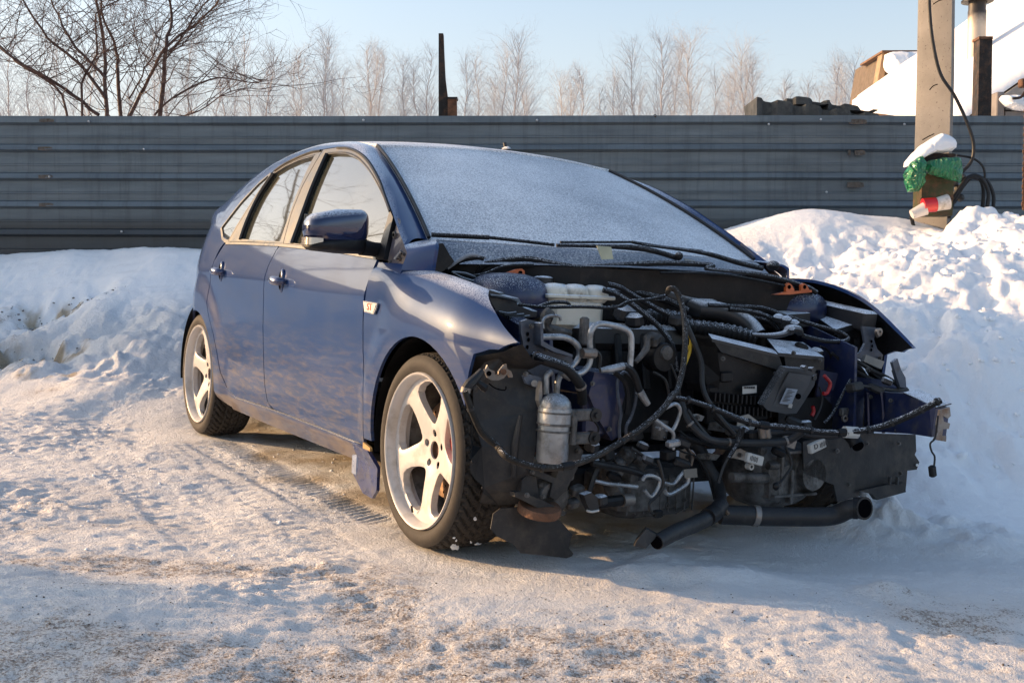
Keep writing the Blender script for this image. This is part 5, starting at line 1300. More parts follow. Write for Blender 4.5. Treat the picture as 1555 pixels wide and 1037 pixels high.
# inner wing rails and panels
PLT('wing_mount_panel',[(0.120,-0.718,0.848),(0.120,-0.679,0.839),(0.120,-0.677,0.834),(0.120,-0.622,0.824),(0.120,-0.609,0.806),(0.120,-0.582,0.794),(0.120,-0.547,0.783),(0.120,-0.551,0.764),(0.120,-0.589,0.757),(0.120,-0.642,0.754),(0.120,-0.678,0.773),(0.120,-0.703,0.805),(0.120,-0.716,0.831)],(-.02,.03,0),PLAF)
for a in([(0.135,-0.718,0.829),(0.135,-0.687,0.827),(0.135,-0.640,0.820),(0.135,-0.620,0.812)],[(0.140,-0.688,0.778),(0.140,-0.654,0.773),(0.140,-0.622,0.777)],[(0.140,-0.668,0.770),(0.140,-0.631,0.769),(0.140,-0.593,0.772)],[(0.140,-0.649,0.762),(0.140,-0.611,0.762),(0.140,-0.571,0.767)]):
    T('panel_rib',a,.005,PLAF,6)
def beam(name,a,b,w_,h_,mat,bev=.008,parent=None,roll=0):
    a=Vector(a);b=Vector(b);d=b-a;m=MB();m.box((0,0,0),(d.length,w_,h_),(roll,0,0),bev);q=d.to_track_quat('X','Z').to_matrix();c=(a+b)/2
    m.v=[tuple(q@Vector(v)+c) for v in m.v];return m.put(name,mat,parent or car)
beam('inner_wing_rail',(-.22,-.60,.80),(.22,-.62,.70),.06,.09,DBLU)
beam('inner_wing_rail',(-0.000,0.815,0.826),(0.330,0.789,0.789),.07,.075,PLAF)
# dark inner skins behind the left wing
PLT('left_apron',[(-.25,.70,.86),(.42,.62,.70),(.46,.60,.30),(-.25,.66,.25)],(0,.012,0),DBLU)
PLT('right_apron',[(-.25,-.60,.84),(.30,-.58,.70),(.34,-.56,.35),(-.25,-.58,.28)],(0,-.012,0),DBLU)
# headlamp panel on the right: grey-blue pressing with hole, going across to the middle
o=PLT('headlamp_panel',[(0.400,-0.758,0.761),(0.400,-0.735,0.768),(0.400,-0.688,0.759),(0.400,-0.681,0.696),(0.400,-0.636,0.677),(0.400,-0.572,0.657),(0.400,-0.558,0.628),(0.400,-0.577,0.610),(0.400,-0.632,0.607),(0.400,-0.671,0.581),(0.400,-0.720,0.610),(0.400,-0.741,0.627),(0.400,-0.748,0.701),(0.400,-0.756,0.724)],(-.012,0,0),GBLU)
MB().cyl([(0.404,-0.698,0.655)][0],[(0.380,-0.683,0.653)][0],.019,16).put('panel_hole',HOLE,o)
for q in([(0.404,-0.735,0.724),(0.404,-0.731,0.707),(0.404,-0.734,0.685),(0.404,-0.737,0.665),(0.404,-0.734,0.639)]): MB().ball(q,(.003,.0045,.0065),5,8).put('panel_slot',HOLE,o)
PLT('panel_flange',[(0.440,-0.715,0.758),(0.440,-0.706,0.761),(0.440,-0.701,0.705),(0.440,-0.662,0.687),(0.440,-0.596,0.667),(0.440,-0.595,0.659),(0.440,-0.661,0.674),(0.440,-0.709,0.693)],(-.05,0,0),GBLU,o)
PLT('lower_bracket',[(0.440,-0.766,0.603),(0.440,-0.737,0.606),(0.440,-0.703,0.597),(0.440,-0.701,0.571),(0.440,-0.715,0.567),(0.440,-0.755,0.580)],(-.01,0,0),GBLU)
MB().cyl([(0.455,-0.735,0.582)][0],[(0.420,-0.713,0.578)][0],.010,12).put('bracket_bolt',STEEL,car)
# sunlit bare bracket under the wing tip
o=PLT('tan_bumper_bracket',[(0.460,-0.909,0.623),(0.460,-0.904,0.625),(0.460,-0.899,0.636),(0.460,-0.893,0.625),(0.460,-0.874,0.618),(0.460,-0.873,0.607),(0.460,-0.861,0.610),(0.460,-0.861,0.618),(0.460,-0.845,0.637),(0.460,-0.836,0.640),(0.460,-0.833,0.625),(0.460,-0.819,0.618),(0.460,-0.813,0.605),(0.460,-0.814,0.600),(0.460,-0.824,0.600),(0.460,-0.831,0.611),(0.460,-0.843,0.598),(0.460,-0.860,0.592),(0.460,-0.883,0.592),(0.460,-0.898,0.600)],(-.006,0,0),STEEL)
MB().cyl([(0.464,-0.895,0.612)][0],[(0.450,-0.887,0.611)][0],.0075,12).put('bracket_hole',HOLE,o)
MB().cyl([(0.464,-0.847,0.617)][0],[(0.478,-0.855,0.618)][0],.009,8).put('bracket_bolt',RUST,o)
# wing lower return and dark underside
for q in range(1):
    e_=[(.24,.87),(.335,.955),(.438,1.035),(.475,1.18),(.506,1.32)];up=[(a,float(Fn(a,b)[0])+.018,float(Fn(a,b)[1])-.006) for a,b in e_]
    vs=up+[(x-.02,y+.05,z-.045) for x,y,z in up]+[(x-.03,y+.11,z-.055) for x,y,z in up];n=len(up)
    mesh('wing_under_flange',vs,[(r*n+i,r*n+i+1,(r+1)*n+i+1,(r+1)*n+i) for r in range(2) for i in range(n-1)],LINER,car)
# wheel arch liner, ahead of the right wheel
LP=[(0.360,-0.887,0.544),(0.370,-0.887,0.464),(0.380,-0.891,0.391),(0.400,-0.872,0.391),(0.420,-0.920,0.392),(0.420,-0.922,0.361),(0.420,-0.916,0.358),(0.420,-0.920,0.338),(0.420,-0.916,0.318),(0.410,-0.896,0.298),(0.400,-0.857,0.269),(0.400,-0.862,0.254),(0.380,-0.858,0.220),(0.380,-0.794,0.209),(0.400,-0.735,0.214),(0.420,-0.737,0.239),(0.460,-0.731,0.327),(0.460,-0.723,0.397),(0.440,-0.713,0.495),(0.420,-0.708,0.574),(0.400,-0.747,0.643),(0.400,-0.812,0.658),(0.380,-0.865,0.636),(0.360,-0.884,0.599)]
m=MB();N_=len(LP);c=sum((Vector(q) for q in LP),Vector())/N_
o=m.plate(LP,(-.006,.004,0)).put('wheel_arch_liner',LINER,car,False)
T('liner_fold',[(0.460,-0.780,0.489),(0.450,-0.787,0.398),(0.440,-0.782,0.305)],[.006,.012,.008],LINER,8,4,o)
for q in [(0.430,-0.918,0.352),(0.420,-0.874,0.272),(0.420,-0.761,0.245)]: MB().ball(q,(.004,.005,.005),5,8).put('liner_clip',PLA,o)
T('liner_slit',[(0.430,-0.875,0.580),(0.430,-0.852,0.566),(0.430,-0.820,0.560),(0.430,-0.817,0.571)],.002,HOLE,5,3,o)
m=MB();FL=[(0.420,-0.834,0.193),(0.420,-0.811,0.208),(0.420,-0.735,0.207),(0.420,-0.662,0.183),(0.420,-0.622,0.174),(0.420,-0.587,0.147),(0.420,-0.549,0.110),(0.420,-0.556,0.097),(0.420,-0.561,0.071),(0.420,-0.543,0.051),(0.420,-0.547,0.044),(0.420,-0.568,0.039),(0.420,-0.655,0.055),(0.420,-0.733,0.068),(0.420,-0.761,0.097),(0.420,-0.788,0.110),(0.420,-0.818,0.126),(0.420,-0.841,0.148),(0.420,-0.837,0.174)]
PLT('rubber_splash_flap',FL,(-.010,.004,0),LINER)
# right horn / wiring connector with its thick lead
T('connector_boot',[(0.470,-0.921,0.621),(0.470,-0.939,0.601),(0.470,-0.958,0.584),(0.470,-0.973,0.566)],[.010,.013,.016,.014],RUB,10)
T('connector_ring',[(0.478,-0.974,0.573),(0.478,-0.977,0.559)],.0150,STEEL,12,1)
T('lead_clip',[(0.460,-0.933,0.589),(0.460,-0.907,0.572),(0.460,-0.910,0.561)],[.008,.014,.008],PLA,6,2)
T('long_hose',[(0.500,-0.990,0.566),(0.500,-0.977,0.534),(0.500,-0.962,0.501),(0.500,-0.929,0.446),(0.500,-0.877,0.407)]+[(0.580,-0.902,0.397),(0.600,-0.874,0.380),(0.620,-0.802,0.361),(0.640,-0.731,0.367),(0.620,-0.631,0.383),(0.600,-0.530,0.416),(0.600,-0.440,0.464),(0.580,-0.352,0.516),(0.560,-0.303,0.554)]+[(0.500,-0.237,0.562),(0.460,-0.185,0.640),(0.420,-0.152,0.729),(0.380,-0.129,0.789),(0.340,-0.115,0.842),(0.320,-0.123,0.874),(0.310,-0.139,0.878),(0.300,-0.140,0.863)],.0095,HOSE,10)
# coolant tank
tk=link('expansion_tank',None,car);tp=Vector((0.000,-0.336,0.831));tk.location=tp
m=MB();m.box((0,0,-.055),(.15,.235,.13),(0,0,0),.03,None);m.box((0,0,.004),(.185,.275,.014),(0,0,0),.007);m.put('tank_body',TANK,tk)
m=MB()
for i in range(2):
    for j in range(3): m.ball(((i-.5)*.083,(j-1)*.083,.014),(.046,.044,.034),8,14,.75)
m.put('tank_dome',TANK,tk)
MB().cyl((-.045,-.075,.03),(-.045,-.075,.064),.034,20).ball((-.045,-.075,.064),(.034,.034,.007),4,20).put('tank_cap',PLAF,tk)
MB().box((.085,.03,-.10),(.03,.06,.03),(0,0,0),.005).put('tank_bracket',ALUC,tk)
MB().tube([(.06,.12,.02),(.06,.17,.03)],.012,8).tube([(.03,.12,.02),(.03,.17,.035)],.012,8).put('tank_spout',PLAF,tk)
# heater and vacuum hoses fanning right from the tank
for a,r in(([(0.080,-0.228,0.882),(0.090,-0.185,0.874),(0.100,-0.143,0.853),(0.140,-0.071,0.811),(0.180,-0.035,0.787),(0.200,0.017,0.766)],.0095),([(0.100,-0.259,0.863),(0.120,-0.205,0.845),(0.170,-0.159,0.803),(0.220,-0.112,0.752),(0.260,-0.088,0.703),(0.280,-0.076,0.650),(0.300,-0.084,0.601)],.0095),
 ([(0.020,-0.085,0.862),(0.040,-0.015,0.849),(0.060,0.047,0.836),(0.100,0.113,0.801)],.012)): T('coolant_hose',a,r,RUBF)
T('frosted_thin_pipe',[(0.160,-0.628,0.805),(0.200,-0.559,0.800),(0.220,-0.426,0.806),(0.220,-0.297,0.807),(0.220,-0.237,0.829),(0.220,-0.158,0.838),(0.220,-0.087,0.853)],.0055,RUBF)
T('frosted_thin_pipe',[(0.180,-0.568,0.799),(0.180,-0.518,0.815),(0.180,-0.460,0.817),(0.180,-0.444,0.808)],.006,RUBF)
T('thin_wire',[(0.220,-0.306,0.814),(0.220,-0.267,0.809),(0.220,-0.229,0.829),(0.220,-0.198,0.835),(0.220,-0.086,0.837)],.003,RUBF,6)
# ribbed intake hose, boost pipe
def ribbed(path,r,n,mat,name='ribbed_intake_hose'):
    P=smoothpoly(path,n);rr=[r*(1.0 if i%2 else .80) for i in range(len(P))];return MB().tube(P,rr,16,1).put(name,mat,car)
ribbed([(0.100,-0.096,0.768),(0.100,-0.005,0.777),(0.120,0.082,0.763)]+[(0.140,0.063,0.748),(0.170,0.142,0.741),(0.200,0.240,0.731),(0.240,0.313,0.711)],.031,9,RUBF)
T('boost_pipe',[(0.020,0.060,0.854),(0.030,0.159,0.830),(0.050,0.262,0.816)]+[(0.080,0.160,0.812),(0.100,0.250,0.805),(0.120,0.325,0.783),(0.150,0.364,0.754),(0.180,0.376,0.722)],.034,PLAF,14)
# middle: plug leads, throttle body, brackets
m=MB();c=Vector([(0.300,-0.159,0.651)][0])
m.lathe([(0,.03),(.045,.03),(.05,.02),(.05,-.03),(.04,-.05),(0,-.05)],c,'x',24).put('throttle_body',PLA,car)
m=MB();m.lathe([(0,.040),(.022,.038),(.028,.025),(.030,.0)],(c.x,c.y+.005,c.z+.015),'x',20);m.put('throttle_flap',ALUC,car)
T('throttle_bracket',[(0.320,-0.271,0.634),(0.320,-0.231,0.677),(0.320,-0.226,0.715),(0.320,-0.199,0.718)],[.008,.012,.01,.006],ALUC,8,3)
MB().box([(0.300,-0.191,0.708)][0],(.05,.05,.04),(20,10,30),.008).put('sensor',ALUC,car)
MB().box([(0.160,-0.165,0.764)][0],(.06,.05,.05),(10,0,20),.015).put('sensor',PLAF,car)
MB().box([(0.120,-0.177,0.787)][0],(.05,.09,.05),(0,15,20),.012).put('sensor',PLAF,car)
T('dipstick_handle',[(0.360,-0.098,0.630),(0.360,-0.082,0.669),(0.360,-0.079,0.695),(0.360,-0.080,0.718),(0.360,-0.091,0.727),(0.360,-0.100,0.723),(0.360,-0.105,0.707)],.0052,YEL,8)
T('dipstick_handle_web',[(0.362,-0.102,0.657),(0.362,-0.090,0.695)],.004,YEL,6)
MB().tube([(0.240,-0.555,0.790),(0.240,-0.568,0.771),(0.240,-0.570,0.741),(0.240,-0.548,0.729),(0.240,-0.515,0.724),(0.240,-0.478,0.718)],[.018,.022,.016,.018,.016,.014],10).put('bypass_valve',ALUC,car)
T('hose_clip_ring',[(0.280,-0.605,0.736),(0.280,-0.608,0.754),(0.280,-0.600,0.769),(0.280,-0.579,0.776),(0.280,-0.547,0.774),(0.280,-0.541,0.761)],.005,ALU,6)
MB().box([(0.300,-0.464,0.731)][0],(.03,.025,.09),(0,0,0),.01).put('relay',ALUC,car)
# aluminium air-conditioning pipes
for a in([(0.400,-0.684,0.716),(0.400,-0.617,0.717),(0.400,-0.583,0.710),(0.400,-0.554,0.692),(0.400,-0.544,0.666),(0.400,-0.557,0.639),(0.400,-0.591,0.610),(0.400,-0.612,0.596),(0.400,-0.619,0.575),(0.400,-0.620,0.545)],[(0.440,-0.683,0.548),(0.440,-0.685,0.580),(0.440,-0.684,0.603),(0.440,-0.668,0.614)],
 [(0.420,-0.589,0.603),(0.420,-0.548,0.609),(0.420,-0.523,0.630),(0.420,-0.517,0.659),(0.420,-0.522,0.711),(0.420,-0.517,0.741),(0.420,-0.494,0.759),(0.420,-0.451,0.758),(0.420,-0.400,0.748),(0.420,-0.371,0.731),(0.420,-0.364,0.696),(0.420,-0.365,0.630)]): T('aircon_pipe',a,.0098,ALU,12)
MB().tube([(0.430,-0.555,0.670),(0.430,-0.508,0.670)],.016,10,1).put('pipe_clamp',STEEL,car)
T('pipe_union',[(0.450,-0.637,0.621),(0.450,-0.602,0.603)],.018,ALU,10,1)
T('black_bent_hose',[(0.420,-0.718,0.660),(0.460,-0.712,0.652),(0.480,-0.685,0.643),(0.490,-0.650,0.630),(0.490,-0.618,0.604),(0.480,-0.586,0.572),(0.460,-0.566,0.523)],.0155,RUBF,12)
T('valve_pipe',[(0.420,-0.478,0.617),(0.420,-0.442,0.621),(0.420,-0.421,0.625),(0.420,-0.392,0.630)],[.008,.012,.012,.013],ALU,10,2)
T('valve_hose',[(0.420,-0.396,0.630),(0.420,-0.370,0.624),(0.420,-0.346,0.600),(0.420,-0.329,0.564),(0.420,-0.320,0.549)],.0125,RUBF)
T('valve_crimp',[(0.420,-0.324,0.552),(0.420,-0.288,0.509)],[.014,.010],ALU,10,1)
# receiver drier
rc=link('receiver_drier',None,car);a=Vector([(0.500,-0.691,0.354)][0]);b=Vector([(0.500,-0.687,0.514)][0]);rc.location=b
d=(a-b);m=MB();rr_=.0495;L=d.length
m.tube([Vector(),d*.05,d*.30,d*.32,d*.92,d*1.0],[rr_,rr_*1.02,rr_*1.02,rr_*.96,rr_*.96,rr_*.90],24,1);m.put('drier_can',ALU,rc)
MB().ball((0,0,.004),(rr_*.96,rr_*.96,.040),8,24).put('drier_top',ALU,rc)
for t_ in(.06,.27,.40): MB().tube([d*t_,d*(t_+.035)],rr_*1.06,24,1).put('drier_band',ALUC,rc)
for za in(.10,.53):
    p_=d*za;MB().box(p_+Vector((.02,.07,-.004)),(.018,.10,.035),(0,0,0),.006).put('drier_arm',ALUC,rc)
    MB().lathe([(0,.02),(.008,.02),(.009,.012),(.020,.012),(.021,-.012),(0,-.012)],p_+Vector((.022,.125,-.004)),'x',18).put('rubber_mount',RUB,rc)
m=MB().tube([d*.12+Vector((.035,.045,0)),d*.65+Vector((.035,.045,0))],.011,8,1).put('drier_strap',ALUC,rc)
T('thin_frosted_wire',[(0.440,-0.524,0.476),(0.440,-0.501,0.460),(0.440,-0.487,0.439),(0.440,-0.492,0.418),(0.440,-0.485,0.406)],.003,RUBF,5)
PLT('drier_bracket',[(0.485,-0.736,0.534),(0.485,-0.736,0.565),(0.485,-0.728,0.590),(0.485,-0.724,0.551),(0.485,-0.726,0.512)],(-.02,0,0),STEEL)
# right chassis rail end with its rubber-edged opening
PLT('chassis_rail_right',[(0.360,-0.457,0.606),(0.360,-0.399,0.600),(0.360,-0.358,0.606),(0.360,-0.335,0.533),(0.360,-0.353,0.466),(0.360,-0.356,0.399),(0.360,-0.378,0.387),(0.360,-0.426,0.449),(0.360,-0.475,0.535)],(-.25,-.0,0),DBLU)
T('opening_edge_seal',[(0.385,-0.376,0.597),(0.385,-0.358,0.609),(0.385,-0.329,0.593),(0.385,-0.312,0.560),(0.385,-0.311,0.511),(0.385,-0.326,0.463),(0.385,-0.343,0.433),(0.385,-0.341,0.399),(0.385,-0.363,0.390),(0.385,-0.369,0.439),(0.385,-0.365,0.482),(0.385,-0.379,0.524),(0.385,-0.385,0.573),(0.385,-0.376,0.597)],.0055,GBLU,6)
beam('chassis_rail_right_inner',(-.2,-.42,.44),(.34,-.43,.47),.09,.14,DBLU)
# engine, gearbox, ancillaries
eng=link('engine',None,car)
m=MB();m.box((-.02,-.10,.50),(.30,.52,.34),(0,-6,0),.03);m.put('cylinder_block',PLA,eng)
m=MB();m.box((.02,-.10,.70),(.22,.50,.09),(0,-4,0),.02);m.put('cam_cover',PLAF,eng)
for i in range(5): MB().box((.14,-.32+.11*i,.62),(.03,.03,.20),(0,-12,0),.01).put('intake_runner',PLA,eng)
m=MB();m.box((.22,-.16,.20),(.24,.32,.16),(0,0,4),.03);m.put('oil_pan',ALUC,eng)
for i in range(9): MB().box((.341,-.29+.034*i,.20),(.004,.006,.125),(0,0,4),.001).put('pan_rib',ALUC,eng)
gb=link('gearbox',None,car)
g0=Vector((0.300,0.349,0.248));m=MB();m.ball(g0,(.13,.165,.125),10,20,.75).put('gearbox_casing',ALUC,gb)
MB().box(g0+Vector((.09,-.05,-.01)),(.10,.13,.15),(8,0,10),.03).put('gearbox_end',ALUC,gb)
MB().lathe([(0,.10),(.055,.10),(.06,.07),(.085,.05),(.088,-.02),(.07,-.03)],g0+Vector((.06,.07,.01)),'x',24).put('clutch_housing',ALUC,gb)
MB().lathe([(0,.045),(.03,.045),(.034,.02),(.05,.01)],g0+Vector((.10,.08,-.02)),'x',20).put('bearing_cap',ALUC,gb)
for i in range(10):
    an=i*.63;MB().cyl(g0+Vector((.09,.07+.078*math.cos(an),.01+.078*math.sin(an))),g0+Vector((.125,.07+.078*math.cos(an),.01+.078*math.sin(an))),.0065,6).put('casing_bolt',STEEL,gb)
for yy,zz,w_,h_ in((-.07,.03,.012,.11),(-.02,-.03,.012,.12),(.03,.09,.15,.012),(0,-.06,.20,.010)): MB().box(g0+Vector((.135,yy,zz)),(.03,w_,h_),(0,0,0),.004).put('casing_rib',ALUC,gb)
MB().cyl([(0.470,0.032,0.270)][0],[(0.470,0.188,0.260)][0],.017,14).put('gear_linkage_tube',ALUC,gb)
MB().cyl([(0.470,0.189,0.301)][0],[(0.470,0.235,0.299)][0],.013,14).put('gear_linkage_tube',ALUC,gb)
MB().lathe([(.005,.012),(.011,.012),(.011,-.01)],[(0.500,0.080,0.309)][0],'x',14).put('plug_ring',LABEL,gb)
# crank pulley, compressor and brackets low on the right
cp=link('compressor',None,car);c=Vector([(0.420,-0.642,0.254)][0])
MB().lathe([(0,.0),(.058,.0),(.064,.01),(.064,.11),(.05,.13),(0,.13)],c-Vector((.10,0,.02)),'x',28).put('compressor_body',ALUC,cp)
MB().lathe([(0,.012),(.062,.012),(.066,.004),(.066,-.012),(0,-.012)],[(0.460,-0.700,0.209)][0],'z',28,Matrix.Rotation(R(14),3,'Y')).put('pulley_disc',RUST,cp)
PLT('compressor_bracket',[(0.480,-0.800,0.266),(0.480,-0.780,0.267),(0.480,-0.703,0.238),(0.480,-0.654,0.215),(0.480,-0.616,0.197),(0.480,-0.622,0.186),(0.480,-0.652,0.188),(0.480,-0.701,0.207),(0.480,-0.779,0.246),(0.480,-0.798,0.253)],(-.03,0,0),LINER,cp)
PLT('compressor_bracket',[(0.460,-0.748,0.327),(0.460,-0.719,0.326),(0.460,-0.646,0.297),(0.460,-0.615,0.393),(0.460,-0.579,0.402),(0.460,-0.553,0.376),(0.460,-0.568,0.330),(0.460,-0.607,0.259),(0.460,-0.642,0.231),(0.460,-0.666,0.242),(0.460,-0.657,0.283),(0.460,-0.742,0.316)],(-.03,0,0),LINER,cp)
PLT('compressor_bracket',[(0.450,-0.758,0.296),(0.450,-0.741,0.310),(0.450,-0.711,0.304),(0.450,-0.696,0.242),(0.450,-0.672,0.235),(0.450,-0.667,0.261),(0.450,-0.637,0.259),(0.450,-0.647,0.219),(0.450,-0.682,0.210),(0.450,-0.761,0.251)],(-.03,0,0),LINER,cp)
for q,s in(([(0.420,-0.583,0.293)][0],.03),([(0.420,-0.543,0.249)][0],.03),([(0.420,-0.559,0.208)][0],.03),([(0.420,-0.667,0.271)][0],.035)): MB().box(q,(s,s*1.6,s),(10,20,15),.006).put('bracket_lug',ALUC,cp)
PLT('lower_connector',[(0.500,-0.569,0.249),(0.500,-0.542,0.256),(0.500,-0.522,0.242),(0.500,-0.510,0.200),(0.500,-0.541,0.196),(0.500,-0.558,0.223)],(-.03,0,0),PLAF)
T('lower_strap',[(0.500,-0.557,0.202),(0.500,-0.538,0.197),(0.500,-0.513,0.200)],.004,LABEL,6,2)
# steering rack gaiter, rods, silver hooks
T('track_rod',[(0.400,-0.461,0.269),(0.420,-0.427,0.262),(0.440,-0.326,0.251)],.0065,ALU,8,1)
T('rod_boot',[(0.420,-0.458,0.204),(0.420,-0.368,0.208),(0.420,-0.329,0.209)],.018,PLA,10,2);T('boot_clamp',[(0.425,-0.372,0.208),(0.425,-0.333,0.208)],.020,STEEL,12,1)
for a in([(0.460,-0.323,0.274),(0.460,-0.314,0.287),(0.460,-0.284,0.287),(0.460,-0.256,0.273),(0.460,-0.261,0.247),(0.460,-0.286,0.221),(0.460,-0.314,0.244)],[(0.480,-0.254,0.266),(0.480,-0.217,0.261),(0.480,-0.191,0.285),(0.480,-0.175,0.300)],[(0.480,-0.251,0.247),(0.480,-0.242,0.233),(0.480,-0.221,0.231),(0.480,-0.168,0.254),(0.480,-0.156,0.272),(0.480,-0.163,0.297)],
 [(0.460,-0.261,0.496),(0.460,-0.213,0.514),(0.460,-0.193,0.503),(0.460,-0.189,0.482),(0.460,-0.204,0.445),(0.460,-0.215,0.430)],[(0.480,-0.305,0.471),(0.480,-0.270,0.450),(0.480,-0.230,0.427),(0.480,-0.227,0.400),(0.480,-0.231,0.382)]): T('silver_pipe',a,.0065,ALU,10)
MB().box([(0.500,-0.242,0.395)][0],(.03,.045,.022),(8,0,0),.006).put('pipe_flange',ALU,car)
MB().cyl([(0.400,-0.218,0.454)][0],[(0.400,-0.221,0.393)][0],.026,14).put('solenoid',ALUC,car)
for q in([(0.440,-0.238,0.432),(0.440,-0.265,0.436),(0.440,-0.206,0.372)]): MB().cyl(q,(q[0]+.02,q[1],q[2]),.006,6).put('bolt_head',ALU,car)
for i,q in enumerate([(0.340,-0.336,0.300),(0.340,-0.281,0.276),(0.340,-0.369,0.285),(0.340,-0.249,0.308),(0.340,-0.305,0.332),(0.340,-0.345,0.224)]): MB().box(q,(.05,.035+.01*(i%3),.06),(10*i,15,25*i),.01).put('engine_lug',ALUC,eng)
# air filter box
fb=link('air_filter_box',None,car);FBX=simple('filter_box_plastic',(.015,.015,.016),.5,var=.2,bump=.1,dirt=(.035,.033,.03),dirtamt=.2,spec=.3)
m=MB();c0=[(0.400,-0.005,0.680),(0.400,0.292,0.617),(0.380,0.305,0.522),(0.380,0.039,0.532)];m.plate([c0[0],c0[1],c0[2],c0[3]],(-.17,.0,-.0)).put('filter_box_body',FBX,fb,False)
lid=[(0.360,-0.008,0.733),(0.400,-0.020,0.721),(0.430,-0.011,0.681),(0.430,0.263,0.618),(0.430,0.275,0.629),(0.400,0.279,0.673)]
FBX_=1
PLT('filter_box_lid',[(0.425,-0.044,0.720),(0.425,-0.019,0.694),(0.425,-0.000,0.677),(0.425,0.277,0.614),(0.425,0.279,0.622),(0.425,0.251,0.672)],(-.16,0,0),FBX,fb)
tp_=[[(0.300,0.044,0.732)][0],[(0.427,-0.046,0.722)][0],[(0.427,0.245,0.673)][0],[(0.300,0.350,0.681)][0]]
PLT('filter_lid_top',tp_,(0,0,-.01),PLAF,fb)
PLT('filter_side',[(0.380,-0.028,0.729),(0.420,-0.015,0.688),(0.400,0.023,0.591),(0.380,0.031,0.532),(0.360,0.000,0.562),(0.340,-0.005,0.637)],(-.12,0,0),FBX,fb)
PLT('filter_side_cover',[(0.380,0.320,0.668),(0.380,0.512,0.659),(0.380,0.516,0.615),(0.380,0.460,0.615),(0.380,0.332,0.625)],(-.14,0,0),FBX,fb)
PLT('filter_side_cover_top',[[(0.240,0.367,0.715)][0],[(0.385,0.288,0.675)][0],[(0.385,0.507,0.662)][0],[(0.240,0.545,0.704)][0]],(0,0,-.012),PLAF,fb)
for i in range(13):
    for j in range(2):
        q=[(0.400,-0.006,0.528),(0.400,0.009,0.490)][j];MB().box((q[0],q[1]+i*.0195,q[2]-.0015*i),(.03,.007,.030),(0,0,0),.001).put('vent_rib',PLA,fb)
MB().box([(0.370,0.125,0.501)][0],(.03,.27,.13),(2,0,0),.01).put('lower_housing',PLA,fb)
MB().box([(0.400,0.046,0.594)][0],(.02,.05,.035),(2,0,0),.006).put('housing_pad',PLA,fb)
lb=MB().box([(0.412,0.142,0.552)][0],(.002,.062,.026),(3.5,0,0)).put('white_label',LABEL,fb,False)
q=Vector([(0.414,0.139,0.557)][0])
for i in range(16): MB().box(q+Vector((0,-.024+i*.0032,.002)),(.001,.0009+.0012*((i*7)%3)/2,.008)).put('barcode_bar',INK,lb,False)
# control unit
cu=link('control_unit',None,car)
E4=[(0.500,0.217,0.634),(0.500,0.304,0.629),(0.500,0.360,0.614),(0.490,0.361,0.573),(0.470,0.342,0.519),(0.460,0.316,0.474),(0.460,0.268,0.473),(0.460,0.185,0.486),(0.460,0.163,0.504),(0.470,0.191,0.559)]
PLT('unit_case',E4,(-.030,0,.004),simple('unit_grey_plastic',(.045,.048,.052),.4,var=.1,frost=.3),cu)
E5=[(0.503,0.231,0.617),(0.503,0.333,0.606),(0.493,0.333,0.574),(0.463,0.299,0.489),(0.463,0.203,0.502),(0.473,0.215,0.547)]
PLT('unit_cover_plate',E5,(-.004,0,.001),simple('unit_cover',(.060,.063,.068),.45,var=.1),cu)
PLT('unit_label',[(0.497,0.230,0.565),(0.497,0.279,0.560),(0.474,0.276,0.504),(0.474,0.224,0.511)],(-.0025,0,0),simple('faded_label',(.26,.31,.38),.6,var=.2),cu)
PLT('unit_small_label',[(0.478,0.263,0.510),(0.478,0.279,0.508),(0.472,0.281,0.494),(0.472,0.265,0.496)],(-.0025,0,0),LABEL,cu)
for i in range(9):
    t0=i/9;A1=Vector([(0.499,0.236,0.559)][0]);A2=Vector([(0.479,0.229,0.516)][0]);w1=Vector([(0.499,0.267,0.557)][0])-A1
    p_=A1.lerp(A2,t0);PLT('label_print',[p_,p_+w1*(.5+.5*((i*5)%3)/2),p_+w1*(.5+.5*((i*5)%3)/2)+(A2-A1)*.045,p_+(A2-A1)*.045],(-.001,0,0),INK,cu)
MB().cyl([(0.492,0.288,0.536)][0],[(0.482,0.298,0.535)][0],.0095,16).put('unit_dot',HOLE,cu)
for q in [(0.500,0.344,0.626),(0.500,0.352,0.600),(0.500,0.308,0.631)]: MB().cyl(q,(q[0]-.02,q[1],q[2]),.010,10).put('unit_mount',PLAF,cu)
for q,a in(([(0.470,0.425,0.604),(0.470,0.444,0.590),(0.470,0.457,0.574),(0.470,0.444,0.544),(0.470,0.426,0.543)],.0065),([(0.450,0.400,0.496),(0.450,0.406,0.479),(0.450,0.398,0.463)],.0065)): T('red_clip',q,a,REDP,8,3)
# battery tray and fuse box
bt_=link('battery_box',None,car)
b1=[[(-0.050,0.529,0.831)][0],[(0.160,0.491,0.798)][0],[(0.160,0.652,0.810)][0],[(-0.050,0.626,0.848)][0]]
PLT('fuse_box_lid',b1,(0,0,-.05),PLAF,bt_)
PLT('battery_lid',[[(0.000,0.782,0.822)][0],[(0.270,0.672,0.755)][0],[(0.270,0.796,0.783)][0],[(0.000,0.874,0.838)][0]],(0,0,-.02),PLAF,bt_)
PLT('battery_case',[(0.265,0.670,0.753),(0.265,0.802,0.780),(0.262,0.819,0.684),(0.260,0.763,0.654),(0.260,0.682,0.668)],(-.22,0,0),PLA,bt_)
PLT('battery_case_side',[[(0.080,0.740,0.795)][0],[(0.262,0.678,0.752)][0],[(0.260,0.682,0.668)][0],[(0.080,0.754,0.691)][0]],(0,.01,0),PLA,bt_)
for q in [(0.272,0.781,0.706),(0.272,0.722,0.691),(0.272,0.690,0.719)]: MB().box(q,(.01,.02,.035),(0,0,0),.003).put('case_latch',PLA,bt_)
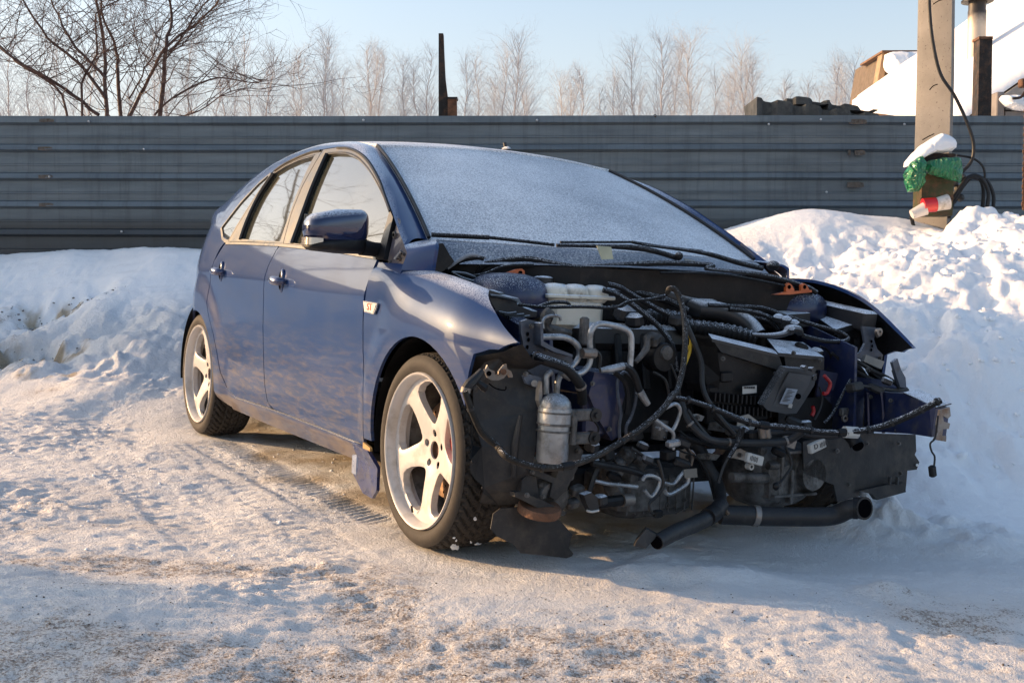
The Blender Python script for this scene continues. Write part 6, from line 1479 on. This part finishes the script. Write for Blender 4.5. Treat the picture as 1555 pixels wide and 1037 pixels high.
for a,r in(([(0.120,0.187,0.825),(0.140,0.313,0.824),(0.160,0.414,0.822),(0.200,0.491,0.796),(0.260,0.587,0.767),(0.300,0.663,0.747),(0.320,0.688,0.727),(0.330,0.654,0.715),(0.340,0.548,0.716),(0.340,0.444,0.733)],.0078),([(0.140,0.269,0.814),(0.160,0.388,0.804),(0.200,0.436,0.780),(0.220,0.457,0.753)],.0085),([(0.120,0.242,0.802),(0.140,0.361,0.789),(0.180,0.418,0.778),(0.200,0.458,0.745)],.007)): T('battery_cable',a,r,RUBF)
for q in [(0.220,0.435,0.788),(0.240,0.454,0.782),(0.250,0.483,0.770),(0.300,0.417,0.751)]: MB().box(q,(.035,.035,.03),(20,10,30),.007).put('cable_connector',PLAF,bt_)
T('hose_elbow',[(0.280,0.258,0.730),(0.300,0.328,0.729),(0.300,0.391,0.737),(0.300,0.417,0.754),(0.300,0.459,0.751),(0.300,0.469,0.735)],[.006,.010,.012,.016,.015,.012],PLAF,10)
# left inner wing furniture
o=PLT('apron_bracket_left',[(0.360,0.714,0.774),(0.360,0.789,0.770),(0.360,0.780,0.726),(0.360,0.801,0.691),(0.360,0.833,0.670),(0.360,0.826,0.642),(0.360,0.686,0.655),(0.360,0.637,0.658),(0.360,0.713,0.676),(0.360,0.735,0.711)],(-.01,0,0),GBLU)
for q in [(0.365,0.763,0.719),(0.365,0.767,0.702),(0.365,0.764,0.688)]: MB().ball(q,(.002,.005,.006),5,8).put('bracket_slot',HOLE,o)
MB().lathe([(.006,.0),(.006,.012),(.015,.012),(.015,0)],[(0.380,0.773,0.755)][0],'x',20).put('buffer_washer',STEEL,car)
PLT('bonnet_latch_tab',[(0.420,0.678,0.674),(0.420,0.776,0.650),(0.420,0.761,0.622),(0.420,0.670,0.650)],(-.015,0,0),simple('dull_aluminium',(.20,.20,.19),.5,.3),car)
PLT('hinge_lug_left',[(0.500,0.726,0.653),(0.500,0.750,0.667),(0.500,0.773,0.626),(0.500,0.798,0.599),(0.500,0.806,0.561),(0.500,0.774,0.565),(0.500,0.739,0.626)],(-.012,0,0),GBLU)
# left chassis rail sticking out ahead, flange and torn brackets
rl=link('chassis_rail_left',None,car)
PLT('rail_side',[(0.400,0.702,0.542),(0.600,0.679,0.553),(0.740,0.639,0.532),(0.765,0.642,0.522),(0.765,0.633,0.427),(0.660,0.650,0.423),(0.400,0.715,0.395)],(0,.07,0),DBLU,rl)
PLT('rail_top',[[(0.600,0.674,0.554)][0],[(0.765,0.645,0.523)][0],tuple(Vector([(0.765,0.645,0.523)][0])+Vector((0,.075,.012))),tuple(Vector([(0.600,0.674,0.554)][0])+Vector((0,.075,.012)))],(0,0,.004),PLAF,rl)
PLT('rail_end_flange',[(0.810,0.610,0.523),(0.810,0.656,0.532),(0.810,0.664,0.503),(0.810,0.651,0.494),(0.810,0.626,0.504),(0.810,0.631,0.485),(0.810,0.663,0.478),(0.810,0.659,0.460),(0.810,0.631,0.460),(0.810,0.628,0.438),(0.810,0.649,0.437),(0.810,0.649,0.418),(0.810,0.592,0.426),(0.810,0.609,0.448),(0.810,0.599,0.473)],(-.008,0,0),STEEL,rl)
T('rail_rib',[(0.440,0.678,0.539),(0.440,0.686,0.470),(0.440,0.695,0.401)],.006,DBLU,6,2,rl);T('rail_rib',[(0.500,0.678,0.548),(0.500,0.695,0.470),(0.500,0.703,0.402)],.006,DBLU,6,2,rl)
MB().lathe([(.006,0),(.006,.008),(.013,.008),(.013,0)],[(0.420,0.586,0.447)][0],'x',18).put('rail_stud_ring',STEEL,rl)
MB().box([(0.410,0.596,0.468)][0],(.02,.045,.03),(0,0,12),.004).put('rail_stud_plate',ALUC,rl)
PLT('inner_wing_skin',[(0.320,0.558,0.610),(0.380,0.709,0.587),(0.420,0.865,0.577),(0.440,0.882,0.530),(0.360,0.747,0.515),(0.340,0.772,0.371),(0.320,0.597,0.373),(0.300,0.568,0.510)],(-.01,0,0),DBLU)
PLT('inner_liner_upper',[(0.300,0.383,0.499),(0.320,0.586,0.512),(0.360,0.750,0.374),(0.360,0.620,0.301),(0.340,0.488,0.310),(0.320,0.373,0.379)],(-.01,0,0),PLA)
# left wheel arch liner, hanging
ll=PLT('wheel_arch_liner',[(0.460,0.490,0.391),(0.460,0.646,0.397),(0.460,0.919,0.384),(0.460,0.928,0.323),(0.460,0.921,0.310),(0.460,0.949,0.281),(0.460,0.937,0.254),(0.460,0.887,0.252),(0.460,0.886,0.207),(0.460,0.884,0.173),(0.460,0.735,0.154),(0.460,0.714,0.175),(0.460,0.636,0.192),(0.460,0.652,0.172),(0.460,0.538,0.157),(0.460,0.514,0.219),(0.460,0.368,0.266),(0.460,0.354,0.376)],(-.008,0,0),LINER)
PLT('liner_edge_strip',[(0.480,0.619,0.194),(0.480,0.774,0.211),(0.480,0.852,0.213),(0.480,0.863,0.178),(0.480,0.714,0.157),(0.480,0.691,0.179)],(-.02,0,0),LINER)
for q in [(0.490,0.762,0.226),(0.490,0.801,0.224)]: MB().box(q,(.01,.012,.030),(0,0,20),.002).put('liner_tooth',LINER,ll)
MB().cyl([(0.470,0.926,0.273)][0],[(0.450,0.950,0.269)][0],.005,10).put('liner_hole',SNOWC,ll)
MB().tube([(0.600,0.395,0.431),(0.640,0.399,0.411),(0.660,0.401,0.391)],[.018,.022,.025],14,3).put('round_plug',PLA,car)
MB().cyl([(0.662,0.399,0.392)][0],[(0.668,0.397,0.388)][0],.019,14).put('plug_mouth',HOLE,car)
# long harnesses crossing the bay
T('long_harness',[(0.520,-0.288,0.545),(0.540,-0.213,0.533),(0.560,-0.129,0.507),(0.580,-0.026,0.471),(0.600,0.037,0.459),(0.640,0.139,0.451),(0.680,0.225,0.442),(0.720,0.310,0.447),(0.760,0.395,0.467),(0.820,0.455,0.509),(0.860,0.493,0.544),(0.880,0.522,0.565)],[.008,.008,.009,.010,.010,.010,.010,.010,.011,.011,.011,.011],RUBF,10)
T('radiator_hose',[(0.440,-0.170,0.516),(0.460,-0.167,0.475),(0.480,-0.150,0.441),(0.500,-0.094,0.402),(0.520,0.009,0.392),(0.560,0.145,0.394),(0.580,0.192,0.412),(0.600,0.212,0.436)],.0125,RUB,10)
T('radiator_hose',[(0.420,-0.007,0.467),(0.460,0.018,0.434),(0.480,0.067,0.420),(0.500,0.124,0.415),(0.540,0.212,0.424),(0.580,0.277,0.415),(0.620,0.340,0.419),(0.640,0.379,0.430)],.012,RUB,10)
T('wire_loom',[(0.360,-0.098,0.758),(0.380,-0.079,0.703),(0.400,-0.063,0.642),(0.420,-0.070,0.569),(0.440,-0.060,0.521),(0.460,-0.016,0.460),(0.480,0.027,0.412)],.009,RUB,8)
T('white_cable_tag',[(0.705,0.288,0.445),(0.715,0.335,0.443)],.0195,LABEL,10,1)
for n_,(pp,txt,dd) in enumerate((((1240,677),'D',.60),((1145,697),'',.54))):
    q=Vector((0.600,0.277,0.385) if n_==0 else (0.540,0.062,0.340));mt=Matrix.Rotation(R(18 if n_==0 else -14),3,'X')
    m=MB();m.box((0,0,0),(.018,.072,.032),(0,0,0),.003);m.v=[tuple(mt@Vector(v)+q) for v in m.v];o=m.put('connector_tag',LABEL,car,False)
    if txt: text(txt,.024,INK,o,Matrix.Translation(q+Vector((.010,-.012,-.001)))@(mt.to_4x4())@Matrix(((0,0,1),(1,0,0),(0,1,0))).to_4x4())
    for i in range(6): 
        m=MB();m.box((.0095,(.008 if n_==0 else -.024)+i*.006,.0),(.001,.0028,.014+.004*(i%2)));m.v=[tuple(mt@Vector(v)+q) for v in m.v];m.put('tag_print',INK,o,False)
T('dangling_wire',[(0.850,0.552,0.511),(0.840,0.558,0.440),(0.840,0.536,0.420),(0.840,0.544,0.395),(0.840,0.561,0.376),(0.840,0.561,0.343)],.0032,RUB,6)
MB().box([(0.840,0.555,0.329)][0],(.02,.022,.038),(15,0,0),.004).put('wire_plug',PLA,car)
T('hanging_wire',[(0.560,0.176,0.384),(0.560,0.200,0.346),(0.560,0.208,0.315),(0.560,0.192,0.291),(0.560,0.169,0.267),(0.560,0.145,0.256)],.004,RUB,6)
MB().ball([(0.560,0.147,0.250)][0],(.010,.014,.014),6,10).put('wire_plug',PLA,car)
T('hanging_wire',[(0.550,-0.338,0.356),(0.550,-0.321,0.318),(0.550,-0.311,0.271),(0.550,-0.336,0.241),(0.550,-0.361,0.221),(0.550,-0.353,0.194),(0.550,-0.326,0.188)],.0048,RUB,6)
MB().box([(0.550,-0.326,0.188)][0],(.02,.03,.024),(0,0,0),.005).put('wire_plug',PLA,car)
# small loose wiring filling the depth of the bay
LW=[[(0.300,0.571,0.695),(0.300,0.611,0.678),(0.300,0.655,0.622),(0.300,0.697,0.580),(0.300,0.718,0.565)],[(0.340,0.590,0.674),(0.340,0.650,0.639),(0.340,0.731,0.605),(0.340,0.814,0.576)],[(0.360,0.627,0.669),(0.360,0.727,0.634),(0.360,0.820,0.592),(0.360,0.883,0.571)],[(0.440,0.587,0.587),(0.440,0.554,0.540),(0.440,0.513,0.473),(0.440,0.470,0.434)],[(0.440,0.423,0.448),(0.440,0.447,0.487),(0.440,0.453,0.527),(0.440,0.436,0.561)],
[(0.480,0.565,0.571),(0.480,0.651,0.564),(0.480,0.749,0.553),(0.480,0.838,0.552)],[(0.460,0.658,0.623),(0.460,0.748,0.595),(0.460,0.810,0.567),(0.460,0.851,0.553)],[(0.480,0.752,0.624),(0.480,0.775,0.583),(0.480,0.800,0.528),(0.480,0.819,0.493)],[(0.440,-0.171,0.424),(0.440,-0.106,0.391),(0.440,0.008,0.369),(0.440,0.124,0.371)],[(0.540,0.012,0.445),(0.540,-0.009,0.396),(0.540,-0.045,0.348)],
[(0.460,-0.163,0.494),(0.460,-0.089,0.420),(0.460,-0.015,0.375),(0.460,0.056,0.385)],[(0.520,0.015,0.438),(0.520,-0.012,0.378),(0.520,-0.047,0.319),(0.520,-0.066,0.265)],[(0.440,-0.231,0.403),(0.440,-0.160,0.359),(0.440,-0.097,0.338),(0.440,-0.046,0.281),(0.440,-0.008,0.193)],[(0.420,-0.346,0.373),(0.420,-0.304,0.350),(0.420,-0.262,0.321),(0.420,-0.221,0.309)],[(0.420,-0.448,0.339),(0.420,-0.471,0.309),(0.420,-0.488,0.267),(0.420,-0.498,0.231)],[(0.440,-0.196,0.415),(0.440,-0.145,0.375),(0.440,-0.121,0.341),(0.440,-0.126,0.302)],
[(0.400,-0.189,0.635),(0.400,-0.154,0.573),(0.400,-0.133,0.498),(0.400,-0.074,0.447),(0.400,-0.004,0.407)],[(0.400,-0.482,0.675),(0.400,-0.467,0.658),(0.400,-0.468,0.622)],[(0.400,-0.413,0.610),(0.400,-0.367,0.580),(0.400,-0.350,0.538),(0.400,-0.353,0.477)],[(0.380,-0.241,0.608),(0.380,-0.193,0.583),(0.380,-0.174,0.534)]]
rs=np.random.RandomState(2)
for i,a in enumerate(LW): T('loose_wire',a,[.004,.006,.009,.005][i%4],RUBF if i%3==0 else RUB,6)
for a,r in(([(0.340,-0.058,0.377),(0.360,-0.021,0.354),(0.400,-0.012,0.298),(0.440,0.002,0.242),(0.500,-0.035,0.205),(0.540,-0.073,0.191)],.021),([(0.360,-0.106,0.394),(0.380,-0.002,0.369),(0.400,0.095,0.353)],.010)): T('turbo_hose',a,r,RUB,12)
T('black_strut_tie',[(0.440,-0.506,0.334),(0.440,-0.441,0.321),(0.440,-0.369,0.307),(0.440,-0.309,0.289)],.010,PLA,8)
# connectors scattered through the dark middle
BX=[(0.480,0.067,0.423),(0.500,0.083,0.410),(0.460,0.305,0.447),(0.480,0.339,0.435),(0.460,0.244,0.344),(0.470,0.576,0.563),(0.500,0.704,0.586),(0.520,0.761,0.506),(0.480,0.671,0.557),(0.320,0.534,0.672),(0.300,0.478,0.690),(0.200,-0.012,0.770)]+[(0.440,-0.292,0.336),(0.440,-0.212,0.350),(0.460,-0.171,0.324),(0.440,-0.467,0.217),(0.400,-0.391,0.280),(0.360,-0.290,0.401),(0.380,-0.269,0.370),(0.380,-0.407,0.342),(0.460,-0.176,0.390),(0.420,-0.495,0.383)]
for i,q in enumerate(BX): MB().box(q,(.03+.01*(i%2),.035+.012*(i%3),.026+.008*(i%2)),(25*i%50-20,17*i%40-20,31*i%60-30),.006).put('wiring_connector',PLAF if i%3==0 else (PLA if i%3==1 else LINER),car)
PLT('grey_tag',[(0.490,-0.186,0.308),(0.490,-0.132,0.310),(0.490,-0.127,0.281),(0.490,-0.178,0.280)],(-.002,0,0),simple('grey_tag',(.16,.15,.13),.7))
MB().box([(0.440,0.070,0.417)][0],(.05,.07,.035),(0,0,10),.008).put('mount_bracket',ALUC,car)
MB().tube([(0.530,0.094,0.448),(0.530,0.104,0.407)],.013,12,1).tube([(0.530,0.115,0.446),(0.530,0.125,0.406)],.013,12,1).put('hose_clamp',STEEL,car)
# dark sub-frame, lower arms and the far depths
beam('sub_frame',(.05,-.42,.22),(.05,.45,.22),.16,.07,LINER,.02);beam('lower_arm',(.0,-.40,.20),(.0,-.72,.18),.10,.04,LINER,.01);beam('lower_arm',(.0,.40,.20),(.0,.72,.18),.10,.04,LINER,.01)
T('strut_damper',[(0,-.62,.25),(-.02,-.56,.80)],.035,PLA,12,1);T('strut_damper',[(0,.62,.25),(-.02,.56,.80)],.035,PLA,12,1)
T('drive_shaft',[(.0,-.25,.30),(.0,-.72,.318)],.018,RUST,10,1);T('drive_shaft',[(.0,.30,.30),(.0,.72,.318)],.018,RUST,10,1)
# intercooler pipe lying under the nose and the split hose beside it
ip_=link('intercooler_pipe',None,car)
T('pipe_body',[(0.560,-0.086,0.172),(0.600,0.011,0.170),(0.600,0.027,0.167),(0.640,0.133,0.167),(0.680,0.241,0.168),(0.700,0.286,0.177),(0.730,0.303,0.198),(0.760,0.325,0.207)],.031,RUB,18,4,ip_)
T('pipe_collar',[(0.600,0.015,0.171),(0.607,0.032,0.169)],.034,STEEL,18,1,ip_);T('pipe_collar',[(0.745,0.307,0.205),(0.755,0.316,0.206)],.035,PLA,18,1,ip_)
e1=Vector([(0.745,0.312,0.205)][0]);e2=Vector([(0.765,0.325,0.208)][0]);dd=(e2-e1).normalized()+Vector((.75,-.55,.02));dd.normalize()
MB().tube([e2-dd*.02,e2+dd*.012],[.034,.037],20,1,True).put('pipe_mouth_rim',RUB,ip_);MB().tube([e2+dd*.0125,e2+dd*.0135],.030,20,1).put('pipe_mouth',HOLE,ip_)
T('turbo_outlet_hose',[(0.560,-0.084,0.202),(0.600,-0.151,0.184),(0.640,-0.250,0.170),(0.680,-0.353,0.163),(0.720,-0.459,0.147)],[.026,.026,.025,.024,.022],RUB,14)
q=[(0.716,-0.449,0.149),(0.722,-0.463,0.146)];T('hose_mouth',q,.0185,HOLE,14,1)
T('hose_band',[(0.600,-0.144,0.189),(0.620,-0.189,0.182)],.028,PLA,14,1)
q=[(0.740,-0.554,0.146),(0.740,-0.546,0.162),(0.730,-0.507,0.191),(0.720,-0.456,0.166),(0.730,-0.487,0.150),(0.740,-0.511,0.138)];PLT('torn_hose_end',q,(-.03,.02,0),RUB)
T('twig',[(0.580,-0.094,0.200),(0.600,-0.086,0.180)],.006,simple('twig_brown',(.12,.08,.05),.8),5,1)
# frayed foil on the right rail end etc.
for q,s in(([(0.420,0.207,0.343)][0],.02),([(0.420,0.278,0.353)][0],.015),([(0.440,0.119,0.330)][0],.015)): MB().ball(q,(s*.6,s,s*.8),5,8).put('casting_boss',ALUC,gb)
def bands(path,ts,r,mat,nm,L=.008):
    P=[Vector(q) for q in smoothpoly(path,6)]
    for t in ts:
        i=int(t*(len(P)-2));d=(P[i+1]-P[i]).normalized();T(nm,[P[i],P[i]+d*L],r,mat,10,1)
HP=[(0.520,-0.288,0.545),(0.540,-0.213,0.533),(0.560,-0.129,0.507),(0.580,-0.026,0.471),(0.600,0.037,0.459),(0.640,0.139,0.451),(0.680,0.225,0.442),(0.720,0.310,0.447),(0.760,0.395,0.467),(0.820,0.455,0.509),(0.860,0.493,0.544),(0.880,0.522,0.565)]
bands(HP,(.08,.17,.30,.44,.52,.70,.78,.88,.97),.0135,RUB,'cable_tie');bands(HP,(.36,.60),.0138,PLA,'tape_wrap',.03)
LP2=[(0.500,-0.990,0.566),(0.500,-0.977,0.534),(0.500,-0.962,0.501),(0.500,-0.929,0.446),(0.500,-0.877,0.407)]+[(0.580,-0.902,0.397),(0.600,-0.874,0.380),(0.620,-0.802,0.361),(0.640,-0.731,0.367),(0.620,-0.631,0.383),(0.600,-0.530,0.416),(0.600,-0.440,0.464),(0.580,-0.352,0.516),(0.560,-0.303,0.554)]
bands(LP2,(.12,.35,.55,.80),.0118,RUB,'cable_tie');bands(LP2,(.62,),.0122,PLA,'tape_wrap',.035)
bands([(0.440,-0.170,0.516),(0.460,-0.167,0.475),(0.480,-0.150,0.441),(0.500,-0.094,0.402),(0.520,0.009,0.392),(0.560,0.145,0.394),(0.580,0.192,0.412),(0.600,0.212,0.436)],(.25,.55,.8),.0150,STEEL,'hose_clip',.007)
bands([(0.420,-0.718,0.660),(0.460,-0.712,0.652),(0.480,-0.685,0.643),(0.490,-0.650,0.630),(0.490,-0.618,0.604),(0.480,-0.586,0.572),(0.460,-0.566,0.523)],(.06,.85),.0180,STEEL,'hose_clip',.008)
def bolt(q,r=.0052,mat=ALUC): MB().cyl((q[0]-.004,q[1],q[2]),(q[0]+.007,q[1],q[2]),r,6).cyl((q[0]-.004,q[1],q[2]),(q[0]+.001,q[1],q[2]),r*1.5,10).put('bolt',mat,car,False)
for q in [(0.420,-0.733,0.748),(0.460,-0.769,0.610),(0.420,-0.605,0.641),(0.420,-0.676,0.681),(0.370,-0.469,0.571),(0.370,-0.395,0.426)]+[(0.430,0.681,0.620),(0.460,0.671,0.527),(0.560,0.661,0.525),(0.580,0.676,0.421),(0.680,0.658,0.493),(0.440,0.718,0.414),(0.370,0.786,0.741),(0.370,0.808,0.657),(0.400,0.345,0.676),(0.430,0.003,0.657),(0.440,0.229,0.608),(0.400,0.474,0.651)]+[(0.470,0.512,0.340),(0.480,0.646,0.363),(0.480,0.809,0.358),(0.480,0.829,0.248),(0.460,0.588,0.216),(0.360,-0.134,0.234),(0.360,-0.072,0.237)]+[(0.500,-0.769,0.260),(0.500,-0.660,0.204),(0.470,-0.736,0.321),(0.470,-0.578,0.378),(0.470,-0.697,0.246),(0.420,-0.239,0.282),(0.360,-0.066,0.178),(0.360,-0.137,0.165)]: bolt(q)
for i,(q,sx,sz) in enumerate(zip([(0.400,-0.073,0.461),(0.420,0.015,0.430),(0.440,0.110,0.443),(0.440,0.187,0.410),(0.440,0.086,0.338),(0.420,-0.033,0.333),(0.400,-0.103,0.332),(0.460,0.218,0.424),(0.460,0.289,0.378)],(.03,.05,.04,.03,.035,.05,.03,.04,.03),(.012,.02,.03,.015,.02,.012,.03,.02,.025))):
    MB().plate([(q[0],q[1]-sx,q[2]-sz*.4),(q[0]+.01,q[1]+sx*.6,q[2]-sz),(q[0]+.008,q[1]+sx,q[2]+sz*.3),(q[0],q[1]+sx*.2,q[2]+sz),(q[0]-.004,q[1]-sx*.8,q[2]+sz*.7)],(-.004,0,0)).put('bent_bracket',ALUC if i%2 else STEEL,car,False);bolt((q[0]+.008,q[1],q[2]),.005)
# ---------------------------------------------------------------- small litter and snow clods
twm=MB();rs=np.random.RandomState(12)
def scatter(name,n,fx,fy,rmin,rmax,mat,seed,sq=.7):
    rs=np.random.RandomState(seed);m=MB()
    for i in range(n):
        x=fx(rs);y=fy(rs);r=rs.uniform(rmin,rmax)*rs.uniform(.5,1);z=float(ground(np.array([x]),np.array([y]))[0])
        b=MB();b.ball((0,0,0),(r*rs.uniform(.8,1.5),r*rs.uniform(.7,1.2),r*rs.uniform(.5,.8)),4,6,sq);e=Euler((rs.normal(0,.4),rs.normal(0,.4),rs.rand()*6)).to_matrix()
        m.add([tuple(e@Vector(v)+Vector((x,y,z+r*.15))) for v in b.v],b.f)
    o=m.put(name,mat,None,True,60);tag(o,kind='stuff');return o
o=scatter('snow_clods',260,lambda r:r.uniform(1.75,3.6),lambda r:4.4+2.5*r.rand()**.5,.006,.026,SNOWC,4);tag(o,'loose clods of snow lying over the shovelled heap on the right','snow')
o=scatter('snow_crumbs',420,lambda r:r.uniform(-3.6,-.6),lambda r:3.4+3.0*r.rand(),.002,.008,SNOWC,5);tag(o,'small crumbs of snow scattered over the trodden ground','snow')
DIRTM=simple('dirt_grain',(.075,.05,.032),.9,var=.4)
o=scatter('dirt_grit',700,lambda r:r.normal(-.3,.9),lambda r:2.45+.9*r.rand()**1.6,.001,.0032,DIRTM,6);tag(o,'brown grit trodden into the snow in the foreground','grit')
o=scatter('frozen_mud_lumps',320,lambda r:r.normal(-3.22,.2),lambda r:r.choice([r.normal(7.45,.06),r.normal(8.08,.06)]),.002,.011,simple('frozen_mud',(.13,.10,.08),.85,var=.4,frost=.8,bump=.5),7);tag(o,'frozen muddy lumps in the hollows of the left snow bank','mud')
